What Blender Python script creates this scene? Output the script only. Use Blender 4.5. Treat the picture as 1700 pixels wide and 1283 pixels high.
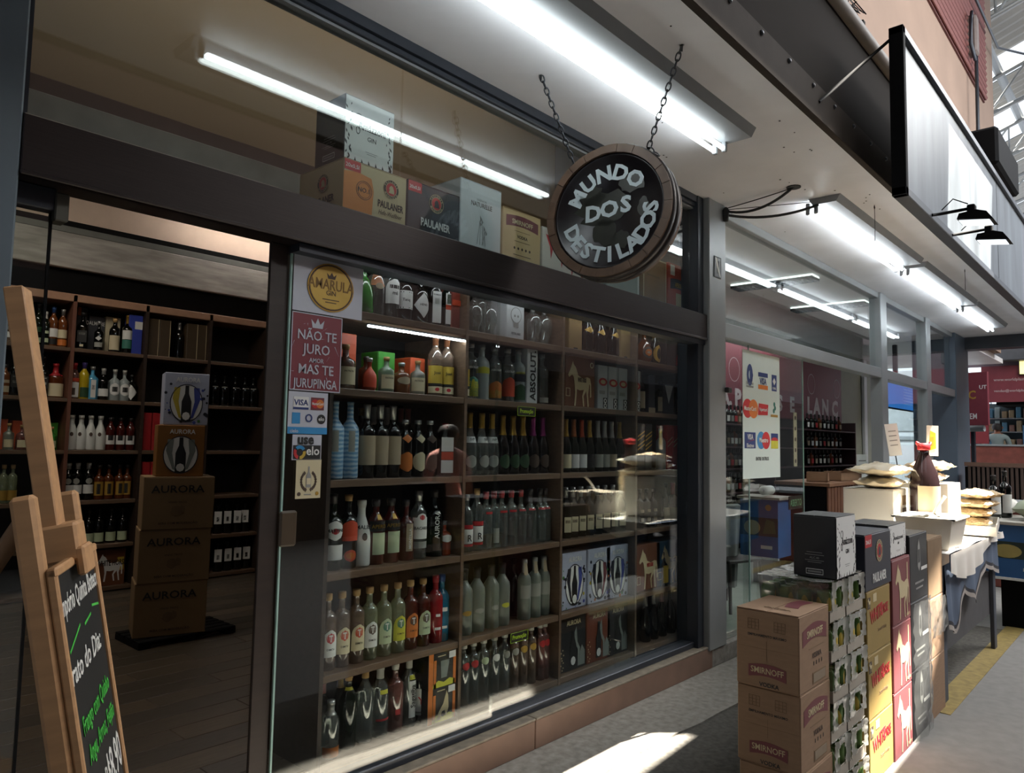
import bpy, bmesh, math, random
from mathutils import Vector, Matrix, Euler
random.seed(7)
for o in list(bpy.data.objects):
    bpy.data.objects.remove(o)
SC = bpy.context.scene
COL = SC.collection
PI = math.pi

# ---------------------------------------------------------------- camera, sky, sun, exposure
F_PX = 1220.0
CAM = Vector((0.0, -2.537, 1.6))
R0 = Vector((0.6685242, -0.74344977, 0.01891674))      # camera right in the world
R1 = Vector((0.06816731, 0.03592845, -0.99702676))     # camera down
R2 = Vector((0.74055966, 0.66782602, 0.07469801))      # camera forward
cam = bpy.data.cameras.new('camera')
cam.sensor_width = 36.0
cam.lens = 36.0 * F_PX / 1700.0
cam.clip_start = 0.05
cam.clip_end = 300
camo = bpy.data.objects.new('camera', cam)
COL.objects.link(camo)
mw = Matrix.Identity(4)
for i in range(3):
    mw[i][0], mw[i][1], mw[i][2], mw[i][3] = R0[i], -R1[i], -R2[i], CAM[i]
camo.matrix_world = mw
SC.camera = camo

wd = bpy.data.worlds.new('world')
SC.world = wd
wd.use_nodes = True
bg = wd.node_tree.nodes['Background']
bg.inputs[0].default_value = (0.80, 0.88, 1.0, 1)
bg.inputs[1].default_value = 1.5

SUN_DX, SUN_DY = -0.20, 0.25        # drift of a sunbeam per metre of fall
sun = bpy.data.lights.new('sun', 'SUN')
sun.energy = 60.0
sun.angle = math.radians(0.35)
sun.color = (1.0, 0.93, 0.82)
suno = bpy.data.objects.new('sun', sun)
COL.objects.link(suno)
suno.rotation_euler = Vector((SUN_DX, SUN_DY, -1)).to_track_quat('-Z', 'Y').to_euler()


def area(name, loc, target, sx, sy, power, color):
    l = bpy.data.lights.new(name, 'AREA')
    l.shape = 'RECTANGLE'
    l.size, l.size_y = sx, sy
    l.energy = power
    l.color = color
    o = bpy.data.objects.new(name, l)
    COL.objects.link(o)
    o.location = loc
    o.rotation_euler = (Vector(target) - Vector(loc)).to_track_quat('-Z', 'Y').to_euler()
    return o


# unseen fill lights added to stand in for daylight, and the lamps of the shops
area('fill_light_near', (5.0, -4.6, 9.5), (4.0, -1.2, 0), 9, 2.4, 130, (1.0, 0.98, 0.95))
area('fill_light_side', (8.0, -7.2, 7.6), (6.0, 0, 0.6), 15, 1.4, 900, (1.0, 0.98, 0.95))  # added fill from across the passage, brightens the window shelves
area('fill_light_far', (13.0, -4.6, 9.5), (13.0, -1.6, 0), 10, 2.4, 460, (0.93, 0.96, 1.0))
area('loft_lamp', (2.6, 0.85, 4.8), (2.6, 1.5, 3.6), 3.5, 0.4, 11, (1.0, 0.88, 0.72))
area('shop_lamp', (1.2, 3.0, 4.1), (1.9, 3.6, 0), 2.0, 0.5, 26, (1.0, 0.90, 0.76))
area('fill_light_hall', (21.5, 5.5, 6.2), (27, 5.5, 3.0), 7, 2.5, 900, (0.92, 0.97, 1.0))  # added fill that brightens the street wall as daylight would
area('neighbour_lamp', (9.5, 2.2, 3.3), (9.5, 2.2, 0), 4.0, 1.0, 60, (0.95, 0.98, 1.0))

SC.view_settings.view_transform = 'Standard'
SC.view_settings.look = 'None'
SC.view_settings.exposure = 0.40
SC.view_settings.gamma = 1.0
SC.view_settings.use_curve_mapping = False
cy = SC.cycles
cy.use_denoising = True
cy.max_bounces = 8
cy.diffuse_bounces = 3
cy.glossy_bounces = 4
cy.transmission_bounces = 4
cy.transparent_max_bounces = 28
cy.sample_clamp_indirect = 4.0
cy.caustics_reflective = False
cy.caustics_refractive = False

# ---------------------------------------------------------------- helpers


def lin(h):
    if isinstance(h, str):
        h = h.lstrip('#')
        c = [int(h[i:i + 2], 16) / 255 for i in (0, 2, 4)]
        c = [x / 12.92 if x <= 0.04045 else ((x + 0.055) / 1.055) ** 2.4 for x in c]
        return (*c, 1.0)
    return (*h[:3], 1.0)


MATS = {}


def mat(name, col, rough=0.6, metal=0.0, spec=0.5, var=0.12, scale=8.0, bump=0.0, emit=0.0, col2=None, stretch=None):
    """procedural principled material: colour broken up by object-space noise, optional bump"""
    if name in MATS:
        return MATS[name]
    m = bpy.data.materials.new(name)
    m.use_nodes = True
    nt = m.node_tree
    b = nt.nodes['Principled BSDF']
    b.inputs['Roughness'].default_value = rough
    b.inputs['Metallic'].default_value = metal
    b.inputs['Specular IOR Level'].default_value = spec
    c = lin(col)
    tc = nt.nodes.new('ShaderNodeTexCoord')
    src = tc.outputs['Object']
    if stretch:
        mp = nt.nodes.new('ShaderNodeMapping')
        mp.inputs['Scale'].default_value = stretch
        nt.links.new(src, mp.inputs['Vector'])
        src = mp.outputs['Vector']
    nz = nt.nodes.new('ShaderNodeTexNoise')
    nz.inputs['Scale'].default_value = scale
    nz.inputs['Detail'].default_value = 5.0
    nt.links.new(src, nz.inputs['Vector'])
    rp = nt.nodes.new('ShaderNodeValToRGB')
    rp.color_ramp.elements[0].position = 0.3
    rp.color_ramp.elements[1].position = 0.7
    d = lin(col2) if col2 else tuple(x * (1 - var) for x in c[:3]) + (1,)
    rp.color_ramp.elements[0].color = d
    rp.color_ramp.elements[1].color = c if col2 else tuple(min(1, x * (1 + var * 0.5)) for x in c[:3]) + (1,)
    nt.links.new(nz.outputs['Fac'], rp.inputs['Fac'])
    nt.links.new(rp.outputs['Color'], b.inputs['Base Color'])
    if bump:
        bp = nt.nodes.new('ShaderNodeBump')
        bp.inputs['Strength'].default_value = bump
        bp.inputs['Distance'].default_value = 0.01
        nt.links.new(nz.outputs['Fac'], bp.inputs['Height'])
        nt.links.new(bp.outputs['Normal'], b.inputs['Normal'])
    if emit:
        b.inputs['Emission Color'].default_value = c
        b.inputs['Emission Strength'].default_value = emit
    MATS[name] = m
    return m


def glass(name, tint=(0.93, 0.96, 0.95), body=0.0, bodycol=(0.8, 0.85, 0.85), rough=0.0, gloss=1.0, base=0.04):
    """thin clear glass: see-through, mirror-like towards grazing angles, optionally a little milky"""
    if name in MATS:
        return MATS[name]
    m = bpy.data.materials.new(name)
    m.use_nodes = True
    nt = m.node_tree
    nt.nodes.remove(nt.nodes['Principled BSDF'])
    out = nt.nodes['Material Output']
    tr = nt.nodes.new('ShaderNodeBsdfTransparent')
    tr.inputs[0].default_value = (*tint, 1)
    gl = nt.nodes.new('ShaderNodeBsdfGlossy')
    gl.inputs['Roughness'].default_value = rough
    gl.inputs['Color'].default_value = (gloss, gloss, gloss, 1)
    lw = nt.nodes.new('ShaderNodeLayerWeight')
    lw.inputs['Blend'].default_value = 0.5
    pw = nt.nodes.new('ShaderNodeMath')
    pw.operation = 'POWER'
    pw.inputs[1].default_value = 5.0
    nt.links.new(lw.outputs['Facing'], pw.inputs[0])
    ma = nt.nodes.new('ShaderNodeMath')
    ma.operation = 'MULTIPLY_ADD'
    ma.inputs[1].default_value = 1 - base
    ma.inputs[2].default_value = base
    nt.links.new(pw.outputs[0], ma.inputs[0])
    base_sh = tr.outputs[0]
    if body:
        df = nt.nodes.new('ShaderNodeBsdfDiffuse')
        df.inputs[0].default_value = (*bodycol, 1)
        mb = nt.nodes.new('ShaderNodeMixShader')
        mb.inputs[0].default_value = body
        nt.links.new(tr.outputs[0], mb.inputs[1])
        nt.links.new(df.outputs[0], mb.inputs[2])
        base_sh = mb.outputs[0]
    mx = nt.nodes.new('ShaderNodeMixShader')
    nt.links.new(ma.outputs[0], mx.inputs[0])
    nt.links.new(base_sh, mx.inputs[1])
    nt.links.new(gl.outputs[0], mx.inputs[2])
    nt.links.new(mx.outputs[0], out.inputs[0])
    MATS[name] = m
    return m


class MB:
    """collects boxes, prisms, lathes and tubes, then links them as ONE mesh object"""

    def __init__(s):
        s.v, s.f, s.mi, s.sm = [], [], [], []

    def add(s, v, f, mi=0, smooth=False):
        n = len(s.v)
        s.v += [tuple(p) for p in v]
        for q in f:
            s.f.append([i + n for i in q])
            s.mi.append(mi)
            s.sm.append(smooth)
        return s

    def box(s, x0, x1, y0, y1, z0, z1, mi=0, bev=0.0):
        if bev:
            b = min(bev, (x1 - x0) / 3, (y1 - y0) / 3, (z1 - z0) / 3)
            bm = bmesh.new()
            bmesh.ops.create_cube(bm, size=1)
            for q in bm.verts:
                q.co = ((x0 + x1) / 2 + q.co.x * (x1 - x0), (y0 + y1) / 2 + q.co.y * (y1 - y0), (z0 + z1) / 2 + q.co.z * (z1 - z0))
            bmesh.ops.bevel(bm, geom=bm.edges[:], offset=b, segments=1, affect='EDGES')
            bm.verts.index_update()
            s.add([q.co[:] for q in bm.verts], [[q.index for q in f.verts] for f in bm.faces], mi)
            bm.free()
            return s
        v = [(x, y, z) for z in (z0, z1) for y in (y0, y1) for x in (x0, x1)]
        return s.add(v, [(0, 2, 3, 1), (4, 5, 7, 6), (0, 1, 5, 4), (2, 6, 7, 3), (0, 4, 6, 2), (1, 3, 7, 5)], mi)

    def prism(s, pts, t0, t1, axis='z', mi=0):
        """polygon pts (u,v) extruded from t0 to t1 along the axis"""
        n = len(pts)
        a = sum(pts[i][0] * pts[(i + 1) % n][1] - pts[(i + 1) % n][0] * pts[i][1] for i in range(n))
        if a < 0:
            pts = pts[::-1]

        def m(p, t):
            return {'z': (p[0], p[1], t), 'y': (p[0], -t, p[1]), 'x': (t, p[0], p[1])}[axis]
        v = [m(p, t0) for p in pts] + [m(p, t1) for p in pts]
        f = [list(range(n))[::-1], list(range(n, 2 * n))] + [(i, (i + 1) % n, n + (i + 1) % n, n + i) for i in range(n)]
        return s.add(v, f, mi)

    def lathe(s, prof, n=14, c=(0, 0, 0), mi=0, smooth=True, sq=0.0, caps=True):
        """profile of (radius, z); sq > 0 squares the section (exponent)"""
        v, f = [], []
        for j, p in enumerate(prof):
            r, z = p[0], p[1]
            e = (p[2] if len(p) > 2 else sq)
            for i in range(n):
                a = 2 * PI * i / n
                ca, sa = math.cos(a), math.sin(a)
                k = 1.0
                if e:
                    k = 1.0 / (abs(ca) ** e + abs(sa) ** e) ** (1.0 / e)
                v.append((c[0] + r * k * ca, c[1] + r * k * sa, c[2] + z))
        for j in range(len(prof) - 1):
            for i in range(n):
                f.append((j * n + i, j * n + (i + 1) % n, (j + 1) * n + (i + 1) % n, (j + 1) * n + i))
        if caps:
            f.append(tuple(range(n))[::-1])
            f.append(tuple(range((len(prof) - 1) * n, len(prof) * n)))
        return s.add(v, f, mi, smooth)

    def tube(s, pts, r, n=8, mi=0, closed=False, smooth=True):
        pts = [Vector(p) for p in pts]
        m = len(pts)
        v, f = [], []
        up = Vector((0.13, 0.21, 0.97))
        for i, p in enumerate(pts):
            a = pts[(i - 1) % m] if (closed or i) else p
            b = pts[(i + 1) % m] if (closed or i < m - 1) else p
            d = (b - a).normalized()
            u = d.cross(up)
            if u.length < 0.05:
                u = d.cross(Vector((1, 0, 0)))
            u.normalize()
            w = d.cross(u)
            rr = r[i] if isinstance(r, (list, tuple)) else r
            for k in range(n):
                t = 2 * PI * k / n
                v.append(p + u * rr * math.cos(t) + w * rr * math.sin(t))
        q = m if closed else m - 1
        for i in range(q):
            for k in range(n):
                f.append((i * n + k, i * n + (k + 1) % n, ((i + 1) % m) * n + (k + 1) % n, ((i + 1) % m) * n + k))
        if not closed:
            f.append(tuple(range(n)))
            f.append(tuple(range((m - 1) * n, m * n))[::-1])
        return s.add(v, f, mi, smooth)

    def sheet(s, fn, nu, nv, mi=0, smooth=True, thick=0.0):
        """grid surface fn(u,v) for u,v in 0..1, with an underside when thick"""
        v = [fn(i / nu, j / nv) for j in range(nv + 1) for i in range(nu + 1)]
        f = [(j * (nu + 1) + i, j * (nu + 1) + i + 1, (j + 1) * (nu + 1) + i + 1, (j + 1) * (nu + 1) + i) for j in range(nv) for i in range(nu)]
        return s.add(v, f, mi, smooth)

    def mesh(s, name, mats):
        me = bpy.data.meshes.new(name)
        me.from_pydata(s.v, [], s.f)
        for m in (mats if isinstance(mats, (list, tuple)) else [mats]):
            me.materials.append(m)
        me.polygons.foreach_set('material_index', s.mi)
        me.polygons.foreach_set('use_smooth', s.sm)
        me.update()
        return me

    def build(s, name, mats, parent=None, loc=None, rot=None, M=None):
        return link(name, s.mesh(name, mats), parent, loc, rot, M)


def link(name, data, parent=None, loc=None, rot=None, M=None):
    o = bpy.data.objects.new(name, data)
    COL.objects.link(o)
    if parent is not None:
        o.parent = parent
    if M is not None:
        o.matrix_local = M
    if loc is not None:
        o.location = loc
    if rot is not None:
        o.rotation_euler = rot
    return o


USED = {}


def tag(o, label, cat, group=None, kind=None, shared=False):
    o['label'] = label
    o['category'] = cat
    if group:
        o['group'] = group
    if kind:
        o['kind'] = kind
    n = len(label.split())
    if not 4 <= n <= 16:
        print("LABEL LENGTH", n, label)
    if label in USED and not shared:
        print('LABEL TWICE', label)
    USED[label] = 1
    return o


def struct(o):
    o['kind'] = 'structure'
    return o


def thing(name, label, cat, loc=(0, 0, 0), rot=(0, 0, 0), group=None):
    o = link(name, None, None, loc, rot)
    return tag(o, label, cat, group)


def kids(o):
    return [c for c in KID.get(o.name, [])]


def copy_tree(o, parent=None):
    """a thing with its parts and their sub-parts, sharing mesh data"""
    c = o.copy()
    COL.objects.link(c)
    if parent is not None:
        c.parent = parent
    for ch in list(o.children):
        copy_tree(ch, c)
    return c


ORD = ('first second third fourth fifth sixth seventh eighth ninth tenth eleventh twelfth thirteenth fourteenth fifteenth sixteenth '
       'seventeenth eighteenth nineteenth twentieth twenty-first twenty-second twenty-third twenty-fourth twenty-fifth twenty-sixth '
       'twenty-seventh twenty-eighth twenty-ninth thirtieth thirty-first thirty-second thirty-third thirty-fourth thirty-fifth').split()


def xat(px, y, z):
    """world X of the point at depth y and height z that the camera sees at column px"""
    u = (px - 850.0) / F_PX
    dy, dz = y - CAM.y, z - CAM.z
    return -((R0.y - u * R2.y) * dy + (R0.z - u * R2.z) * dz) / (R0.x - u * R2.x)


TXT = {}


def text_mesh(s, m, bold=0.0, align='CENTER', shear=0.0, bend=0.0, size=1.0, spacing=1.0):
    key = (s, m.name, bold, align, shear, round(bend, 4), round(size, 4), spacing)
    if key in TXT:
        return TXT[key]
    cu = bpy.data.curves.new('lettering', 'FONT')
    cu.body = s
    cu.align_x = align
    cu.size = 1.0
    cu.offset = bold
    cu.shear = shear
    cu.extrude = 0.012
    cu.resolution_u = 2
    cu.space_character = spacing
    o = bpy.data.objects.new('lettering', cu)
    COL.objects.link(o)
    dg = bpy.context.evaluated_depsgraph_get()
    me = bpy.data.meshes.new_from_object(o.evaluated_get(dg))
    bpy.data.objects.remove(o)
    bpy.data.curves.remove(cu)
    for v in me.vertices:
        x, y, z = v.co.x * size, v.co.y * size, v.co.z * min(size, 0.05)
        if bend:
            a = x / bend
            v.co = ((bend + z) * math.sin(a), -(bend + z) * math.cos(a), y)
        else:
            v.co = (x, y, z)
    me.materials.clear()
    me.materials.append(m)
    me.name = 'lettering'
    TXT[key] = me
    return me


FRONT = Matrix(((1, 0, 0, 0), (0, 0, -1, 0), (0, 1, 0, 0), (0, 0, 0, 1)))        # (u,v,out) -> (x,-y,z)
LEFT = Matrix(((0, 0, -1, 0), (-1, 0, 0, 0), (0, 1, 0, 0), (0, 0, 0, 1)))        # face that looks to -x
TOP = Matrix.Identity(4)


def face(kind, w, d, h):
    """matrix of a box face whose u,v start at its lower left corner; box fills 0..w, 0..d, 0..h"""
    if kind == 'front':
        return Matrix.Translation((0, 0, 0)) @ FRONT
    if kind == 'left':
        return Matrix.Translation((0, d, 0)) @ LEFT
    return Matrix.Translation((0, 0, h)) @ TOP


def write(s, parent, Mf, u, v, size, m, bold=0.0, align='CENTER', rot=0.0, out=0.0015, shear=0.0, sx=1.0, name='lettering', spacing=1.0):
    me = text_mesh(s, m, bold, align, shear, 0.0, size, spacing)
    M = Mf @ Matrix.Translation((u, v, out)) @ Matrix.Rotation(rot, 4, 'Z') @ Matrix.Diagonal((sx, 1, 1, 1))
    return link(name, me, parent, M=M)


def patch(name, pts, parent, Mf, m, out=0.0008, t=0.0006):
    mb = MB().prism(pts, out, out + t)
    return mb.build(name, m, parent, M=Mf)


def rect(u0, v0, u1, v1):
    return [(u0, v0), (u1, v0), (u1, v1), (u0, v1)]


def disc(cu, cv, r, n=20, ry=None):
    ry = ry or r
    return [(cu + r * math.cos(2 * PI * i / n), cv + ry * math.sin(2 * PI * i / n)) for i in range(n)]


def ring(name, cu, cv, r0, r1, parent, Mf, m, out=0.001, n=24, ry=1.0):
    v, f = [], []
    for i in range(n):
        a = 2 * PI * i / n
        for r in (r0, r1):
            for z in (out, out + 0.0008):
                v.append((cu + r * math.cos(a), cv + ry * r * math.sin(a), z))
    for i in range(n):
        a, b = i * 4, ((i + 1) % n) * 4
        f += [(a + 1, a + 3, b + 3, b + 1), (a, b, b + 2, a + 2), (a + 2, b + 2, b + 3, a + 3), (a, a + 1, b + 1, b)]
    return MB().add(v, f).build(name, m, parent, M=Mf)


# ---------------------------------------------------------------- materials
M_CEIL = mat('white_ceiling_paint', '#e9e9ec', 0.45, spec=0.5, var=0.08, scale=2.5, bump=0.03)
M_STEEL = mat('grey_painted_steel', '#858889', 0.42, 0.25, var=0.1, scale=3)
M_STEELD = mat('dark_blue_grey_steel', '#343941', 0.4, 0.3, var=0.15, scale=3)
M_ALU = mat('light_grey_aluminium', '#9aa0a3', 0.38, 0.3, var=0.06, scale=3)
M_BEAM = mat('brushed_brown_metal', '#373130', 0.34, 0.55, var=0.18, scale=5, stretch=(1, 8, 40), bump=0.02)
M_BROWN = mat('dark_brown_board', '#2c211c', 0.55, var=0.25, scale=6, stretch=(1, 1, 6))
M_SHELF = mat('brown_shelf_wood', '#66503f', 0.5, var=0.22, scale=5, stretch=(1, 6, 12), bump=0.02)
M_SHELFD = mat('dark_shelf_wood', '#33251d', 0.55, var=0.3, scale=5, stretch=(1, 6, 8))
M_REDWOOD = mat('reddish_wood', '#6d4637', 0.5, var=0.25, scale=5, stretch=(6, 6, 1))
M_TAN = mat('tan_wall_paint', '#8d7c65', 0.75, var=0.06, scale=1.5)
M_BLACK = mat('matt_black', '#0c0c0d', 0.8, spec=0.15, var=0.2)
M_CONC = mat('worn_concrete', '#8f8a82', 0.85, var=0.3, scale=22, bump=0.35)
M_CONCD = mat('dark_rough_concrete', '#55524c', 0.9, var=0.4, scale=30, bump=0.6)
M_ROAD = mat('grey_passage_floor', '#7d7b78', 0.75, var=0.12, scale=14, bump=0.12)
M_YELLOW = mat('yellow_floor_paint', '#8f7c46', 0.75, var=0.3, scale=18)
M_SILLF = mat('terracotta_sill_paint', '#7c6253', 0.55, var=0.15, scale=6)
M_SILLT = mat('worn_sill_top', '#857b6c', 0.7, var=0.3, scale=20, bump=0.15)
M_PEACH = mat('peach_wall_plaster', '#8f7868', 0.85, var=0.12, scale=1.2, bump=0.03)
M_REDLAT = mat('red_lattice_paint', '#6b403d', 0.7, var=0.12)
M_WHITE = mat('white_paper', '#dfe2df', 0.6, var=0.03)
M_TUBE = mat('fluorescent_tube_glow', (0.90, 0.97, 1.0), 0.4, emit=13.0)
M_LED = mat('led_strip_glow', (0.85, 0.95, 1.0), 0.4, emit=5.0)
M_ENAMEL = mat('white_enamel_housing', '#85888c', 0.35, var=0.05)
M_CHAIN = mat('chain_steel', '#45474b', 0.35, 0.8, var=0.3)
M_KRAFT = mat('kraft_cardboard', '#92755c', 0.8, var=0.1, scale=12, stretch=(1, 1, 5))
M_KRAFTD = mat('dim_kraft_cardboard', '#7d654a', 0.8, var=0.1, scale=12)
M_INK = mat('black_ink', '#151414', 0.6)
M_CREAM = mat('cream_label', '#cfc3a2', 0.6, var=0.06)
M_PANE = glass('window_glass', base=0.06)
M_WOODP = mat('pale_pine', '#b98d62', 0.55, var=0.16, scale=5, stretch=(8, 8, 1), bump=0.02)
# ---------------------------------------------------------------- the setting: floors
def S(name, mb, m, parent=None):
    o = mb.build(name, m, parent)
    if parent is None:
        o['kind'] = 'structure'
    return o


S('floor', MB().box(-6, 40, -9, -1.36, -0.1, 0), M_ROAD)
rnd = random.Random(3)
edge = [(-4 + i * 0.25, -0.43 + rnd.uniform(-0.012, 0.012) + 0.02 * math.sin(i * 0.7)) for i in range(49)]
S('floor', MB().prism([(-4, 0.02)] + edge + [(8, 0.02)], -0.1, 0.0), M_CONC)
S('floor', MB().prism([(-4, -1.37)] + [(x, y - 0.012) for x, y in edge] + [(8, -1.37)], -0.1, -0.004), M_CONCD)
S('floor', MB().box(8, 40, -1.36, 12, -0.1, -0.002), M_ROAD)
S('trim_1', MB().box(5.2, 26, -1.47, -1.33, 0.0, 0.004), M_YELLOW)

# shop floor of dark planks, each plank a piece of its own
fl = S('floor', MB().box(-3, 5.2, 0.12, 5.2, -0.05, 0.152), M_BLACK)
pm = [mat('plank_%s' % i, c, 0.42, var=0.3, scale=4, stretch=(1.5, 14, 1), bump=0.03) for i, c in enumerate(('#4a4034', '#3f372d', '#534738'))]
pmesh = [MB().box(-0.599, 0.599, -0.084, 0.084, 0, 0.018, bev=0.003).mesh('plank', m) for m in pm]
rnd = random.Random(5)
for r in range(29):
    for k in range(7):
        x = -2.3 + k * 1.2 + (r * 0.43) % 1.2
        if -2.4 < x < 4.6:
            link('plank', pmesh[rnd.randrange(3)], fl, (x, 0.22 + r * 0.17, 0.152))

# sill blocks under the window and the kerb of the neighbouring shop
sill = S('trim_2', MB().box(0.55, 5.03, 0.02, 0.16, -0.02, 0.13), M_CONCD)
for x0, x1 in ((0.56, 1.42), (1.425, 3.045), (3.05, 5.03)):
    MB().box(x0, x1, 0.0, 0.13, 0.0, 0.148, bev=0.004).build('sill_block', M_SILLF, sill)
    MB().box(x0, x1, -0.004, 0.13, 0.148, 0.16, bev=0.003).build('sill_cap', M_SILLT, sill)
S('trim_3', MB().box(5.03, 14.2, 0.0, 0.14, 0.0, 0.13, bev=0.006), M_CONC)
S('floor', MB().box(5.25, 14.3, 0.1, 7.0, 0.0, 0.125), mat('pale_green_floor', '#8d958b', 0.5, var=0.1))

# walls of the shop
S('wall_back', MB().box(-3.0, 5.2, 5.1, 5.25, 0, 5.0), mat('warm_white_wall', '#c9b4a2', 0.7, var=0.06))
S('wall_left', MB().box(-3.1, -3.0, 0, 5.2, 0, 5.0), M_BROWN)
S('wall_right', MB().box(5.12, 5.2, 0.2, 5.2, 0, 5.0), M_BROWN)
S('ceiling', MB().box(-3.1, 5.2, 1.7, 5.2, 4.45, 4.55), mat('dark_shop_ceiling', '#2a2522', 0.8))
S('ceiling', MB().box(-3.1, 5.2, 0.12, 1.75, 4.9, 5.0), M_TAN)
S('wall_upper', MB().box(-3.0, 5.2, 1.6, 1.72, 3.1, 4.95), M_TAN)
S('trim_4', MB().box(-3.0, 5.2, 1.55, 1.6, 3.265, 3.355, bev=0.004), mat('dark_brown_rail', '#3f2f29', 0.5))
S('trim_5', MB().box(-3.0, 5.2, 1.52, 1.6, 3.08, 3.262, bev=0.004), mat('zinc_rail', '#80837f', 0.4, 0.4, var=0.2, scale=6))
# ledges on the back wall over the shelving
S('trim_6', MB().box(-3.0, 5.1, 4.86, 5.1, 3.415, 3.475, bev=0.004), mat('grey_ledge', '#6a6c68', 0.5, 0.2))
S('trim_7', MB().box(-3.0, 5.1, 4.88, 5.1, 3.475, 3.53), M_BLACK)
S('trim_8', MB().box(-3.0, 5.1, 4.84, 5.1, 3.09, 3.41, bev=0.006), mat('stained_pale_board', '#a09c96', 0.6, var=0.3, scale=4, stretch=(1, 1, 6)))
S('trim_9', MB().box(-3.0, 5.1, 4.9, 5.1, 2.86, 3.09), M_BLACK)

# canopy over the pavement
S('ceiling', MB().box(-4, 14.3, -1.10, 0.12, 3.45, 3.55), M_CEIL)
S('ceiling', MB().box(5.2, 18.5, 0.12, 5.0, 3.45, 3.55), M_CEIL)
fas = S('trim_10', MB().box(-4, 14.3, -1.13, -1.09, 3.42, 3.62, bev=0.004), mat('dull_fascia_steel', '#3a342f', 0.8, 0.0, spec=0.08))
S('trim_11', MB().box(-4, 14.3, -1.11, -1.07, 3.62, 4.25), mat('brown_grey_fascia_board', '#26211d', 0.85, spec=0.05, var=0.1, scale=2))
S('trim_12', MB().tube([(-4, -1.12, 4.27), (14.3, -1.12, 4.27)], 0.05, 10), mat('dull_gutter', '#6f675f', 0.6))
S('trim_13', MB().box(13.9, 14.2, -2.2, 0.2, 3.25, 3.45), M_STEELD)
bolt = MB().lathe([(0.014, 0), (0.014, 0.008), (0.007, 0.014)], 8).mesh('bolt', M_CHAIN)
for i in range(26):
    link('bolt', bolt, fas, (1.6 + i * 0.34, -1.128, 3.58), (PI / 2, 0, 0))
# old screw holes and a cable hole in the canopy
sp = MB()
rnd = random.Random(9)
for i in range(26):
    x, y = rnd.uniform(1.9, 6.2), rnd.uniform(-0.95, -0.1)
    sp.lathe([(rnd.uniform(0.004, 0.009), 0), (0.004, 0.002)], 6, (x, y, 3.447))
o = sp.build('screw_hole', M_INK, bpy.data.objects['ceiling.002'])
o['kind'] = 'stuff'
MB().prism(disc(5.13, -0.58, 0.05, 12), 3.443, 3.449).build('cable_hole', M_INK, bpy.data.objects['ceiling.002'])

# wall above the canopy with its red louvre, far end corner at x = 17.5
wu = S('wall_front', MB().box(-4, 17.5, 0.0, 0.3, 3.56, 13.0), M_PEACH)
lat = S('window_1', MB().box(8.0, 16.35, -0.03, 0.02, 8.34, 12.6), M_REDLAT)
slat = MB().box(-4.15, 4.15, -0.03, 0.03, -0.03, 0.03, bev=0.008).mesh('slat', mat('red_slat', '#74433e', 0.7))
for i in range(34):
    link('slat', slat, lat, (12.17, -0.05, 8.4 + i * 0.12), (0.5, 0, 0))
S('wall_end', MB().box(17.2, 17.5, 0.3, 9, 4.5, 13.0), M_PEACH)

# shop front: left post, lintel, door post, window frames, pillar
S('trim_14', MB().box(0.1, 0.598, 0.0, 0.18, 0.0, 3.45, bev=0.006), mat('blue_grey_post', '#66727a', 0.45, 0.2, var=0.12, scale=4))
S('trim_15', MB().box(0.6, 0.615, 0.03, 0.18, 2.57, 3.45), M_STEELD)
lint = S('trim_16', MB().box(0.6, 4.955, 0.0, 0.13, 2.372, 2.562, bev=0.004), M_BEAM)
MB().box(0.6, 4.955, -0.006, 0.02, 2.372, 2.386, bev=0.003).build('edge_strip', M_BEAM, lint)
MB().box(1.56, 4.955, 0.02, 0.12, 2.34, 2.372).build('glass_rail', M_STEELD, lint)
MB().box(0.6, 5.1, 0.13, 0.62, 2.54, 2.562, bev=0.003).build('ledge_board', M_BROWN, lint)
S('trim_17', MB().box(1.478, 1.556, 0.092, 0.108, 0.16, 2.372, bev=0.003), M_BROWN)
top = S('trim_18', MB().box(0.6, 4.955, 0.04, 0.16, 3.40, 3.45), M_STEELD)
MB().box(0.6, 4.955, 0.055, 0.15, 3.37, 3.398, bev=0.003).build('groove_strip', M_STEELD, top)
MB().box(0.6, 4.955, 0.07, 0.13, 3.355, 3.368).build('seal_strip', M_STEEL, top)
S('trim_19', MB().box(1.555, 4.955, 0.06, 0.16, 0.16, 0.2, bev=0.004), M_STEELD)
S('trim_20', MB().box(4.87, 4.955, 0.03, 0.2, 0.16, 3.45, bev=0.004), M_STEELD)
S('trim_21', MB().box(4.957, 5.228, -0.015, 0.25, 0.13, 3.45, bev=0.006), M_STEEL)

# glass of the shop front
M_EDGE = mat('pale_glass_edge', '#9fc0b6', 0.15, emit=0.0, spec=0.8)


def pane(name, x0, x1, y, z0, z1, edge=None, em=None):
    o = struct(MB().box(x0, x1, y, y + 0.008, z0, z1).build(name, M_PANE))
    if edge:
        for x in edge:
            MB().box(x - 0.004, x + 0.004, y - 0.001, y + 0.009, z0, z1).build('polished_edge', em or M_EDGE, o)
    return o


pane('window_2', 0.618, 2.112, 0.096, 2.565, 3.36)
pane('window_3', 2.118, 4.868, 0.096, 2.565, 3.36)
d1 = pane('door_1', 1.57, 2.80, 0.082, 0.2, 2.345, edge=(1.566,))
pane('window_4', 2.805, 4.18, 0.104, 0.2, 2.345)
pane('window_5', 3.95, 4.868, 0.116, 0.2, 2.345)
pane('window_6', 0.602, 0.715, 0.096, 0.16, 2.30, edge=(0.715,), em=M_BLACK)
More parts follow.
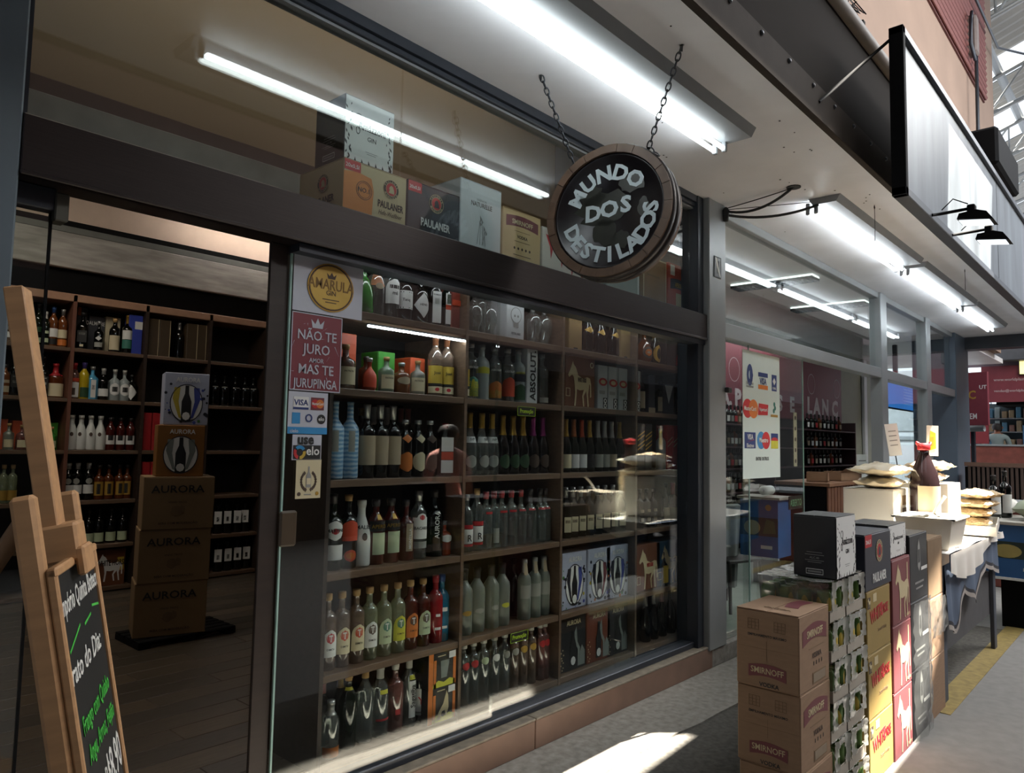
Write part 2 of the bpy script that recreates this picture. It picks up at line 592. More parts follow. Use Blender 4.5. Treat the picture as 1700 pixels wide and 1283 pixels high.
# finger plate in the sliding door's edge, and the patch fitting of the fixed side glass
MB().box(1.558, 1.635, 0.074, 0.098, 1.17, 1.31, bev=0.008).build('finger_plate', mat('smoked_plate', '#4d4134', 0.3), d1)
MB().box(0.605, 0.72, 0.07, 0.125, 2.30, 2.372, bev=0.004).build('patch_fitting', M_STEELD, bpy.data.objects['window_6'])
MB().box(0.715, 0.755, 0.062, 0.13, 2.27, 2.36, bev=0.004).build('pivot_cap', mat('dull_fitting', '#55544c', 0.5, 0.3), bpy.data.objects['window_6'])

# neighbouring shop front: aluminium frame
S('trim_22', MB().box(5.23, 14.2, 0.0, 0.12, 2.43, 2.545, bev=0.005), M_ALU)
S('trim_23', MB().box(5.23, 14.2, 0.02, 0.12, 3.38, 3.45, bev=0.005), M_ALU)
for i, (p0, p1, d) in enumerate(((1450, 1473, 0.1), (1522, 1546, 0.14))):
    x0, x1 = xat(p0, 0.12, 2.5), xat(p1, 0.0, 2.5)
    S('trim_%d' % (24 + i), MB().box(x1 - 0.24, x1, -0.006, 0.125, 0.13, 3.45, bev=0.006), M_ALU)
S('trim_26', MB().box(13.2, 14.15, -0.02, 0.6, 0.0, 3.45, bev=0.01), mat('slate_blue_column', '#566371', 0.5, var=0.1, scale=3))
X1, X2 = xat(1473, 0, 2.5), xat(1546, 0, 2.5)
pane('window_7', 5.23, X1 - 0.24, 0.06, 2.55, 3.38)
pane('window_8', X1, X2 - 0.24, 0.06, 2.55, 3.38)
pane('window_9', X2, 13.2, 0.06, 2.55, 3.38)
pane('window_10', 5.23, 5.78, 0.05, 0.13, 2.43, edge=(5.78,))
pane('window_11', 5.72, 7.03, 0.075, 0.13, 2.43, edge=(7.03,))
pane('window_12', X1, X2 - 0.24, 0.06, 0.13, 2.43)
# inside the neighbouring shop
S('wall_inner', MB().box(5.25, 11.9, 2.25, 2.4, 0.1, 3.45), mat('grey_green_wall', '#7f8479', 0.7, var=0.05))
S('wall_inner', MB().box(11.9, 17.6, 2.25, 2.4, 0.1, 3.45), mat('pale_sage_wall', '#969a8a', 0.7, var=0.05))

# market hall beyond: street wall with shutters, roof, opposite row
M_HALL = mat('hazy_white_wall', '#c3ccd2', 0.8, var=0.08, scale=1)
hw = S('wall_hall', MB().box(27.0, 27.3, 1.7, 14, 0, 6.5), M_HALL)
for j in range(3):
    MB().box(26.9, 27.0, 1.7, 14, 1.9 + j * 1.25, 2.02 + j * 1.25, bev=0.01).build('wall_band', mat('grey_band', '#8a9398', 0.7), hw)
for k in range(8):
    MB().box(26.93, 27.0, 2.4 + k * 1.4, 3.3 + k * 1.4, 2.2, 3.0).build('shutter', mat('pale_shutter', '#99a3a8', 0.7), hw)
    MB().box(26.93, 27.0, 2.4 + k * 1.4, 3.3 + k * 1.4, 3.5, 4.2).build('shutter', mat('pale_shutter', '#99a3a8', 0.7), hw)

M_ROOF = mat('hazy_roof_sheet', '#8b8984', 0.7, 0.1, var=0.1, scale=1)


def corrugated(x0, x1, y0, z0, y1, z1, n):
    """sheet with ridges that run down the slope"""
    mb = MB()
    pts = []
    for i in range(n + 1):
        x = x0 + (x1 - x0) * i / n
        b = 0.05 if i % 2 else 0.0
        pts += [(x, y0, z0 + b), (x, y1, z1 + b)]
    mb.add(pts, [(2 * i, 2 * i + 2, 2 * i + 3, 2 * i + 1) for i in range(n)])
    mb.add([(x, y, z + 0.03) for x, y, z in pts], [(2 * i, 2 * i + 1, 2 * i + 3, 2 * i + 2) for i in range(n)])
    return mb


# far hall roof, seen past the wall corner: sloping sheets with open roof lights between them
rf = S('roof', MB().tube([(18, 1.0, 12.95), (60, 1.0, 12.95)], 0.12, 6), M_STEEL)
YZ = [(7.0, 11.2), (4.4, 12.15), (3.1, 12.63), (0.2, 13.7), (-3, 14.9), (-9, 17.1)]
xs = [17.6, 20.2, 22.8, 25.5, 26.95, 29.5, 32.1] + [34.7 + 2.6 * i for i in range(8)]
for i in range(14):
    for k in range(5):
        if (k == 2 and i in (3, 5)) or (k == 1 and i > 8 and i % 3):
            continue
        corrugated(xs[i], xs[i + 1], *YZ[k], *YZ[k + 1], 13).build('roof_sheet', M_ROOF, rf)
for i in range(1, 14, 2):
    x = xs[i]
    tr = S('roof_truss', MB().tube([(x, 7.5, 10.5), (x, -9, 16.4)], 0.06, 6), M_STEEL)
    MB().tube([(x, 7.5, 9.7), (x, -9, 15.0)], 0.06, 6).build('lower_chord', M_STEEL, tr)
    w = MB()
    for q in range(16):
        a, b = 7.5 - q * 1.03, 7.5 - (q + 1) * 1.03
        za, zb = 9.7 + (7.5 - a) * 0.321, 10.5 + (7.5 - b) * 0.3576
        w.tube([(x, a, za), (x, b, zb)], 0.035, 5)
        w.tube([(x, b, zb), (x, b, 9.7 + (7.5 - b) * 0.321)], 0.03, 5)
    w.build('lattice', M_STEEL, tr)

# unseen passage roof added to block the sun, its gaps shaped for sun patches
ZR = 11.2


def back(x, y, z):
    return (x - SUN_DX * (ZR - z), y - SUN_DY * (ZR - z))


bm = bmesh.new()
HOLES = [
    [back(1.2, -0.29, 0), back(3.62, -0.29, 0), back(3.82, -0.49, 0), back(3.25, -0.53, 0), back(1.2, -0.55, 0)],
    [back(5.35, -0.55, 1.2), back(7.1, -0.62, 1.2), back(6.9, -1.5, 1.2), back(5.5, -1.5, 1.2)],
    [back(5.30, -1.412, 0.85), back(4.4, -1.414, 0.55), back(3.75, -1.414, 0.30), back(3.75, -1.414, -0.05), back(4.6, -1.414, 0.02), back(5.30, -1.412, 0.50)],
    [back(4.70, -2.95, 1.3), back(5.4, -2.95, 1.3), back(5.4, -2.45, 1.3), back(4.70, -2.45, 1.3)],
]
outer = [(-12, -8.6), (17.4, -8.6), (17.4, 0.0), (-12, 0.0)]


def loop(pts):
    vs = [bm.verts.new((x, y, ZR)) for x, y in pts]
    return [bm.edges.new((vs[i], vs[(i + 1) % len(vs)])) for i in range(len(vs))]


es = []
for h in [outer] + HOLES:
    es += loop(h)
bmesh.ops.triangle_fill(bm, use_beauty=True, edges=es)
me = bpy.data.meshes.new('roof')
# drop the triangles that lie inside a gap
from mathutils.geometry import intersect_point_tri_2d


def inside(p, poly):
    c = False
    n = len(poly)
    for i in range(n):
        (x1, y1), (x2, y2) = poly[i], poly[(i + 1) % n]
        if (y1 > p[1]) != (y2 > p[1]) and p[0] < (x2 - x1) * (p[1] - y1) / (y2 - y1) + x1:
            c = not c
    return c


bad = [f for f in bm.faces if any(inside(f.calc_center_median(), h) for h in HOLES)]
bmesh.ops.delete(bm, geom=bad, context='FACES')
bm.to_mesh(me)
bm.free()
me.materials.append(M_ROOF)
struct(link('roof', me))
S('wall_blocker', MB().box(-9.3, -9.0, -8.6, 0.3, 0, 11.2), mat('dark_stall_front', '#25211f', 0.8, var=0.4, scale=1.5))  # unseen wall added to block sky light from the left
# opposite row of stalls across the passage: dark fronts, faded pink wall above
S('wall_opposite', MB().box(-8, 34, -7.6, -7.4, 0, 3.0), mat('dark_stall_front', '#25211f', 0.8, var=0.4, scale=1.5))
S('wall_opposite', MB().box(-8, 34, -7.6, -7.35, 3.0, 8.6), mat('faded_pink_wall', '#6a5753', 0.85, var=0.1))
S('trim_27', MB().box(-8, 34, -7.35, -6.3, 3.0, 3.35), mat('dark_awning', '#2b2c31', 0.7))
# ---------------------------------------------------------------- lamps under the canopy
M_SOCK = mat('grey_socket', '#8f9296', 0.4)
M_TUBE2 = mat('weaker_tube_glow', (0.88, 0.97, 0.96), 0.4, emit=5.0)


def fixture(x0, x1, label, weak=True):
    t = thing('fluorescent_fixture', label, 'ceiling lamp', ((x0 + x1) / 2, -0.64, 3.45), group='tube lamps under the canopy')
    h = (x1 - x0) / 2
    MB().prism([(-0.15, 0), (-0.12, -0.05), (0.05, -0.05), (0.08, 0)], -h, h, 'x').build('housing', M_ENAMEL, t)
    for yy, m in ((0.095, M_TUBE), (0.035, M_TUBE2 if weak else M_TUBE)):
        MB().lathe([(0.008, 0), (0.0135, 0.012), (0.0135, 2 * h - 0.1), (0.008, 2 * h - 0.09)], 12).build('lamp_tube', m, t, (-h + 0.05, yy, -0.088), (0, PI / 2, 0))
        for s in (-1, 1):
            MB().box(-0.012, 0.012, -0.014, 0.014, -0.108, -0.02, bev=0.004).build('end_socket', M_SOCK, t, (s * (h - 0.03), yy, 0))
    return t


fixture(1.42, 4.02, 'long twin tube lamp on the white canopy above the round hanging sign')
fixture(5.47, 7.88, 'twin tube lamp on the canopy beyond the cable hole, second from left', False)
fixture(8.02, 10.5, 'twin tube lamp on the canopy in front of the neighbouring shop, third from left', False)
fixture(10.6, 12.72, 'farthest twin tube lamp on the canopy, next to the dark cross beam', False)

# wire hooks that the lamps once hung from
for k, (x, y, l, lab) in enumerate(((5.9, -0.9, 0.28, 'thin wire with an eye hanging from the canopy before the second tube lamp'),
                                    (8.6, -1.0, 0.22, 'thin wire hanging from the canopy before the third tube lamp'))):
    mb = MB().tube([(x, y, 3.45), (x + 0.004, y, 3.45 - l * 0.5), (x, y, 3.45 - l)], 0.0025, 5)
    mb.tube([(x + 0.012 * math.cos(a * PI / 4), y, 3.43 + 0.012 * math.sin(a * PI / 4)) for a in range(8)], 0.0025, 5, closed=True)
    tag(mb.build('hook_wire', M_INK), lab, 'wire')

# round hanging sign made from a barrel head
A = math.radians(173.0)
nx, ny = math.cos(A), math.sin(A) * -1
SGC = Vector((2.93, -0.50, 2.745))
sg = thing('barrel_head_sign', 'round wooden barrel head sign with white lettering hanging on two chains', 'sign', SGC)
n = Vector((-0.985, -0.17, 0.05)).normalized()
u = Vector((0, 0, 1)).cross(n).normalized()        # runs to the right when the sign is read
v = n.cross(u)
MS = Matrix(((u.x, v.x, n.x, 0), (u.y, v.y, n.y, 0), (u.z, v.z, n.z, 0), (0, 0, 0, 1)))
M_BARREL = mat('worn_oak_rim', '#66503f', 0.5, var=0.3, scale=9, bump=0.06)
M_HOOP = mat('blackened_hoop', '#3a3533', 0.4, 0.6, var=0.3)
M_DISC = mat('black_sign_face', '#151013', 0.32, var=0.3, scale=6)
M_LAND = mat('olive_continent', '#2d2f27', 0.35, var=0.25, scale=14)
M_SIGNW = mat('pale_sign_letters', '#cfdde0', 0.5)
RR = 0.335
NS = 22
for i in range(NS):
    a0, a1 = 2 * PI * i / NS + 0.003, 2 * PI * (i + 1) / NS - 0.003
    q = [(RR * math.cos(a), RR * math.sin(a)) for a in (a0, (a0 + a1) / 2, a1)] + [(RR * 0.88 * math.cos(a), RR * 0.88 * math.sin(a)) for a in (a1, (a0 + a1) / 2, a0)]
    MB().prism(q, -0.14, 0.0 + 0.002 * (i % 3)).build('stave', M_BARREL, sg, M=MS)
for z0, z1 in ((-0.045, -0.012), (-0.105, -0.065)):
    MB().lathe([(RR + 0.001, z0), (RR + 0.008, z0 + 0.003), (RR + 0.008, z1 - 0.003), (RR + 0.001, z1)], 48, caps=False).build('hoop', M_HOOP, sg, M=MS)
MB().lathe([(0.0, -0.03), (RR * 0.82, -0.03), (RR * 0.84, -0.012), (RR * 0.88, -0.012), (RR * 0.88, -0.05), (0, -0.05)], 48, caps=False).build('face_disc', M_DISC, sg, M=MS)
rnd = random.Random(11)


def blob(cx, cyy, rx, ry, seed, n=18):
    r = random.Random(seed)
    return [(cx + rx * math.cos(2 * PI * i / n) * r.uniform(0.75, 1.15), cyy + ry * math.sin(2 * PI * i / n) * r.uniform(0.75, 1.15)) for i in range(n)]


for bl in (blob(-0.03, 0.02, 0.15, 0.10, 1), blob(-0.10, 0.09, 0.07, 0.06, 2), blob(-0.02, -0.10, 0.07, 0.07, 3), blob(0.12, 0.13, 0.07, 0.05, 4), blob(0.06, -0.15, 0.05, 0.05, 5), blob(0.18, 0.0, 0.03, 0.05, 6)):
    MB().prism(bl, -0.0295, -0.0285).build('continent', M_LAND, sg, M=MS)


def arc_word(word, rad, mid, step, size, inward):
    k = len(word)
    for i, ch in enumerate(word):
        a = mid + (i - (k - 1) / 2) * step
        if inward:      # lower arc, letters stand on the outside of the arc, read left to right
            px, py, rot = rad * math.cos(a), rad * math.sin(a), a + PI / 2
        else:
            px, py, rot = rad * math.cos(a), rad * math.sin(a), a - PI / 2
        Mx = MS @ Matrix.Translation((px, py, -0.028)) @ Matrix.Rotation(rot, 4, 'Z') @ Matrix.Translation((0, -0.36 * size, 0)) @ Matrix.Diagonal((1.08, 1, 0.4, 1))
        link('letter', text_mesh(ch, M_SIGNW, 0.04, size=size), sg, M=Mx)


arc_word('MUNDO', 0.203, math.radians(100), -math.radians(26), 0.106, False)
arc_word('DESTILADOS', 0.215, math.radians(281), math.radians(17.2), 0.106, True)
for i, ch in enumerate('DOS'):
    link('letter', text_mesh(ch, M_SIGNW, 0.04, size=0.112), sg, M=MS @ Matrix.Translation((-0.088 + 0.088 * i, -0.035 + 0.012 * i, -0.028)) @ Matrix.Diagonal((1.08, 1, 0.4, 1)))

LINK = MB().tube([(0.011 * math.cos(a) if abs(math.sin(a)) < 2 else 0, 0, 0.021 * math.sin(a)) for a in [2 * PI * k / 12 for k in range(12)]], 0.0038, 6, closed=True).mesh('chain_link', M_CHAIN)


def chain(p, q, label, extra=()):
    t = thing('hanging_chain', label, 'chain', p, group=None)
    pts = [Vector(p), Vector(q)] + [Vector(e) for e in extra]
    k = 0
    for a, b in zip(pts[:-1], pts[1:]):
        d = b - a
        m = max(2, round(d.length / 0.034))
        for i in range(m):
            c = a + d * ((i + 0.5) / m)
            Mq = d.to_track_quat('Z', 'X').to_matrix().to_4x4()
            link('chain_link', LINK, t, M=Matrix.Translation(c - Vector(p)) @ Mq @ Matrix.Rotation((k % 2) * PI / 2 + 0.5, 4, 'Z'))
            k += 1
    MB().lathe([(0.004, -0.03), (0.006, 0.0), (0.012, 0.0)], 8).build('screw_hook', M_CHAIN, t)
    return t


pl = SGC + u * -0.205 + v * 0.262 - n * 0.05
pr = SGC + u * 0.19 + v * 0.30 - n * 0.05
chain((2.744, -0.219, 3.45), pl, 'left steel chain from the canopy to the round barrel sign')
chain((2.947, -0.901, 3.45), pr, 'right steel chain in front of the long tube lamp, knotted at the barrel sign', extra=(SGC + u * 0.245 + v * 0.25 - n * 0.05,))

# cables tied to the pillar and running to the lamp
cb = thing('cable_bundle', 'black cables sagging from the pillar top to the canopy and tube lamp', 'cable', (5.2, -0.03, 3.40))


def sag(a, b, s, n=12):
    a, b = Vector(a), Vector(b)
    return [a.lerp(b, i / n) + Vector((0, 0, -s * 4 * (i / n) * (1 - i / n))) for i in range(n + 1)]


MB().tube(sag((0, 0, 0), (-0.07, -0.55, 0.05), 0.07), 0.010, 6).build('cable', M_INK, cb)
MB().tube(sag((0, 0, -0.03), (0.28, -0.60, 0.0), 0.05), 0.010, 6).build('cable', M_INK, cb)
MB().tube(sag((0, 0, 0.02), (-0.07, -0.55, 0.045), 0.005), 0.004, 5).build('cable', M_INK, cb)
MB().tube(sag((0, 0, 0.01), (0.3, -0.60, 0.03), 0.0), 0.003, 5).build('cable', M_INK, cb)
MB().lathe([(0.02, -0.08), (0.024, -0.04), (0.03, 0.0), (0.01, 0.03)], 8).build('cable_knot', M_INK, cb)

# sign box in front of the canopy edge
M_SIGNBOX = mat('cold_white_sign_sheet', '#6a7177', 0.4, 0.1, spec=0.3, var=0.4, scale=1.6, stretch=(3, 1, 0.6))
sb = thing('sign_box', 'long blank sign box of pale sheet in a black frame hung before the canopy', 'sign', (4.62, -1.40, 3.08))
L, H = 9.0, 1.03
MB().box(0.05, L - 0.02, -0.004, 0.03, 0.05, H - 0.05).build('sheet', M_SIGNBOX, sb)
MB().box(0, 0.05, -0.03, 0.05, 0, H, bev=0.004).build('frame_rail', M_BLACK, sb)
MB().box(L - 0.05, L, -0.03, 0.05, 0, H, bev=0.004).build('frame_rail', M_BLACK, sb)
MB().box(0, L, -0.03, 0.05, H - 0.05, H, bev=0.004).build('frame_rail', M_STEELD, sb)
MB().box(0, L, -0.03, 0.05, 0, 0.05, bev=0.004).build('frame_rail', M_STEELD, sb)
MB().box(0.05, 0.075, -0.012, -0.004, 0.05, H - 0.05).build('edge_trim', M_ALU, sb)
MB().box(3.2, 3.206, -0.006, -0.003, 0.05, H - 0.05).build('sheet_joint', M_STEELD, sb)
MB().tube([(-0.55, 0.27, 0.44), (0.02, 0.04, H - 0.06)], 0.010, 6).build('brace', M_BLACK, sb)
MB().tube([(4.0, 0.27, 0.44), (4.4, 0.04, H - 0.06)], 0.014, 6).build('brace', M_BLACK, sb)

# floodlights on arms under the sign box
M_FLOOD = mat('floodlight_glass', (0.85, 0.92, 1.0), 0.3, emit=0.9)


def flood(x, z, label):
    t = thing('floodlight', label, 'lamp', (x, -1.43, z), group='floodlights on the sign box')
    MB().tube([(0, 0, 0), (0.06, -0.03, 0.015), (0.10, -0.20, 0.03)], 0.010, 6).build('arm', M_BLACK, t)
    MB().box(0.07, 0.13, -0.225, -0.18, -0.03, 0.05, bev=0.006).build('bracket', M_BLACK, t)
    h = MB().prism([(-0.13, 0.0), (0.13, -0.045), (0.13, 0.0), (0.02, 0.05), (-0.06, 0.05)], -0.02, 0.24, 'x')
    ho = h.build('lamp_head', M_BLACK, t, (0.02, -0.24, -0.05), (0.35, 0, 0))
    ho.scale = (0.66, 0.75, 0.8)
    MB().prism([(-0.10, -0.004), (0.115, -0.047), (0.115, -0.052), (-0.10, -0.010)], 0.0, 0.22, 'x').build('lens', M_FLOOD, ho)
    MB().tube([(0.03, -0.05, 0.03), (0.0, -0.12, 0.08), (0.06, -0.19, 0.05)], 0.004, 5).build('cable', M_BLACK, t)


flood(5.22, 3.10, 'black floodlight on an arm under the sign box, nearer of two')
flood(5.80, 3.10, 'black floodlight on an arm under the sign box, farther of two')

# pipes on brackets above the canopy, and the grey speaker box and meter on the wall
pp = thing('pipe_run', 'dark red rusty pipes on brackets along the wall above the canopy', 'pipe', (2.5, -0.96, 4.45))
M_PIPE = mat('rusty_red_pipe', '#4a2a26', 0.6, 0.2, var=0.4, scale=12)
for dy, dz, r in ((0, 0.12, 0.035), (0.09, 0.16, 0.026), (-0.06, 0.08, 0.018)):
    MB().tube([(0, dy, dz), (2.75, dy, dz)], r, 8).build('pipe', M_PIPE, pp)
for x in (1.55, 1.85, 2.35, 2.62):
    MB().lathe([(0.046, -0.03), (0.05, 0), (0.046, 0.03)], 10).build('coupling', M_PIPE, pp, (x, 0, 0.12), (0, PI / 2, 0))
for x in (0.9, 2.0, 2.6):
    MB().box(x - 0.02, x + 0.02, -0.12, 0.9, -0.01, 0.03).build('bracket', M_BLACK, pp)
w = MB()
rnd = random.Random(2)
for i in range(16):
    p = [(2.3 + rnd.uniform(-0.3, 0.5), rnd.uniform(-0.09, 0.1), 0.1 + rnd.uniform(-0.03, 0.1)) for _ in range(5)]
    w.tube(p, 0.004, 4)
o = w.build('tangled_wire', M_INK, pp)
o['kind'] = 'stuff'

sk = thing('grey_ceiling_speaker', 'dark grey box with a sloping face above the far end of the sign box', 'box', (9.1, -1.0, 4.66))
MB().box(0, 1.4, -0.25, 0.25, 0.0, 0.42, bev=0.03).build('cabinet', mat('charcoal_box', '#17181a', 0.8, spec=.1), sk)
MB().box(1.38, 1.43, -0.2, 0.2, 0.04, 0.38, bev=0.01).build('grille', mat('grey_grille', '#6b6d70', 0.5), sk)
MB().box(0.5, 0.8, -0.1, 0.1, 0.42, 0.5).build('mount', M_STEELD, sk)
mt = thing('wall_light_bracket', 'small grey junction box with looped cables on the peach wall above the sign', 'box', (14.75, -0.05, 8.95))
MB().box(-0.13, 0.13, -0.15, 0.03, -0.35, 0.35, bev=0.03).build('cover', mat('warm_grey_box', '#6e615b', 0.6), mt)
MB().tube([(-0.2, -0.1, 0.35), (-0.42, -0.12, 0.1), (-0.35, -0.1, -0.3), (-0.1, -0.12, -0.5)], 0.03, 6).build('cable', M_STEELD, mt)
MB().tube([(0.1, -0.1, -0.3), (0.12, -0.08, -3.6)], 0.03, 6).build('conduit', M_STEELD, mt)
MB().tube([(-0.5, -0.12, 0.7), (2.3, -0.12, 0.75), (6.5, -1.6, 1.4)], 0.025, 5).build('cable', M_STEELD, mt)

# plate on the pillar, disc on the left post
pl_ = thing('pillar_plate', 'small black framed plate with a white slash on the grey pillar', 'plate', (5.085, -0.016, 2.94))
MB().box(-0.055, 0.055, -0.004, 0, -0.08, 0.08).build('plate', mat('plate_grey', '#6c7072', 0.5), pl_)
for a in (rect(-0.055, -0.08, 0.055, -0.072), rect(-0.055, 0.072, 0.055, 0.08), rect(-0.055, -0.08, -0.047, 0.08), rect(0.047, -0.08, 0.055, 0.08)):
    patch('frame', a, pl_, FRONT, M_INK, out=0.0042)
patch('slash', [(-0.04, 0.07), (-0.02, 0.07), (0.012, 0.0), (0.045, -0.07), (0.03, -0.07), (-0.012, -0.005)], pl_, FRONT, M_WHITE, out=0.0045)
patch('numeral', rect(-0.016, -0.05, -0.004, 0.05), pl_, FRONT, M_INK, out=0.0043)
patch('numeral', rect(0.008, -0.05, 0.02, 0.05), pl_, FRONT, M_INK, out=0.0043)
dk = thing('round_disc', 'black round disc with a chrome rim at the top of the left post', 'disc', (0.42, -0.03, 3.0))
MB().lathe([(0.0, 0.03), (0.115, 0.03), (0.12, 0.0)], 28, caps=False).build('disc_face', mat('glossy_black', '#10141a', 0.1), dk, rot=(PI / 2, 0, 0))
MB().tube([(0.122 * math.cos(a), -0.02, 0.122 * math.sin(a)) for a in [2 * PI * k / 32 for k in range(32)]], 0.005, 6, closed=True).build('rim', mat('chrome', '#c4c8cc', 0.15, 1.0), dk)
kn = thing('door_stop', 'small black stop screwed to the grey pillar beside the poster', 'door stop', (5.228, 0.0, 2.02))
MB().box(-0.03, 0.03, -0.05, -0.016, -0.02, 0.02, bev=0.006).build('block', M_INK, kn)

# louvre lamps on the neighbour's ceiling
for k, (x, lab) in enumerate(((7.98, 'louvred ceiling lamp inside the neighbouring shop, nearer the pillar'), (9.76, 'louvred ceiling lamp inside the neighbouring shop, farther from the pillar'))):
    t = thing('louvre_lamp', lab, 'ceiling lamp', (x, 0.74, 3.43), group='louvred lamps in the neighbouring shop')
    MB().box(-0.11, 0.11, -0.46, 0.46, 0.0, 0.02).build('lamp_tray', mat('louvre_glow', (0.9, 1.0, 0.95), 0.5, emit=1.6), t)
    for j in range(15):
        MB().box(-0.11, 0.11, -0.004, 0.004, -0.03, 0.0).build('louvre_blade', M_STEELD, t, (0, -0.46 + j * 0.92 / 14, 0))
    for sx in (-0.11, 0, 0.11):
        MB().box(sx - 0.004, sx + 0.004, -0.46, 0.46, -0.03, 0.0).build('louvre_rail', M_STEELD, t)

# lamp over the ledge at the back of the shop and LED strip under the top window shelf
bl = thing('batten_lamp', 'bare tube lamp shining on the pale boards over the back shelves', 'lamp', (4.35, 4.62, 3.98))
MB().lathe([(0.016, 0), (0.016, 2.0)], 10).build('lamp_tube', mat('warm_tube_glow', (1.0, 0.9, 0.82), 0.4, emit=48), bl, (-1.0, 0, 0), (0, PI / 2, 0))
MB().box(-1.02, 1.02, -0.03, 0.03, 0.02, 0.07).build('housing', M_ENAMEL, bl)
MB().box(-0.02, 0.02, -0.02, 0.02, 0.07, 0.47).build('hanger', M_ENAMEL, bl)
x0, x1 = xat(612, 0.23, 2.12), xat(776, 0.23, 2.12)
ls = thing('led_strip', 'glowing white strip under the top window shelf above the tequila bottles', 'lamp', (x0, 0.232, 2.128))
MB().box(0, x1 - x0, -0.006, 0.006, -0.008, 0.0).build('diffuser', mat('led_strip_strong', (0.88, 0.96, 1.0), 0.4, emit=26.0), ls)
MB().box(-0.004, x1 - x0 + 0.004, -0.009, 0.009, 0.0, 0.008).build('channel', M_ALU, ls)

# unseen glowing strip added behind the lintel to brighten the top window shelf
hl = thing('fill_strip', 'added unseen glowing strip behind the lintel that brightens the window shelves', 'lamp', (1.9, 0.165, 2.528))
MB().box(0, 2.9, -0.012, 0.012, -0.006, 0.0).build('diffuser', mat('fill_strip_glow', (0.95, 0.97, 1.0), 0.4, emit=12.0), hl)
MB().box(0, 2.9, -0.016, 0.016, 0.0, 0.010).build('channel', M_ALU, hl)
# ---------------------------------------------------------------- cartons
def zat(px, py, y):
    """(x, z) of the point the camera sees at pixel (px, py) on the plane at depth y"""
    u, w = (px - 850.0) / F_PX, (py - 641.5) / F_PX
    d = R0 * u + R1 * w + R2
    t = (y - CAM.y) / d.y
    return CAM.x + d.x * t, CAM.z + d.z * t


def carton(name, w, d, h, m, label, cat, loc, rz=0.0, group=None, tape=None, flaps=True, shared=False):
    t = link(name, None, None, loc, (0, 0, rz))
    tag(t, label, cat, group, shared=shared)
    MB().box(0, w, 0, d, 0, h - (0.004 if flaps else 0), bev=0.004).build('carton_body', m, t)
    if flaps:
        MB().box(0.001, w - 0.001, 0.001, d / 2 - 0.001, h - 0.004, h, bev=0.001).build('flap', m, t)
        MB().box(0.001, w - 0.001, d / 2 + 0.001, d - 0.001, h - 0.004, h, bev=0.001).build('flap', m, t)
    if tape:
        MB().box(0, w, d / 2 - 0.025, d / 2 + 0.025, h, h + 0.0008).build('tape', tape, t)
    return t


def arch_label(w, h, rise, n=9, u0=0.0, v0=0.0):
    """band with curved top and bottom, as on the maroon vodka label"""
    top_ = [(u0 + w * i / n, v0 + h + rise * math.sin(PI * i / n)) for i in range(n + 1)]
    bot = [(u0 + w * i / n, v0 + rise * math.sin(PI * i / n)) for i in range(n + 1)][::-1]
    return top_ + bot


M_MAROON = mat('maroon_print', '#6e3238', 0.6, var=0.05)
M_NAVY = mat('navy_print', '#20222f', 0.45, var=0.06)
M_BLKBOX = mat('black_carton', '#1b1b1e', 0.45, var=0.1)
M_WPRINT = mat('white_print', '#d9d9d6', 0.6, var=0.04)
M_GOLD = mat('gold_print', '#b8913f', 0.4, 0.3, var=0.1)
M_REDP = mat('red_print', '#b3262b', 0.55, var=0.05)
M_ORANGE = mat('orange_print', '#d0803a', 0.55, var=0.1)
M_BEIGE = mat('beige_print', '#c4b48f', 0.65, var=0.04)
M_BROWNINK = mat('brown_ink', '#4a3a30', 0.65)
M_GREYINK = mat('grey_ink', '#8d8d8b', 0.6)
M_PALEBOX = mat('pale_white_carton', '#c9cdd0', 0.6, var=0.03)
M_YELBOX = mat('yellow_carton', '#957d45', 0.65, var=0.06)
M_REDBOX = mat('brick_red_carton', '#7a3f42', 0.6, var=0.06)
M_WHBROWN = mat('brown_horse_carton', '#6b3f27', 0.6, var=0.08)
M_WHBLUE = mat('blue_horse_carton', '#1d4660', 0.6, var=0.08)
M_FILM = glass('stretch_film', tint=(0.9, 0.92, 0.9), body=0.05, bodycol=(0.75, 0.76, 0.72), rough=0.18, base=0.12)

M_FILMW = glass('bunched_film', tint=(0.8, 0.82, 0.78), body=0.5, bodycol=(0.62, 0.61, 0.55), rough=0.2, base=0.12)
HORSE = [(0.0, 0.0), (0.03, 0.28), (0.01, 0.46), (-0.03, 0.62), (-0.08, 0.66), (-0.19, 0.60), (-0.22, 0.65), (-0.13, 0.80), (-0.06, 0.95), (-0.03, 0.88),
         (0.05, 0.82), (0.13, 0.66), (0.30, 0.60), (0.46, 0.64), (0.56, 0.62), (0.60, 0.50), (0.61, 0.22), (0.57, 0.20), (0.56, 0.46), (0.53, 0.50),
         (0.52, 0.40), (0.49, 0.27), (0.52, 0.0), (0.48, 0.0), (0.44, 0.26), (0.42, 0.34), (0.33, 0.22), (0.36, 0.0), (0.32, 0.0), (0.28, 0.22),
         (0.34, 0.36), (0.20, 0.34), (0.09, 0.36), (0.08, 0.24), (0.05, 0.0)]


def horse(parent, Mf, u, v, s, m, name='horse_emblem', out=0.001, flip=False):
    pts = [(u + (-x if flip else x) * s, v + y * s) for x, y in HORSE]
    bm_ = bmesh.new()
    vs = [bm_.verts.new((p[0], p[1], out)) for p in pts]
    bm_.faces.new(vs)
    bmesh.ops.triangulate(bm_, faces=bm_.faces[:])
    bmesh.ops.solidify(bm_, geom=bm_.faces[:], thickness=0.0006)
    me = bpy.data.meshes.new(name)
    bm_.to_mesh(me)
    bm_.free()
    me.materials.append(m)
    return link(name, me, parent, M=Mf)


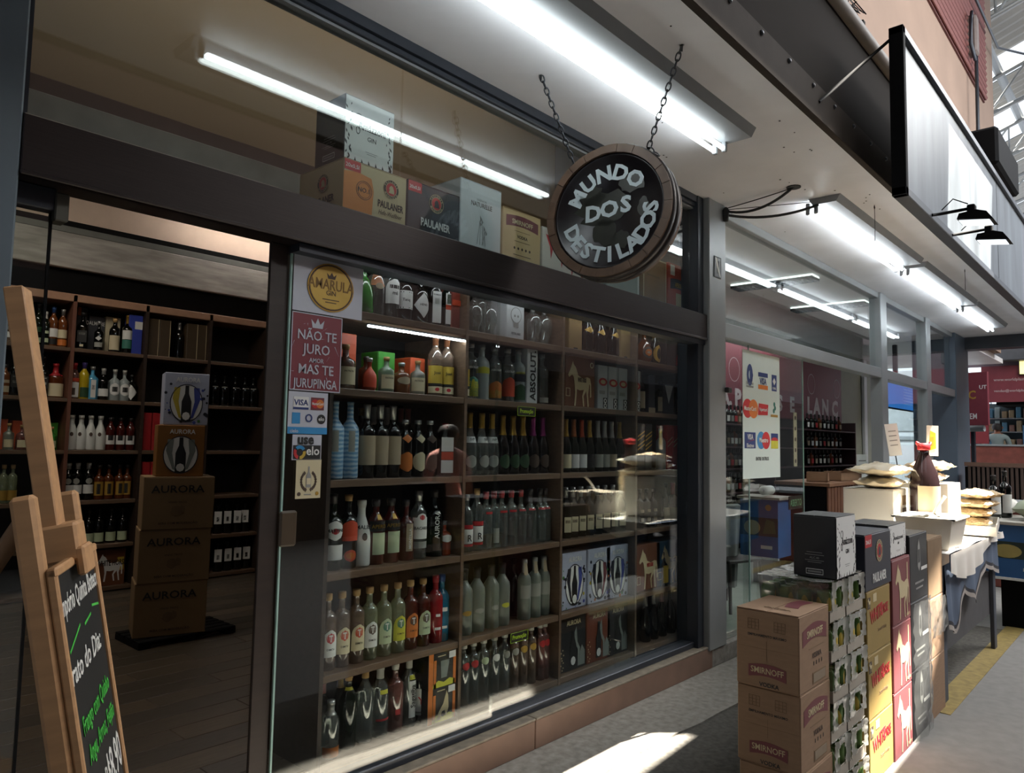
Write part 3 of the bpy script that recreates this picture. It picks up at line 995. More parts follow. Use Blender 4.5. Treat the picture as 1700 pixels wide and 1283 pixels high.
def sprigs(parent, Mf, w, h, m, seed, n=16, name='leaf_print'):
    """printed flowers that climb both edges of the white gin panel"""
    r = random.Random(seed)
    mb = MB()
    for i in range(n):
        for side in (0, 1):
            e = r.uniform(0.02, 0.16) * w
            cu, cv = (e if side == 0 else w - e), h * (0.04 + 0.9 * (i / n) ** 1.2)
            a = r.uniform(0.7, 2.4)
            l = r.uniform(0.05, 0.1) * h * (1.2 - 0.5 * i / n)
            dx, dy = math.cos(a), math.sin(a)
            mb.prism([(cu - dx * l * .5, cv - dy * l * .5), (cu + dy * l * .2, cv - dx * l * .2), (cu + dx * l * .5, cv + dy * l * .5), (cu - dy * l * .2, cv + dx * l * .2)], 0.0016, 0.002)
    for i in range(7):
        cu = w * (0.08 + 0.14 * i)
        l = r.uniform(0.04, 0.1) * h
        mb.prism([(cu - l * .3, 0.0), (cu + l * .3, 0.0), (cu + r.uniform(-.3, .3) * l, l)], 0.0016, 0.002)
    o = mb.build(name, m, parent, M=Mf)
    o['kind'] = 'stuff'
    return o


def gin_case(w, d, h, label, loc, rz=0.0, cat='carton'):
    t = carton('gin_carton', w, d, h, M_BLKBOX, label, cat, loc, rz, 'black and white gin cartons')
    f = face('front', w, d, h)
    patch('white_panel', rect(0.004, 0.004, w - 0.004, h - 0.004), t, f, M_WPRINT)
    sprigs(t, f, w, h, M_INK, int(w * 1000 + h * 100))
    write('Amázzoni', t, f, w * 0.54, h * 0.53, h * 0.17, M_INK, 0.01, sx=w / h * 0.82, out=0.002)
    ring('letter_swash', w * 0.27, h * 0.70, h * 0.055, h * 0.065, t, f, M_INK, out=0.0016)
    ring('letter_swash', w * 0.26, h * 0.50, h * 0.028, h * 0.038, t, f, M_INK, out=0.0016, ry=1.7)
    write('GIN', t, f, w * 0.54, h * 0.38, h * 0.10, M_INK, 0.01, out=0.002)
    patch('small_print', rect(w * .42, h * .2, w * .66, h * .208), t, f, M_GREYINK, out=0.0016)
    patch('small_print', rect(w * .45, h * .17, w * .63, h * .178), t, f, M_GREYINK, out=0.0016)
    g = face('left', w, d, h)
    for vv, hw in ((0.40, .18), (0.36, .22), (0.27, .22), (0.24, .16)):
        patch('small_print', rect(d * (.5 - hw), h * vv, d * (.5 + hw), h * (vv + .008)), t, g, M_GREYINK)
    write('ALC.40', t, g, d * .5, h * .30, h * .05, M_GREYINK, 0.01)
    for a in (rect(d * .3, h * .05, d * .7, h * .062), rect(d * .3, h * .128, d * .7, h * .14), rect(d * .3, h * .05, d * .312, h * .14), rect(d * .688, h * .05, d * .7, h * .14)):
        patch('frame_print', a, t, g, M_WPRINT)
    patch('frame_print', rect(d * .34, h * .08, d * .66, h * .11), t, g, M_GREYINK)
    return t


def roundel(parent, f, cu, cv, r, dark):
    """round brewery badge: dark ring with lettering, red middle and a pale monk's head"""
    MB().prism(disc(cu, cv, r, 28), 0.001, 0.0016).build('badge', M_NAVY if dark else M_INK, parent, M=f)
    ring('badge_ring', cu, cv, r * .95, r * 1.0, parent, f, M_BEIGE, out=0.0017, n=28)
    ring('badge_ring', cu, cv, r * .66, r * .70, parent, f, M_BEIGE, out=0.0017, n=28)
    MB().prism(disc(cu, cv, r * .66, 24), 0.0016, 0.002).build('badge_field', M_REDP, parent, M=f)
    MB().prism([(cu + r * a, cv + r * b) for a, b in ((-.35, -.42), (.4, -.42), (.36, -.05), (.22, .28), (.0, .4), (-.2, .25), (-.28, .05), (-.2, -.1))], 0.002, 0.0024).build('badge_head', M_BEIGE if not dark else M_NAVY, parent, M=f)
    for word, mid, inw in (('PAULANER', PI / 2, False), ('MÜNCHEN', -PI / 2, True)):
        k = len(word)
        st = 0.33
        for i, ch in enumerate(word):
            a = mid + (i - (k - 1) / 2) * (st if inw else -st)
            rot = a + PI / 2 if inw else a - PI / 2
            s_ = r * .27
            M_ = f @ Matrix.Translation((cu + r * .83 * math.cos(a), cv + r * .83 * math.sin(a), 0.002)) @ Matrix.Rotation(rot, 4, 'Z') @ Matrix.Translation((0, -.36 * s_, 0))
            link('letter', text_mesh(ch, M_BEIGE, 0.02, size=s_), parent, M=M_)


# --- cartons on the ledge behind the transom glass
YL = 0.17
ZL = 2.563


def span(pa, pb, py, y=YL):
    return xat(pa, y, py), xat(pb, y, py)


def vis(w, d, h):
    """front face of a ledge carton above the line where the lintel hides it"""
    return face('front', w, d, h) @ Matrix.Translation((0, .058, 0)), h - .058


x0, x1 = span(571, 675, 2.8)
top_z = 2.852
t = carton('beer_carton', x1 - x0, 0.36, top_z - ZL, M_BEIGE, 'cream wheat beer carton with an orange glass printed on it, on the ledge', 'carton', (x0, YL, ZL), group='cartons on the ledge over the window')
w, h = x1 - x0, top_z - ZL
f, h = vis(w, .36, h)
patch('orange_glass', [(0.0, 0.0), (w * .44, 0.0), (w * .46, h * .5), (w * .42, h * .74), (w * .2, h * .79), (0.0, h * .74)], t, f, M_ORANGE)
patch('red_corner', rect(0.003, h * .78, w * .25, h * .985), t, f, M_REDP, out=0.001)
write('20x0,5l', t, f, w * .125, h * .84, h * .11, M_WPRINT, 0.01)
write('NO.1', t, f, w * .31, h * .42, h * .13, M_BROWNINK, 0.02, out=0.002)
ring('stamp_ring', w * .31, h * .46, w * .115, w * .122, t, f, M_BROWNINK, out=0.0018)
ring('stamp_ring', w * .31, h * .46, w * .095, w * .1, t, f, M_BROWNINK, out=0.0018)
roundel(t, f, w * .74, h * .66, h * .2, False)
write('PAULANER', t, f, w * .735, h * .24, h * .20, M_INK, 0.02, sx=.66, out=0.002)
write('Hefe-Weißbier', t, f, w * .73, h * .09, h * .13, M_BROWNINK, 0.0, sx=.75, shear=.3, out=0.002)
g = face('left', w, .36, h) @ Matrix.Translation((0, .05, 0))
roundel(t, g, .2, h * .66, h * .19, False)
write('PAULANER', t, g, .2, h * .24, h * .2, M_INK, 0.02, sx=.8, out=0.002)

a0, a1 = span(574, 656, 3.0)
gin_case(a1 - a0, 0.23, 0.298, 'gin carton standing on the cream wheat beer carton on the ledge', (a0, YL + 0.01, top_z + 0.001))

x0, x1 = span(676, 764, 2.8)
w, h = x1 - x0 - .006, 0.295
t = carton('beer_carton', w, 0.34, h, M_NAVY, 'navy blue beer carton with white lettering on the ledge over the window', 'carton', (x0 + .004, YL, ZL), group='cartons on the ledge over the window')


def navy_beer(t, w, d, h, vis_=False):
    f = face('front', w, d, h)
    if vis_:
        f, h = vis(w, d, h)
    patch('red_corner', rect(0.003, h * .77, w * .25, h * .985), t, f, M_REDP)
    write('20x0,5l', t, f, w * .125, h * .83, h * .10, M_WPRINT, 0.01)
    roundel(t, f, w * .53, h * .66, h * .2, True)
    write('PAULANER', t, f, w * .52, h * .12, h * .23, M_WPRINT, 0.025, sx=.72, out=0.002)


navy_beer(t, w, .34, h, True)
x0, x1 = span(764, 833, 2.85)
w, h = x1 - x0 - .006, 0.405
t = carton('white_carton', w, 0.27, h, M_PALEBOX, 'tall plain white carton with thin stems printed on it, on the ledge', 'carton', (x0 + .003, YL, ZL), group='cartons on the ledge over the window')
f, h = vis(w, .27, h)
write('ESSÊNCIA', t, f, w * .5, h * .72, h * .05, M_GREYINK, 0.0)
write('NATURELLE', t, f, w * .5, h * .63, h * .105, M_BROWNINK, 0.0, sx=.82)
for k, (p, q, hh) in enumerate(((.40, .46, .42), (.47, .47, .5), (.55, .5, .46), (.60, .55, .36), (.52, .6, .3))):
    patch('stem_print', [(w * p, h * .05), (w * p + .003, h * .05), (w * q + .003, h * hh), (w * q, h * hh)], t, f, M_GREYINK)
    patch('leaf_print', [(w * q, h * hh), (w * (q + .05), h * (hh - .05)), (w * (q + .01), h * (hh - .09))], t, f, M_GREYINK)


def vodka_front(t, f, w, h, cy_=.55):
    patch('maroon_label', arch_label(w * .84, h * .22, h * .05, u0=w * .08, v0=h * (cy_ + .08)), t, f, M_MAROON)
    write('SMIRNOFF', t, f, w * .5, h * (cy_ + .16), h * .135, M_BEIGE, 0.015, sx=w / h * .88, out=0.0018)
    patch('small_print', rect(w * .3, h * (cy_ + .02), w * .7, h * (cy_ + .03)), t, f, M_KRAFTD)
    write('VODKA', t, f, w * .5, h * (cy_ - .12), h * .095, M_BROWNINK, 0.02, sx=.95, out=0.0018)


x0, x1 = span(834, 898, 2.75)
w, h = x1 - x0 - .006, 0.335
t = carton('vodka_carton', w, 0.30, h, mat('pale_buff_carton', '#c2a67a', 0.7, var=0.05), 'buff vodka carton with an arched maroon label on the ledge beside the barrel sign', 'carton', (x0 + .003, YL, ZL), group='cartons on the ledge over the window')
f, h = vis(w, .3, h)
vodka_front(t, f, w, h, .55)
for k in range(5):
    patch('crest_print', disc(w * (.3 + .1 * k), h * .22, h * .028, 10), t, f, M_BROWNINK)
patch('small_print', rect(w * .3, h * .36, w * .7, h * .372), t, f, M_KRAFTD)
patch('bar_print', rect(w * .27, h * .08, w * .73, h * .092), t, f, M_BROWNINK)

x0, x1 = span(900, 985, 2.7)
w, h = x1 - x0, .30
t = carton('red_white_carton', w, .25, h, mat('off_white_carton', '#cfc6bb', .65, var=.04), 'off-white carton with red swirls half hidden behind the barrel sign', 'carton', (x0, YL, ZL), group='cartons on the ledge over the window')
f, h = vis(w, .25, h)
for k in range(4):
    cu, cv = w * (.12 + .2 * k), h * (.75 - .15 * k)
    patch('swirl_print', [(cu - .03, cv + .02), (cu + .01, cv - .05), (cu + .02, cv - .12), (cu + .04, cv - .05), (cu + .05, cv + .0), (cu + .02, cv + .01)], t, f, M_REDP)
x0, x1 = span(1008, 1062, 2.7)
w, h = x1 - x0, .31
t = carton('grey_green_carton', w, .2, h, mat('grey_green_carton', '#8d9690', .6, var=.05), 'grey green carton on the ledge to the right below the barrel sign', 'carton', (x0, YL, ZL), group='cartons on the ledge over the window')
f = face('front', w, .2, h)
write('RESERVA', t, f, w * .45, h * .68, h * .13, M_GREYINK, .02, sx=.8)
write('ESPECIAL', t, f, w * .45, h * .54, h * .11, M_GREYINK, .02, sx=.8)
patch('pale_edge', rect(w * .93, 0.0, w * .97, h), t, f, M_WPRINT)
x0, x1 = span(1068, 1107, 2.7)
w, h = x1 - x0 - .01, .355
t = carton('brown_carton', w, .22, h, mat('plain_brown_carton', '#8d6c4b', .7, var=.06), 'plain brown carton with pale edges on the ledge near the pillar', 'carton', (x0, YL, ZL), group='cartons on the ledge over the window')
f = face('front', w, .22, h)
for r_ in (rect(0, 0, .008, h), rect(w - .008, 0, w, h), rect(0, h - .008, w, h)):
    patch('pale_edge', r_, t, f, M_BEIGE)
patch('grain_print', rect(w * .15, h * .62, w * .7, h * .65), t, f, M_KRAFTD)
x0, x1 = span(1109, 1144, 2.7)
w, h = x1 - x0 - .03, .37
t = carton('red_orange_carton', w, .2, h, mat('orange_red_carton', '#b8462f', .55, var=.06), 'orange red aperitif carton at the pillar end of the ledge', 'carton', (x0 + .005, YL, ZL), group='cartons on the ledge over the window')
f = face('front', w, .2, h)
patch('dark_band', arch_label(w * .8, h * .2, h * .03, u0=w * .1, v0=h * .48), t, f, M_NAVY)
write('APEROL', t, f, w * .5, h * .54, h * .13, M_GOLD, .02, sx=.55, out=.002)
patch('pale_label', rect(w * .38, h * .06, w * .7, h * .42), t, f, M_BEIGE)
patch('pale_label', rect(w * .1, h * .76, w * .32, h * .97), t, f, M_WPRINT)

# --- stacks on the pavement
YF = -1.41
rnd = random.Random(21)
for k in range(3):
    w, d, h = .335, .262, .309
    t = carton('vodka_carton', w, d, h, M_KRAFT, ['brown vodka carton on the pavement at the bottom of the nearest stack', 'brown vodka carton in the middle of the nearest stack', 'brown vodka carton with an arched maroon label topping the nearest stack'][k], 'carton',
               (2.985 + (.012 if k == 0 else .008 if k == 1 else 0), YF + rnd.uniform(0, .012), k * .3095), rz=0, group='brown vodka cartons in a stack')
    f = face('front', w, d, h)
    patch('maroon_label', arch_label(w * .80, h * .20, h * .07, u0=w * .1, v0=h * .58), t, f, M_MAROON)
    write('SMIRNOFF', t, f, w * .5, h * .67, h * .135, M_BEIGE, .012, sx=.92, out=.0018)
    write('VODKA', t, f, w * .56, h * .39, h * .095, M_BROWNINK, .02, sx=1.0, out=.0018)
    patch('small_print', rect(w * .3, h * .52, w * .8, h * .53), t, f, M_KRAFTD)
    for j in range(4):
        patch('icon_print', rect(w * (.45 + .09 * j), h * .29, w * (.475 + .09 * j), h * .34), t, f, M_BROWNINK)
    patch('code_box', rect(w * .42, h * .05, w * .86, h * .2), t, f, M_KRAFTD)
    patch('bar_code', rect(w * .44, h * .07, w * .84, h * .18), t, f, mat('grey_barcode', '#8b7a66', .7), out=.0016)
    g = face('left', w, d, h)
    patch('maroon_label', arch_label(d * .60, h * .155, h * .035, u0=d * .2, v0=h * .12), t, g, M_MAROON)
    write('SMIRNOFF', t, g, d * .5, h * .185, h * .11, M_BEIGE, .012, sx=.88, out=.0018)
    write('VODKA', t, g, d * .53, h * .02, h * .075, M_INK, .02, out=.0018)
    for q in (0, 1):
        for i in range(4):
            patch('grid_print', rect(d * (.19 + .42 * q), h * (.74 + .043 * i), d * (.37 + .42 * q), h * (.745 + .043 * i)), t, g, M_KRAFTD)
            patch('grid_print', rect(d * (.19 + .42 * q + .058 * i), h * .74, d * (.196 + .42 * q + .058 * i), h * .875), t, g, M_KRAFTD)
    write('EMPILHAMENTO MÁXIMO', t, g, d * .5, h * .655, h * .045, M_INK, .012)
    MB().box(d * .0, d, h * .5, h * .503, .0005, .001).build('crease', M_KRAFTD, t, M=g)
    MB().box(d * .49, d * .493, h * .36, h * .6, .0005, .001).build('crease', M_KRAFTD, t, M=g)
    if k == 2:
        tp = face('top', w, d, h)
        patch('maroon_label', [(p[0], p[1]) for p in arch_label(w * .5, d * .22, d * .06, u0=w * .4, v0=d * .2)], t, tp, M_MAROON, out=.0012)
        write('VODKA', t, tp, w * .25, d * .45, .035, M_KRAFTD, .01, rot=PI / 2, out=.002)

# trays of green cans shrink-wrapped in film
M_CAN = mat('green_can', '#4f6b33', .35, .3, var=.1)
M_CANY = mat('yellow_can_print', '#c0a642', .4, .2, var=.1)
M_CANT = mat('can_aluminium', '#a7a9a5', .3, .8)
M_TRAY = mat('pale_tray_board', '#a59c8f', .75, var=.06)
CR = 0.0325
canm = MB().lathe([(CR * .8, 0), (CR, .006), (CR, .108), (CR * .78, .12), (CR * .8, .122), (CR * .7, .119)], 12)
can_mesh = canm.mesh('can', M_CAN)
prt = MB()
for a0 in (-2.6, -1.1):
    vv, ff = [], []
    for i in range(5):
        a = a0 + .9 * i / 4
        lo, hi = .02 + .015 * math.cos(i * 1.6), .085 + .015 * math.sin(i)
        vv += [(CR * 1.012 * math.cos(a), CR * 1.012 * math.sin(a), lo), (CR * 1.012 * math.cos(a), CR * 1.012 * math.sin(a), hi)]
        if i:
            ff.append((2 * i - 2, 2 * i, 2 * i + 1, 2 * i - 1))
    prt.add(vv, ff)
print_mesh = prt.mesh('can_print', M_CANY)


def tray_mesh(w, d):
    m = MB().box(0, w, 0, d, 0, .004)
    m.box(0, w, 0, .004, 0, .05).box(0, w, d - .004, d, 0, .05).box(0, .004, 0, d, 0, .05).box(w - .004, w, 0, d, 0, .05)
    return m.mesh('tray', M_TRAY)


def film_mesh(w, d, h, seed):
    r = random.Random(seed)
    m = MB()

    def wob():
        return r.uniform(-.004, .004)
    for (ax, off) in (('f', -.003), ('l', -.003), ('t', h + .002)):
        def fn(u_, v_):
            if ax == 'f':
                return (u_ * w, off + wob() + .010 * abs(math.sin(u_ * 3 * PI)) ** .5 - .008, .045 + v_ * (h - .045))
            if ax == 'l':
                return (off + wob() - .002, u_ * d, .045 + v_ * (h - .045))
            return (u_ * w, v_ * d, off + wob() * 1.2)
        n0 = len(m.f)
        m.sheet(fn, 14, 9, mi=0 if ax == 'l' else 1)
        if ax == 'f':       # the film is torn open round the middle cans
            keep = [q for q in range(n0, len(m.f)) if ((sum(m.v[i][0] for i in m.f[q]) / 4 - w * .58) / (w * .27)) ** 2 + ((sum(m.v[i][2] for i in m.f[q]) / 4 - h * .55) / (h * .28)) ** 2 > 1]
            m.f = m.f[:n0] + [m.f[q] for q in keep]
            m.mi = m.mi[:n0] + [m.mi[q] for q in keep]
            m.sm = m.sm[:n0] + [m.sm[q] for q in keep]
    return m.mesh('film', [M_FILM, M_FILMW])


ORDT = ['bottom', 'second', 'third', 'fourth', 'fifth', 'top']
for c, (xx, w) in enumerate(((3.335, .20), (3.548, .235))):
    d, h = .325, .1685
    tm, fm = tray_mesh(w, d), film_mesh(w, d, h, c)
    for k in range(6):
        nm = 'film-wrapped tray of green cans, %s in the %s of two columns' % (('%s one' % ORDT[k]) if k in (0, 5) else '%s from the ground' % ORDT[k], ('nearer', 'farther')[c])
        t = thing('can_tray', nm, 'tray of cans', (xx + .003 * (k % 2), YF + .004 * (k % 3), k * h), (0, 0, 0), 'trays of green cans')
        link('tray', tm, t)
        link('film', fm, t)
        nx_, ny_ = 3, 4
        for i in range(nx_):
            for j in range(ny_):
                if j == 0 or i == 0 or (k == 5 and j < 4):
                    o = link('can', can_mesh, t, (CR + .004 + i * (w - 2 * CR - .008) / (nx_ - 1), CR + .006 + j * (d - 2 * CR - .012) / (ny_ - 1), .006), (0, 0, (i * 1.3 + j * .7 + k)))
                    link('can_print', print_mesh, o)

gin_case(.262, .19, .275, 'gin carton on top of the film-wrapped can trays outside', (3.405, YF, 6 * .1685 + .008), 0)

# yellow and red whisky cartons, navy beer carton, dark cartons, plain cartons
POS3 = ['bottom', 'middle', 'top']
for k in range(3):
    w, d, h = .385, .30, .303
    t = carton('whisky_carton', w, d, h, M_YELBOX, 'yellow whisky carton with red lettering, %s of three under the navy beer carton' % POS3[k], 'carton', (3.832 - .006 * k, YF, k * .3035), group='yellow whisky cartons')
    f = face('front', w, d, h)
    write('WHITE', t, f, w * .40, h * .50, h * .30, M_REDP, .015, sx=.72, rot=.10, out=.0012)
    write('HORSE', t, f, w * .70, h * .545, h * .22, M_REDP, .015, sx=.75, rot=.03, out=.0014)
    for r_, m_ in ((rect(w * .03, h * .72, w * .14, h * .90), M_BROWNINK), (rect(w * .25, h * .80, w * .40, h * .93), M_BEIGE)):
        patch('stamp', r_, t, f, m_)
    write('Scotch Whisky', t, f, w * .62, h * .30, h * .08, M_KRAFTD, 0, shear=.2, out=.0012)
    horse(t, f, w * .06, h * .74, .05, M_BEIGE, out=.0018)
w, h = .43, .272
t = carton('beer_carton', w, .30, h, M_NAVY, 'navy blue beer carton on the yellow whisky cartons outside', 'carton', (3.79, YF - .004, .9115))
navy_beer(t, w, .30, h)
for k in range(3):
    w, d, h = .345, .29, .338
    t = carton('whisky_carton', w, d, h, M_REDBOX, 'brick red whisky carton with a pale horse, %s of three next to the yellow ones' % POS3[k], 'carton', (4.222 + .004 * k, YF - .006, k * .3385), group='red whisky cartons')
    f = face('front', w, d, h)
    horse(t, f, w * .36, h * .05, h * .92, M_BEIGE)
    patch('bar_print', rect(w * .80, h * .55, w * .85, h * .9), t, f, M_BEIGE)
    patch('small_print', rect(w * .72, h * .06, w * .94, h * .1), t, f, M_KRAFT)
gin_case(.33, .22, .175, 'low gin carton lying on the brick red whisky cartons', (4.235, YF + .01, 3 * .3385 + .004))
for k in range(3):
    w, d, h = .385, .29, .372
    t = carton('dark_carton', w, d, h, M_BLKBOX, 'black spirits carton with a grey emblem, %s of three by the brown cartons' % POS3[k], 'carton', (4.585, YF - .004, k * .3725), group='black spirits cartons')
    f = face('front', w, d, h)
    patch('emblem', [(w * .42, h * .5), (w * .5, h * .42), (w * .58, h * .5), (w * .56, h * .8), (w * .5, h * .92), (w * .44, h * .8)], t, f, M_GREYINK)
    patch('emblem', rect(w * .46, h * .55, w * .54, h * .75), t, f, M_BLKBOX, out=.0016)
    patch('bar_print', rect(w * .25, h * .24, w * .75, h * .27), t, f, M_GREYINK)
    patch('bar_print', rect(w * .3, h * .16, w * .7, h * .185), t, f, M_GREYINK)
    patch('pale_sticker', rect(w * .62, h * .42, w * .97, h * .47), t, f, M_WPRINT)
    if k < 2:
        r = random.Random(40 + k)
        mb = MB()
        mb.sheet(lambda u_, v_: (u_ * w, -.006 - r.uniform(0, .014) - .02 * math.sin(u_ * PI), v_ * h), 10, 10)
        mb.build('crinkled_film', M_FILM, t)
for k in range(3):
    w, d, h = .365, .30, .353
    t = carton('plain_carton', w, d, h, M_KRAFTD if k == 2 else M_KRAFT, 'plain brown carton, %s of three beside the blue draped table' % POS3[k], 'carton', (4.982, YF - .004, k * .3535), group='plain brown cartons', tape=M_BEIGE)
    if k == 1:
        r = random.Random(50)
        mb = MB()
        mb.sheet(lambda u_, v_: (w * (.0 + 1.02 * u_), -.004 - r.uniform(0, .022), h * (.35 + .62 * v_)), 10, 7)
        mb.build('torn_film', M_FILM, t)

# Aurora wine carton stack inside on its pallet
pal = thing('floor_pallet', 'low black pallet on the plank floor under the wine carton stack', 'pallet', (2.07, 2.60, .171), (0, 0, 0))
for j in range(5):
    MB().box(0, .68, .02 + j * .085, .085 + j * .085, .035, .05, bev=.003).build('pallet_board', M_BLACK, pal)
for x in (.0, .3, .6):
    MB().box(x, x + .08, .02, .425, 0, .035).build('pallet_runner', M_BLACK, pal)
RZ = -.30
for k in range(3):
    w, d, h = .46, .34, .362
    t = carton('wine_carton', w, d, h, mat('dim_wine_carton', '#8d7251', .75, var=.08), 'brown wine carton %s in the stack on the black pallet' % ('at the bottom', 'in the middle', 'at the top')[k], 'carton', (2.07 + .008 * k, 2.735 - .005 * k, .222 + k * .3625), RZ, 'wine cartons on the pallet')
    f = face('front', w, d, h)
    write('AURORA', t, f, w * .48, h * .70, h * .20, M_INK, .012, sx=1.15)
    write('VINHO TINTO', t, f, w * .48, h * .50, h * .05, M_BROWNINK)
    patch('vine_print', blob(w * .46, h * .36, .035, .035, 70), t, f, M_KRAFTD)
    patch('vine_print', blob(w * .55, h * .38, .02, .03, 71), t, f, M_KRAFTD)
    write('BEBA COM MODERAÇÃO', t, f, w * .5, h * .10, h * .055, M_BROWNINK, .01, sx=1.1)


def gift(parent_label, w, d, h, m, loc, rz, splash, bottle_m, sides, txt='AURORA', txtm=None, cat='gift box', group=None, art='window'):
    """gift carton with a cut-out window that shows a bottle between two glasses"""
    t = carton('gift_carton', w, d, h, m, parent_label, cat, loc, rz, group, flaps=False)
    f = face('front', w, d, h)
    write(txt, t, f, w * .52, h * .83, h * .125, txtm or M_WPRINT, .015, sx=w / h * 1.05, out=.002)
    if art == 'window':
        patch('window_back', disc(w * .5, h * .42, w * .36, 24, h * .36), t, f, M_WPRINT, out=.0008)
        ring('window_rim', w * .5, h * .42, w * .35, w * .37, t, f, M_NAVY, out=.0016, n=28, ry=h / w)
        for s, mm in ((-1, sides[0]), (1, sides[1])):
            patch('glass_print', [(w * (.5 + s * .1), h * .12), (w * (.5 + s * .16), h * .14), (w * (.5 + s * .31), h * .5), (w * (.5 + s * .28), h * .72), (w * (.5 + s * .15), h * .72), (w * (.5 + s * .18), h * .45)], t, f, mm, out=.0018)
    patch('bottle_print', [(w * .39, h * .07), (w * .61, h * .07), (w * .61, h * .45), (w * .545, h * .6), (w * .54, h * .76), (w * .46, h * .76), (w * .455, h * .6), (w * .39, h * .45)], t, f, bottle_m, out=.0026)
    patch('label_print', disc(w * .5, h * .17, w * .09, 8, h * .08), t, f, M_WPRINT, out=.0034)
    if splash:
        r = random.Random(len(parent_label))
        cols = [M_NAVY, mat('splash_yellow', '#b9a637', .6), mat('splash_blue', '#3a4795', .6), mat('splash_green', '#3f7a3a', .6), mat('splash_orange', '#b0653a', .6)]
        for i in range(22):
            e = r.choice([0, 1])
            cu = r.uniform(.03, .16) if e else r.uniform(.84, .97)
            if i % 4 == 0:
                cu = r.uniform(.1, .9)
            cv = r.uniform(.03, .12) if i % 4 == 0 else r.uniform(.05, .8)
            patch('splash', disc(w * cu, h * cv, w * r.uniform(.012, .05), 10), t, f, cols[0] if r.random() < .5 else r.choice(cols), out=.0012)
    return t


M_AUW = mat('pearl_gift_board', '#a9aec2', .5, var=.05)
M_AUB = mat('amber_gift_board', '#8a5a24', .5, var=.12, scale=3)
M_SPB = mat('splash_blue', '#3a4795', .6)
M_SPY = mat('splash_yellow', '#b9a637', .6)
M_GREYP = mat('grey_glass_print', '#7d837f', .4)
gift('amber wine gift box with two glasses on the wine carton stack',   .31, .22, .36, M_AUB, (2.165, 2.735, 1.312), RZ, False, M_BLKBOX, (M_GREYP, M_GREYP))
gift('pearl wine gift box with coloured splashes topping the wine carton stack', .295, .2, .37, M_AUW, (2.20, 2.745, 1.674), RZ, True, M_BLKBOX, (M_SPY, M_SPB))
# ---------------------------------------------------------------- shelving
YS = 0.22
ZW = [2.185, 1.825, 1.415, 1.008, 0.575, 0.205]           # top faces of the window shelves
DIV = [1.862, 2.69, 3.515, 4.34, 5.10]
un = thing('window_shelving', 'tall brown shelving unit of six shelves right behind the shop window', 'shelving', (1.862, YS, .17))
D_ = .50
for i, x in enumerate(DIV):
    MB().box(x - 1.862, x - 1.862 + .02, 0, D_ + .02, 0, 2.355).build('upright', M_SHELF if i else M_SHELFD, un)
for z in ZW:
    for a, b in zip(DIV[:-1], DIV[1:]):
        MB().box(a - 1.842, b - 1.862, .004, D_, z - .17 - .032, z - .17, bev=.002).build('shelf_board', M_SHELF, un)
MB().box(0, DIV[-1] - 1.862, 0, D_, 2.335, 2.355).build('top_board', M_SHELFD, un)
MB().box(0, DIV[-1] - 1.862, D_, D_ + .02, 0, 2.355).build('back_panel', mat('almost_black_back', '#17120f', .7), un)

YB = 4.72
ZB = [2.36, 1.91, 1.45, 1.0, .60, .215]
XB = [1.3, 2.19, 2.815, 3.44, 4.06, 4.7]
ub = thing('back_shelving', 'long dark shelving unit along the back wall of the shop', 'shelving', (1.3, YB, .17))
for i, x in enumerate(XB):
    MB().box(x - 1.3, x - 1.3 + .03, 0, .36, 0, 2.66).build('upright', M_REDWOOD if i < 2 else M_SHELFD, ub)  # darker wood on the right-hand uprights imitates the dimmer light there
for z in ZB:
    for a, b in zip(XB[:-1], XB[1:]):
        MB().box(a - 1.27, b - 1.3, .004, .36, z - .205, z - .17, bev=.003).build('shelf_board', M_SHELF, ub)
MB().box(0, 3.43, 0, .36, 2.60, 2.67, bev=.004).build('top_board', mat('pale_oak_top', '#a8826a', .5, var=.15), ub)
MB().box(0, 3.43, .35, .37, 0, 2.6).build('back_panel', mat('almost_black_back', '#17120f', .7), ub)

# ---------------------------------------------------------------- bottles
G = dict(
    black=mat('black_glass', '#0b0c0b', .08, spec=.6, var=.1),
    green=mat('dark_green_glass', '#10190f', .08, spec=.6, var=.1),
    lgreen=mat('bright_green_glass', '#2f7d2c', .12, spec=.6, var=.15),
    amber=mat('amber_glass', '#5a2c12', .08, spec=.6, var=.15),
    red=mat('red_glass', '#8e1d24', .12, spec=.6, var=.1),
    blue=mat('blue_glass', '#1e6a8c', .12, spec=.6, var=.15, scale=20),
    bombay=mat('pale_blue_glass', '#4f9cc2', .1, spec=.6, var=.1),
    white=mat('white_coated_glass', '#d8dad6', .3, var=.03),
    yellow=mat('yellow_glass', '#b9a21f', .15, var=.1),
    rose=mat('brown_red_liqueur', '#4a1712', .1, spec=.6, var=.15),
    orange=mat('orange_liqueur', '#8d2f16', .1, spec=.6, var=.15),
    clear=glass('clear_bottle_glass', tint=(.86, .9, .88), body=.10, bodycol=(.55, .6, .58), rough=.04, base=.09),
    lime=glass('greenish_liqueur_glass', tint=(.62, .70, .45), body=.35, bodycol=(.42, .47, .3), rough=.04, base=.08),
    brownc=glass('brownish_liqueur_glass', tint=(.5, .36, .26), body=.5, bodycol=(.25, .17, .12), rough=.04, base=.08),
    redc=glass('reddish_liqueur_glass', tint=(.55, .3, .26), body=.45, bodycol=(.3, .12, .1), rough=.04, base=.08),
    frost=glass('frosted_bottle_glass', tint=(.62, .68, .60), body=.40, bodycol=(.36, .40, .34), rough=.35, base=.06),
    frosty=glass('frosted_grey_glass', tint=(.6, .66, .66), body=.7, bodycol=(.4, .46, .46), rough=.35, base=.06),
    cognac=mat('cognac_brown', '#6a3a1c', .1, spec=.6, var=.15),
)


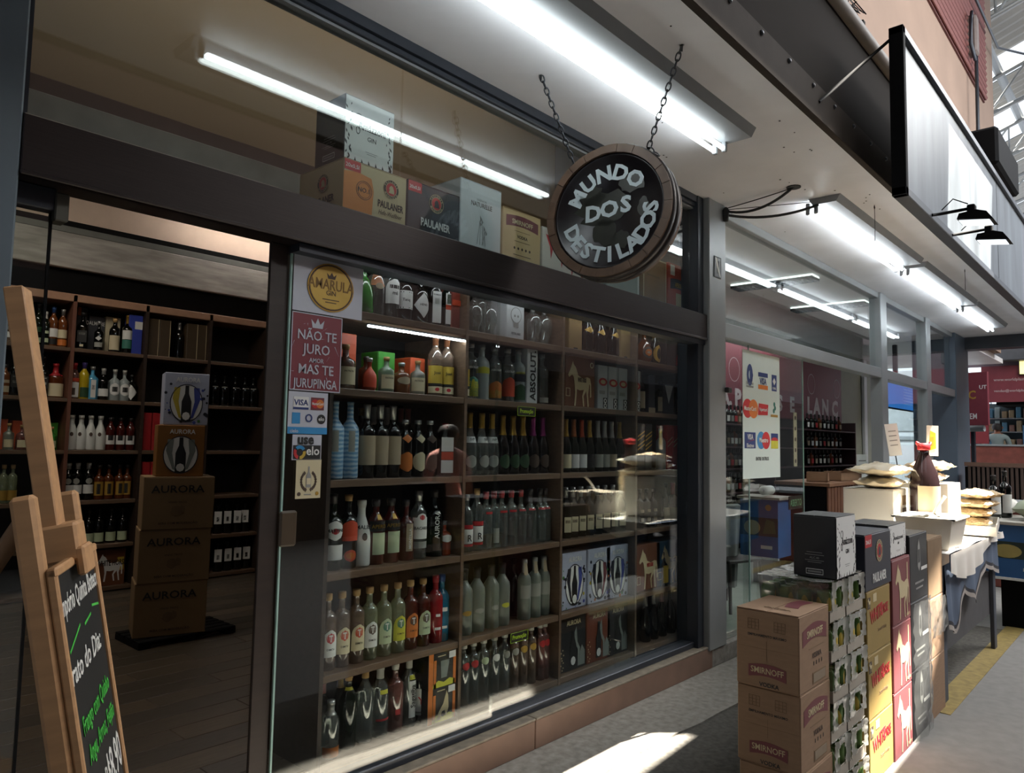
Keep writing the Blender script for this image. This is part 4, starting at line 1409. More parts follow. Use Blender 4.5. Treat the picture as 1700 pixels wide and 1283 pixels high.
def stripes(name, a, b, scale):
    """bottle coat with horizontal hand-painted stripes"""
    m = mat(name, a, .3)
    nt = m.node_tree
    wv = nt.nodes.new('ShaderNodeTexWave')
    wv.bands_direction = 'Z'
    wv.inputs['Scale'].default_value = scale
    wv.inputs['Distortion'].default_value = 2.5
    wv.inputs['Detail'].default_value = 3
    wv.inputs['Detail Scale'].default_value = 2.0
    tc = nt.nodes.new('ShaderNodeTexCoord')
    nt.links.new(tc.outputs['Object'], wv.inputs['Vector'])
    rp = nt.nodes.new('ShaderNodeValToRGB')
    rp.color_ramp.elements[0].color, rp.color_ramp.elements[1].color = lin(a), lin(b)
    nt.links.new(wv.outputs['Fac'], rp.inputs['Fac'])
    nt.links.new(rp.outputs['Color'], nt.nodes['Principled BSDF'].inputs['Base Color'])
    return m


G['striped'] = stripes('blue_striped_coat', '#5f93bd', '#b9d2e2', 16)
C = dict(black=M_INK, white=mat('white_cap', '#c9c8c2', .4), gold=mat('gold_foil', '#b48f3c', .3, .7, var=.2, scale=30, bump=.1), red=mat('red_cap', '#a3242a', .4), cork=mat('cork_stopper', '#b8935f', .7, var=.15),
         grey=mat('silver_capsule', '#a2a2a0', .3, .6), magenta=mat('magenta_foil', '#8d2f72', .3, .6, var=.2, scale=30), copper=mat('copper_foil', '#bf7448', .3, .6, var=.2, scale=30), purple=mat('purple_cap', '#4b3c86', .4),
         brown=mat('brown_capsule', '#7a4a30', .4), blue=mat('blue_cap', '#2b4f88', .4), dark=mat('dark_capsule', '#2a2424', .4), orange=mat('orange_foil', '#a8482c', .3, .5, var=.2), pink=mat('pink_capsule', '#a5605a', .4))
Lb = dict(white=M_WPRINT, cream=M_CREAM, yellow=mat('yellow_label', '#c0a23a', .55), red=M_REDP, black=M_INK, orange=mat('orange_label', '#c8702c', .55), grey=mat('grey_label', '#9a9a93', .55), brown=M_BROWNINK, beige=mat('beige_label', '#a8987f', .6),
          green=mat('pale_green_label', '#b9c7a4', .55), lime=mat('lime_label', '#c3c03c', .55), gold=M_GOLD, navy=M_NAVY, teal=mat('teal_mark', '#3b7a6c', .55), redl=mat('vermilion_label', '#c34628', .55), dgreen=mat('deep_green_label', '#27472b', .5))
GN = {'black': 'black', 'green': 'dark green', 'lgreen': 'bright green', 'amber': 'amber', 'red': 'red', 'blue': 'blue', 'bombay': 'pale blue', 'white': 'white', 'yellow': 'yellow', 'rose': 'brown red', 'orange': 'orange red', 'clear': 'clear',
      'lime': 'greenish', 'brownc': 'brownish', 'redc': 'reddish', 'frost': 'frosted', 'frosty': 'frosted grey', 'cognac': 'cognac brown', 'striped': 'blue striped'}


def prof(kind, H, R):
    """outline (radius, height, squareness) of a bottle"""
    P = {
        'bordeaux': [(.9, 0), (1, .02), (1, .60), (.95, .66), (.62, .72), (.38, .76), (.34, .80), (.34, .965), (.38, .97), (.38, 1)],
        'champagne': [(.85, 0), (1, .025), (1, .40), (.95, .48), (.70, .60), (.46, .70), (.34, .80), (.32, .94), (.36, .95), (.36, 1)],
        'vodka': [(.92, 0), (1, .02), (1, .64), (.93, .70), (.66, .755), (.42, .78), (.36, .80), (.36, .93), (.40, .935), (.40, 1)],
        'spirit': [(.92, 0), (1, .02), (1, .62), (.95, .69), (.55, .78), (.38, .82), (.36, .93), (.42, .935), (.42, 1)],
        'stout': [(.94, 0), (1, .02), (1, .56), (.96, .64), (.58, .70), (.34, .74), (.31, .93), (.36, .935), (.36, 1)],
        'square': [(.86, 0, 6), (.9, .015, 6), (.9, .58, 6), (.84, .65, 4), (.45, .74), (.34, .78), (.33, .93), (.38, .935), (.38, 1)],
        'flask': [(.8, 0), (1, .06), (1, .36), (.9, .5), (.55, .64), (.34, .70), (.30, .80), (.32, .93), (.36, .94), (.36, 1)],
        'decanter': [(.7, 0), (1, .10), (1.0, .34), (.75, .50), (.34, .60), (.24, .66), (.24, .84), (.34, .85), (.34, 1)],
        'slim': [(.9, 0), (1, .01), (1, .72), (.9, .77), (.55, .80), (.42, .82), (.42, .90), (.5, .905), (.5, 1)],
        'cone': [(.95, 0), (1, .02), (1, .22), (.92, .42), (.66, .66), (.44, .78), (.36, .84), (.36, .93), (.40, .935), (.40, 1)],
        'coco': [(.92, 0), (1, .03), (1, .40), (.93, .52), (.62, .68), (.44, .76), (.40, .80), (.40, .93), (.44, .935), (.44, 1)],
        'skull': [(.55, 0), (.70, .04), (.62, .12), (.72, .20), (.95, .34), (1, .48), (.92, .62), (.66, .72), (.34, .77), (.28, .80), (.28, .9), (.34, .905), (.34, 1)],
        'waist': [(.88, 0), (1, .03), (.97, .14), (.82, .30), (.92, .48), (1, .58), (.9, .68), (.5, .76), (.34, .80), (.34, .93), (.4, .935), (.4, 1)],
    }[kind]
    return [(p[0] * R, p[1] * H) + ((p[2],) if len(p) > 2 else ()) for p in P]


BM = {}


def bottle_meshes(kind, H, R, glass_, cap, cap_h, labels, texts, seg):
    key = (kind, H, R, glass_, cap, cap_h, str(labels), str(texts))
    if key in BM:
        return BM[key]
    p = prof(kind, H, R)
    body = MB().lathe(p, seg).mesh('bottle', G[glass_])
    parts = []
    if cap:
        z0 = H * (1 - cap_h)
        # the cap follows the neck outline down to z0
        def rad(z):
            for a, b in zip(p[:-1], p[1:]):
                if a[1] <= z <= b[1]:
                    t = (z - a[1]) / max(1e-6, b[1] - a[1])
                    return a[0] + (b[0] - a[0]) * t
            return p[-1][0]
        zs = [z0] + [q[1] for q in p if q[1] > z0 + .001]
        pr = [(rad(z) + .0018, z) for z in zs]
        pr[-1] = (pr[-1][0], H + .003)
        parts.append(('cap', MB().lathe(pr, 12).mesh('cap', C[cap])))
    sq = kind == 'square'
    for L in labels:
        z0, z1, m, ang = L[0] * H, L[1] * H, Lb[L[2]], L[3]
        mb = MB()
        if sq:
            ww = .84 * R * ang
            mb.box(-ww, ww, -R * .9 - .002, -R * .9, z0, z1)
        else:
            n = 8
            def rr(z):
                for a, b in zip(p[:-1], p[1:]):
                    if a[1] <= z <= b[1]:
                        t = (z - a[1]) / max(1e-6, b[1] - a[1])
                        return (a[0] + (b[0] - a[0]) * t) + .0012
                return R
            vs, fs = [], []
            shape = L[4] if len(L) > 4 else 'rect'
            rows = 1 if shape == 'rect' else 8
            for j in range(rows + 1):
                z = z0 + (z1 - z0) * j / rows
                k = 1.0
                if shape == 'arch':
                    k = math.sqrt(max(0.02, 1 - max(0, (j / rows - .55) / .45) ** 2))
                elif shape == 'oval':
                    k = math.sqrt(max(0.02, 1 - (2 * j / rows - 1) ** 2))
                elif shape == 'diamond':
                    k = max(.03, 1 - abs(2 * j / rows - 1))
                for i in range(n + 1):
                    a = (i / n - .5) * 2 * ang * k
                    vs.append((rr(z) * math.sin(a), -rr(z) * math.cos(a), z))
            for j in range(rows):
                for i in range(n):
                    a = j * (n + 1) + i
                    fs.append((a, a + 1, a + n + 2, a + n + 1))
            mb.add(vs, fs, 0, True)
        parts.append(('label', mb.mesh('label', m)))
    BM[key] = (body, parts)
    return BM[key]


KIND_NAME = {'champagne': 'sparkling_wine_bottle', 'bordeaux': 'wine_bottle', 'vodka': 'vodka_bottle', 'square': 'whisky_bottle', 'skull': 'skull_bottle', 'decanter': 'decanter_bottle', 'slim': 'slim_bottle', 'coco': 'coconut_rum_bottle'}
NB = [0]


def bottle(kind, x, y, z, label, H=.30, R=.038, g='black', cap='black', cap_h=.10, labels=(), texts=(), rz=0.0, group=None, seg=14, extra=None):
    body, parts = bottle_meshes(kind, H, R, g, cap, cap_h, labels, texts, seg)
    o = link(KIND_NAME.get(kind, 'spirit_bottle'), body, None, (x, y, z), (0, 0, rz))
    tag(o, label, 'bottle', group)
    for n_, me in parts:
        link(n_, me, o)
    for T in texts:     # (word, material, size, z, vertical, squeeze)
        word, m, size, zz, vert = T[0], T[1], T[2], T[3], T[4]
        rr = (R * .9 + .0022 if kind == 'square' else R + .0018)
        if vert:
            link('lettering', text_mesh(word, m, .015, 'LEFT', size=size), o, M=Matrix.Translation((size * .36, -rr - .0012, zz * H)) @ FRONT @ Matrix.Rotation(PI / 2, 4, 'Z'))
        elif kind == 'square':
            link('lettering', text_mesh(word, m, .015, 'CENTER', size=size), o, M=Matrix.Translation((0, -rr, zz * H)) @ FRONT)
        else:
            link('lettering', text_mesh(word, m, .015, 'CENTER', bend=rr, size=size), o, (0, 0, zz * H))
    NB[0] += 1
    return o


SHN = ['top', 'second', 'third', 'fourth', 'fifth', 'bottom']
cnt = {}


def describe(kind, g, cap, labels, row):
    d = GN[g] + ' glass' if g not in ('white', 'striped', 'frost', 'frosty') else GN[g]
    w = {'champagne': 'sparkling wine bottle', 'bordeaux': 'wine bottle', 'skull': 'skull-shaped bottle', 'slim': 'slim bottle', 'square': 'square bottle', 'decanter': 'round decanter bottle'}.get(kind, 'bottle')
    return '%s %s' % (d, w)


CAPN = {'black': 'black', 'white': 'white', 'gold': 'gold', 'red': 'red', 'cork': 'cork', 'grey': 'silver', 'magenta': 'magenta', 'copper': 'copper', 'purple': 'purple', 'brown': 'brown', 'blue': 'blue', 'dark': 'dark', 'orange': 'orange', 'pink': 'pink', None: 'bare'}


def shelf_label(desc, unit, row, back=False):
    k = (unit, row, back)
    cnt[k] = cnt.get(k, 0) + 1
    return '%s, %s %s %s %s shelf%s' % (desc, ORD[cnt[k] - 1], 'behind on' if back else 'from left on', SHN[row], unit, '')


def clear_of(div, th, x0, x1):
    """slide or trim a span so that it does not run into an upright"""
    for dv in div:
        if x0 < dv + th + .002 and x1 > dv - .002:
            if (x0 + x1) / 2 > dv + th / 2:
                s_ = dv + th + .003 - x0
            else:
                s_ = dv - .003 - x1
            x0, x1 = x0 + s_, x1 + s_
    return x0, x1


def wb(row, px, kind, back=False, desc=None, dy=None, **kw):
    """bottle on a window shelf, standing where column px crosses the row"""
    g = kw.get('g', 'black')
    H = kw.get('H', .30)
    R = kw.get('R', .038)
    y = YS + (.05 + R if not back else .16 + R) if dy is None else YS + dy
    x = xat(px, y, ZW[row] + H * .45)
    x = clear_of(DIV, .02, x - R * 1.02, x + R * 1.02)[0] + R * 1.02
    d = desc or describe(kind, g, kw.get('cap', 'black'), kw.get('labels', ()), row) + ' with %s cap' % CAPN[kw.get('cap', 'black')]
    kw.setdefault('rz', random.uniform(-.5, -.1))
    return bottle(kind, x, y, ZW[row] + .0005, shelf_label(d, 'window', row, back), group='bottles on the window shelves', **kw)


def wbox(row, pa, pb, h, m, desc, d=.10, dy=.045, name='gift_carton', back=False):
    """upright carton on a window shelf whose front spans columns pa..pb"""
    y = YS + dy
    z = ZW[row] + .0005
    x0, x1 = xat(pa, y, z + h / 2), xat(pb, y, z + h / 2)
    x0, x1 = clear_of(DIV, .02, x0, x1)
    w = x1 - x0 - .002
    t = carton(name, w, d, h, m, shelf_label(desc, 'window', row, back), 'carton', (x0, y, z), 0, 'cartons on the window shelves', flaps=False)
    return t, face('front', w, d, h), w, h


random.seed(17)
ST = [(.18, .62, 'white', 1.0, 'arch')]
# ---- top window shelf
r = 0
wb(r, 603, 'flask', H=.27, R=.05, g='lgreen', cap='dark')
wb(r, 624, 'stout', H=.30, R=.042, g='clear', cap='grey', labels=((.50, .72, 'orange', 1.2), (.44, .54, 'beige', .5, 'oval')))
wb(r, 649, 'spirit', H=.30, R=.041, g='clear', cap='dark', labels=((.25, .66, 'white', 1.2, 'arch'), (.50, .56, 'black', .7)), texts=(('má', M_INK, .026, .40, 0),))
wb(r, 671, 'stout', H=.28, R=.042, g='black', cap='dark', labels=((.22, .55, 'white', 1.25), (.23, .25, 'black', 1.27), (.51, .53, 'black', 1.27)), texts=(('Tanq', M_INK, .02, .36, 0),))
wb(r, 697, 'stout', H=.26, R=.044, g='black', cap='black', labels=((.12, .62, 'white', 1.2, 'diamond'),), texts=(("HEND", M_INK, .016, .36, 0),))
wb(r, 720, 'square', H=.305, R=.04, g='black', cap='grey', labels=((.06, .60, 'white', .75), (.38, .48, 'grey', .4)), texts=(('BOMBAY', M_INK, .011, .53, 0),))
wb(r, 743, 'square', H=.29, R=.04, g='green', cap='dark', labels=((.08, .34, 'white', .9), (.34, .43, 'redl', .9), (.43, .64, 'white', .9), (.45, .62, 'dgreen', .7)))
t, f, w, h = wbox(r, 754, 768, .30, mat('dull_red_carton', '#7e2f24', .5, var=.1), 'dull red upright carton')
patch('band_print', rect(0, h * .42, w, h * .52), t, f, Lb['redl'])
for px in (786, 811):
    wb(r, px, 'skull', H=.23, R=.05, g='clear', cap='grey', desc='clear skull-shaped bottle')
wb(r, 797, 'vodka', True, H=.31, R=.036, g='clear', cap='grey')
wb(r, 828, 'vodka', True, H=.31, R=.036, g='clear', cap='red')
t, f, w, h = wbox(r, 841, 871, .235, M_PALEBOX, 'white carton with a drawn skull', d=.13)
MB().prism(disc(w * .52, h * .60, w * .30, 18, h * .20), .001, .0015).build('skull_print', M_GREYINK, t, M=f)
MB().prism(disc(w * .52, h * .60, w * .27, 18, h * .18), .0015, .002).build('skull_print', M_PALEBOX, t, M=f)
patch('skull_print', rect(w * .40, h * .30, w * .66, h * .42), t, f, M_GREYINK)
patch('skull_print', disc(w * .44, h * .58, w * .05, 8), t, f, M_GREYINK, out=.002)
patch('skull_print', disc(w * .62, h * .58, w * .05, 8), t, f, M_GREYINK, out=.002)
write('CRYSTAL HEAD', t, f, w * .52, h * .12, h * .08, M_INK, .01, sx=.6)
patch('seal_print', disc(w * .3, h * .88, w * .08, 10), t, f, M_BROWNINK)
patch('seal_print', disc(w * .74, h * .88, w * .09, 10), t, f, Lb['orange'])
for px in (884, 908):
    wb(r, px, 'skull', H=.25, R=.056, g='clear', cap='grey', desc='clear skull-shaped bottle')
for pa, pb in ((945, 967), (1039, 1055)):
    t, f, w, h = wbox(r, pa, pb, .312, mat('kraft_tube_board', '#8f7346', .7, var=.08), 'tall kraft bottle carton with a round hole')
    patch('round_hole', disc(w * .5, h * .80, w * .40, 18), t, f, M_INK)
    patch('foot_print', rect(w * .35, h * .02, w * .65, h * .05), t, f, M_INK)
for px in (975, 995, 1018):
    o = wb(r, px, 'champagne', H=.30, R=.042, g='black', cap='dark', cap_h=.22, labels=((.44, .58, 'gold', 1.1, 'diamond'),))
wb(r, 1069, 'decanter', H=.29, R=.06, g='cognac', cap='brown', labels=((.12, .42, 'brown', .8, 'oval'), (.18, .36, 'orange', .5, 'oval'), (.24, .30, 'beige', .25, 'oval')))
wb(r, 1087, 'champagne', H=.29, R=.04, g='green', cap='gold', cap_h=.30, labels=((.06, .50, 'gold', 1.2, 'oval'), (.14, .42, 'black', .5, 'oval')))
wb(r, 1106, 'bordeaux', H=.29, R=.037, g='black', cap='grey')
t, f, w, h = wbox(r, 1117, 1146, .27, M_BLKBOX, 'black carton with a curved red stroke')
patch('red_stroke', [(w * .50, h * .05), (w * .62, h * .06), (w * .72, h * .4), (w * .82, h * .75), (w * .66, h * .5), (w * .52, h * .25)], t, f, M_REDP)

# ---- second shelf
r = 1
M_ORBOX = mat('orange_red_gift_board', '#c2502c', .5, var=.05)
M_GRBOX = mat('green_gift_board', '#3f8a2f', .5, var=.05)
for pa, pb, m, nm, hh in ((562, 592, M_ORBOX, 'orange gift carton behind a squat bottle', .27), (627, 656, M_GRBOX, 'bright green gift carton behind a squat bottle', .205), (681, 706, M_ORBOX, 'low orange gift carton behind a squat bottle', .195)):
    wbox(r, pa, pb, hh, m, nm, d=.14, dy=.13)
M_PATG = G['frost']
for px, g in ((573, 'brownc'), (641, 'frost'), (693, 'frost')):
    wb(r, px, 'stout', H=.205 if px == 573 else .17, R=.046 if px == 573 else .038, g=g, cap='cork', dy=.08, labels=((.10, .50, 'cream', 1.1),), texts=(('PATRÓN', M_INK, .012, .38, 0),), desc='squat pale tequila bottle with cork')
wb(r, 607, 'stout', H=.16, R=.035, g='amber', cap='dark', dy=.08, desc='small dark bottle with amber base')
wb(r, 613, 'flask', H=.15, R=.034, g='orange', cap='grey', dy=.05, labels=((.1, .75, 'redl', 1.2, 'arch'),), desc='small bottle with vermilion round label')
wb(r, 666, 'stout', H=.15, R=.042, g='cognac', cap='grey', dy=.08, labels=((.30, .55, 'beige', 1.0, 'oval'),), desc='squat round cognac coloured bottle')
for px in (722, 741, 760):
    wb(r, px, 'spirit', H=.315, R=.040, g='brownc', cap='brown', cap_h=.16, labels=((.05, .16, 'cream', 1.3), (.17, .21, 'black', 1.3), (.21, .50, 'yellow', 1.3), (.08, .14, 'red', .3, 'oval')), texts=(('José', M_INK, .022, .36, 0),), desc='amber tequila bottle with yellow label', rz=-.35)
for px, g, lab, nm in ((781, 'clear', (('teal', .05, .40), ('lime', .05, .35)), 'clear vodka bottle with green pear print'), (799, 'frosty', (('lime', .48, .60),), 'frosted vodka bottle with yellow lettering'), (820, 'clear', (('orange', .05, .36), ('gold', .05, .2)), 'clear vodka bottle with orange print'),
                       (842, 'clear', (('redl', .10, .46),), 'clear vodka bottle with red orange print'), (860, 'frosty', (('navy', .40, .58), ('dgreen', .05, .35)), 'clear vodka bottle with blue print')):
    wb(r, px, 'vodka', H=.305, R=.044, g=g, cap='grey', cap_h=.07, labels=tuple((a, b, c, 1.1, 'arch') for c, a, b in lab), texts=(('ABSOLUT', M_WPRINT if g == 'clear' else Lb['lime'], .016, .55, 0),), desc=nm, rz=-.4)
t, f, w, h = wbox(r, 875, 893, .322, M_PALEBOX, 'white upright vodka carton with black vertical lettering', d=.10)
write('ABSOLUT.', t, f, w * .5 + .026, h * .06, .066, M_INK, .03, 'LEFT', rot=PI / 2, sx=.98)
for px in (899, 917):
    wb(r, px, 'vodka', H=.305, R=.042, g='clear', cap='grey', cap_h=.07, labels=((.04, .14, 'grey', 1.0),), desc='clear unlabelled vodka bottle')
t, f, w, h = wbox(r, 938, 988, .322, M_WHBROWN, 'brown whisky carton with a white horse emblem', d=.12)
horse(t, f, w * .30, h * .02, h * .92, M_BEIGE)
write('WHITE HORSE', t, f, w * .55, h * .50, h * .12, M_BROWNINK, .02, sx=.36, out=.003)
ring('seal', w * .88, h * .86, w * .04, w * .06, t, f, M_BEIGE, n=12)
for r_ in (rect(w * .03, h * .2, w * .045, h * .36), rect(w * .15, h * .2, w * .165, h * .36), rect(w * .03, h * .2, w * .16, h * .21), rect(w * .03, h * .35, w * .16, h * .36)):
    patch('frame_print', r_, t, f, M_BEIGE)
for i, (pa, pb) in enumerate(((993, 1009), (1010, 1026), (1027, 1042), (1043, 1057))):
    t, f, w, h = wbox(r, pa, pb, .29, mat('silver_white_carton', '#a9adae', .45, var=.05), 'silver white whisky carton with a red oval', d=.09)
    MB().prism(disc(w * .5, h * .62, w * .44, 16, h * .09), .001, .0015).build('red_oval', M_REDP, t, M=f)
    MB().prism(disc(w * .5, h * .62, w * .26, 14, h * .05), .0015, .002).build('cream_oval', M_BEIGE, t, M=f)
    patch('grey_band', rect(w * .12, h * .34, w * .7, h * .42), t, f, M_GREYINK)
    patch('dark_print', rect(w * .52, h * .03, w * .95, h * .26), t, f, M_INK)
    for q in (.08, .19):
        ring('ring_print', w * .74, h * q, w * .08, w * .15, t, f, M_WPRINT, out=.0016, n=10)
wb(r, 1063, 'bordeaux', H=.30, R=.034, g='black', cap='dark', cap_h=.2, labels=((.10, .50, 'beige', 1.2),))
t, f, w, h = wbox(r, 1077, 1088, .275, M_NAVY, 'dark blue upright carton')
patch('foot_print', rect(0, 0, w, h * .14), t, f, Lb['beige'])
wb(r, 1095, 'bordeaux', H=.24, R=.032, g='green', cap='dark', labels=((.08, .52, 'beige', 1.2),))
t, f, w, h = wbox(r, 1101, 1119, .225, M_NAVY, 'dark carton with a pale V shaped label')
patch('vee_label', [(w * .15, h * .95), (w * .5, h * .35), (w * .9, h * .95)], t, f, M_WPRINT)
wb(r, 1127, 'bordeaux', H=.24, R=.03, g='black', cap='white', labels=((.10, .50, 'beige', 1.2),))
t, f, w, h = wbox(r, 1133, 1147, .22, M_PALEBOX, 'small white carton at the pillar end')
write('CASA', t, f, w * .5, h * .72, h * .11, M_INK, .01, sx=.6)
patch('seal', disc(w * .5, h * .5, w * .2, 10), t, f, M_BROWNINK)

# ---- third shelf
r = 2
for px in (555, 580):
    wb(r, px, 'bordeaux', H=.355, R=.043, g='striped', cap=None, labels=((.35, .62, 'grey', .35),), desc='tall blue striped bottle')
for px in (608, 630, 651):
    wb(r, px, 'bordeaux', H=.345, R=.043, g='black', cap='grey', cap_h=.19, labels=((.18, .58, 'beige', 1.35),), desc='dark wine bottle with wide beige label', rz=-.2)
wb(r, 598, 'bordeaux', True, H=.33, R=.036, g='green', cap='gold')
wb(r, 619, 'bordeaux', True, H=.34, R=.036, g='green', cap='white', cap_h=.25)
wb(r, 641, 'bordeaux', True, H=.34, R=.036, g='green', cap='white', cap_h=.25)
wb(r, 664, 'bordeaux', True, H=.34, R=.036, g='black', cap='pink', cap_h=.2)
wb(r, 676, 'bordeaux', True, H=.34, R=.036, g='black', cap='pink', cap_h=.2)
for px, c in ((672, 'orange'), (693, 'cream'), (713, 'brown')):
    wb(r, px, 'spirit', H=.28, R=.038, g='black', cap='grey', cap_h=.06, labels=((.10, .44, c, 1.2, 'oval'), (.60, .76, c, .8, 'diamond')), desc='black glass bottle with %s oval label' % {'orange': 'an orange', 'cream': 'a cream', 'brown': 'a brown'}[c])
wb(r, 738, 'square', H=.27, R=.042, g='clear', cap='red', labels=((.06, .30, 'white', .95), (.31, .46, 'redl', .95), (.47, .74, 'white', .95)), desc='square bottle with red and white label')
for px in (779, 799, 816):
    wb(r, px, 'champagne', H=.335, R=.043, g='clear', cap='gold', cap_h=.24, labels=((.52, .62, 'white', 1.2), (.12, .32, 'grey', .8, 'oval')), texts=(('IVP', M_INK, .02, .555, 0),), desc='clear sparkling wine bottle with gold foil')
for px, cc in ((834, 'gold'), (851, 'gold'), (867, 'gold'), (884, 'magenta'), (900, 'magenta'), (915, 'magenta')):
    wb(r, px, 'champagne', H=.33, R=.042, g='black', cap=cc, cap_h=.33, labels=((.10, .34, 'dgreen' if cc == 'gold' else 'brown', .9, 'oval'),), desc='black sparkling wine bottle with %s foil' % cc)
for px, cc, lb in ((939, 'gold', 'cream'), (952, 'copper', 'white'), (965, 'orange', 'white'), (978, 'gold', 'black'), (992, 'grey', 'grey'), (1003, 'grey', 'grey'), (1015, 'grey', 'beige'), (1028, 'gold', 'black'), (1044, 'dark', 'grey')):
    wb(r, px, 'champagne', H=.33, R=.038, g='green', cap=cc, cap_h=.33 if cc != 'dark' else .2, labels=((.08, .34, lb, 1.25),), desc='dark sparkling wine bottle with %s foil' % CAPN[cc])
for pa, pb in ((1058, 1071), (1071, 1083)):
    t, f, w, h = wbox(r, pa, pb, .33, M_BLKBOX, 'black whisky carton with slanted gold stripes')
    for q in (.42, .50, .62, .70):
        patch('slanted_stripe', [(w * .05, h * q), (w * .95, h * (q + .12)), (w * .95, h * (q + .15)), (w * .05, h * (q + .03))], t, f, M_GOLD)
wb(r, 1097, 'vodka', H=.30, R=.037, g='frosty', cap='grey', cap_h=.1)
for pa, pb in ((1108, 1117), (1118, 1127), (1127, 1136), (1136, 1145)):
    t, f, w, h = wbox(r, pa, pb, .33, mat('bright_red_carton', '#a82328', .5, var=.06), 'slim red whisky carton with slanted stripes')
    for q in (.50, .60):
        patch('slanted_stripe', [(w * .05, h * q), (w * .95, h * (q + .12)), (w * .95, h * (q + .14)), (w * .05, h * (q + .02))], t, f, M_BEIGE)

# ---- fourth shelf
r = 3
wb(r, 552, 'bordeaux', H=.335, R=.045, g='green', cap='dark', cap_h=.12, labels=((.14, .34, 'white', 1.2), (.40, .66, 'white', .95, 'oval'), (.48, .56, 'red', .4, 'oval')), texts=(('MARTINI', M_INK, .021, .51, 0),), desc='green vermouth bottle with white oval label', rz=-.3)
wb(r, 577, 'bordeaux', H=.33, R=.044, g='black', cap='cork', cap_h=.08, labels=((.38, .66, 'redl', 1.1, 'arch'), (.10, .26, 'redl', .7, 'oval'), (.13, .23, 'orange', .5, 'oval')), desc='black bottle with red melon print')
wb(r, 599, 'coco', H=.30, R=.045, g='white', cap='white', labels=((.40, .52, 'brown', .30, 'oval'),), texts=(('MALIBU', M_INK, .026, .58, 0),), desc='white coated coconut liqueur bottle', rz=-.2)
for px in (623, 648):
    wb(r, px, 'spirit', H=.30, R=.045, g='rose', cap='dark', labels=((.16, .50, 'green', .8), (.52, .68, 'black', 1.2), (.70, .78, 'gold', .3)), texts=(('APEROL', C['gold'], .024, .57, 0),), desc='red aperitif bottle with black and green label', rz=-.1)
wb(r, 673, 'stout', H=.29, R=.043, g='rose', cap='dark', labels=((.16, .62, 'beige', .45),), texts=(('MONTILLA', M_WPRINT, .02, .20, 1),), desc='dark rum bottle with vertical lettering')
wb(r, 694, 'spirit', H=.33, R=.043, g='clear', cap='grey', cap_h=.14, labels=((.16, .26, 'grey', 1.2), (.30, .62, 'white', 1.2), (.56, .68, 'white', .6, 'oval'), (.58, .66, 'red', .35, 'oval')), texts=(('BACARDI', M_INK, .02, .44, 0),), desc='clear rum bottle with white label', rz=-.2)
wb(r, 720, 'bordeaux', H=.33, R=.05, g='black', cap='dark', labels=((.10, .30, 'brown', .4),), texts=(('AURORA', M_WPRINT, .034, .28, 1),), desc='big black wine bottle with vertical white lettering', rz=-.4)
wb(r, 741, 'stout', H=.17, R=.038, g='orange', cap='dark', labels=((.40, .62, 'white', 1.0, 'oval'),), desc='small orange liqueur bottle')
for px in (774, 791):
    wb(r, px, 'spirit', H=.30 if px == 774 else .33, R=.036, g='clear', cap='grey' if px == 774 else 'cork', cap_h=.1, labels=((.10, .14, 'red', 1.2), (.15, .40, 'white', 1.2), (.41, .48, 'red', 1.2)), texts=(('R', M_INK, .05, .19, 0), ('Rasska', M_REDP, .013, .425, 0)), desc='clear vodka bottle with red and white label', rz=-.2)
for px in (806, 819, 832, 848, 864, 880, 896, 912):
    wb(r, px, 'vodka' if px < 850 else 'stout', H=.31, R=.038, g='clear', cap='red' if px < 870 else 'dark', cap_h=.12, labels=((.10, .36, 'grey', .5),) if px % 2 else ((.62, .66, 'red', .6),), desc='clear vodka bottle in the crowded middle')
for px in (939, 951, 964, 977, 991, 1004, 1017, 1030, 1042):
    wb(r, px, 'square', H=.31, R=.035, g='black', cap='grey' if px > 930 else 'dark', cap_h=.20, labels=((.12, .42, 'cream', .8), (.30, .36, 'brown', .6)), desc='black whisky bottle with cream label', rz=-.45)
for px, cp in ((1062, 'dark'), (1073, 'dark'), (1084, 'dark')):
    wb(r, px, 'bordeaux', H=.27, R=.032, g='black', cap=cp, labels=((.16, .26, 'beige', .5), (.4, .48, 'beige', .5)))
wb(r, 1105, 'bordeaux', H=.30, R=.032, g='black', cap='dark', labels=((.10, .42, 'cream', .9),))
wb(r, 1117, 'stout', H=.30, R=.046, g='black', cap='red', cap_h=.28, labels=((.08, .40, 'cream', 1.2),))
wb(r, 1143, 'slim', H=.28, R=.022, g='amber', cap='cork', cap_h=.1, labels=((.05, .32, 'beige', 1.3),))

# ---- fifth shelf
r = 4
for px, g, l1, l2 in ((543, 'brownc', 'white', 'red'), (566, 'brownc', 'cream', 'redl'), (590, 'brownc', 'cream', 'redl'), (612, 'lime', 'white', 'brown'), (636, 'lime', 'green', 'teal'), (659, 'lime', 'lime', 'teal'), (680, 'rose', 'orange', 'brown'), (701, 'rose', 'green', 'brown')):
    wb(r, px, 'vodka', H=.325, R=.041, g=g, cap='cork', cap_h=.08, labels=((.18, .54, l1, .9, 'arch'), (.36, .50, l2, .5, 'oval'), (.38, .47, 'white', .06), (.455, .475, 'white', .25)), texts=(('DiMiTri', M_INK, .012, .27, 0),),
       desc='%s liqueur bottle with cork and %s mark' % (GN[g], {'red': 'red', 'redl': 'vermilion', 'brown': 'brown', 'teal': 'green'}[l2]), rz=-.15)
wb(r, 722, 'vodka', H=.33, R=.041, g='red', cap='red', labels=((.2, .24, 'white', .4), (.4, .44, 'white', .3)), desc='bright red coated bottle', seg=16)
wb(r, 743, 'vodka', H=.33, R=.041, g='blue', cap='blue', labels=((.2, .24, 'white', .4), (.46, .52, 'white', .4)), desc='bright blue coated bottle', seg=16)
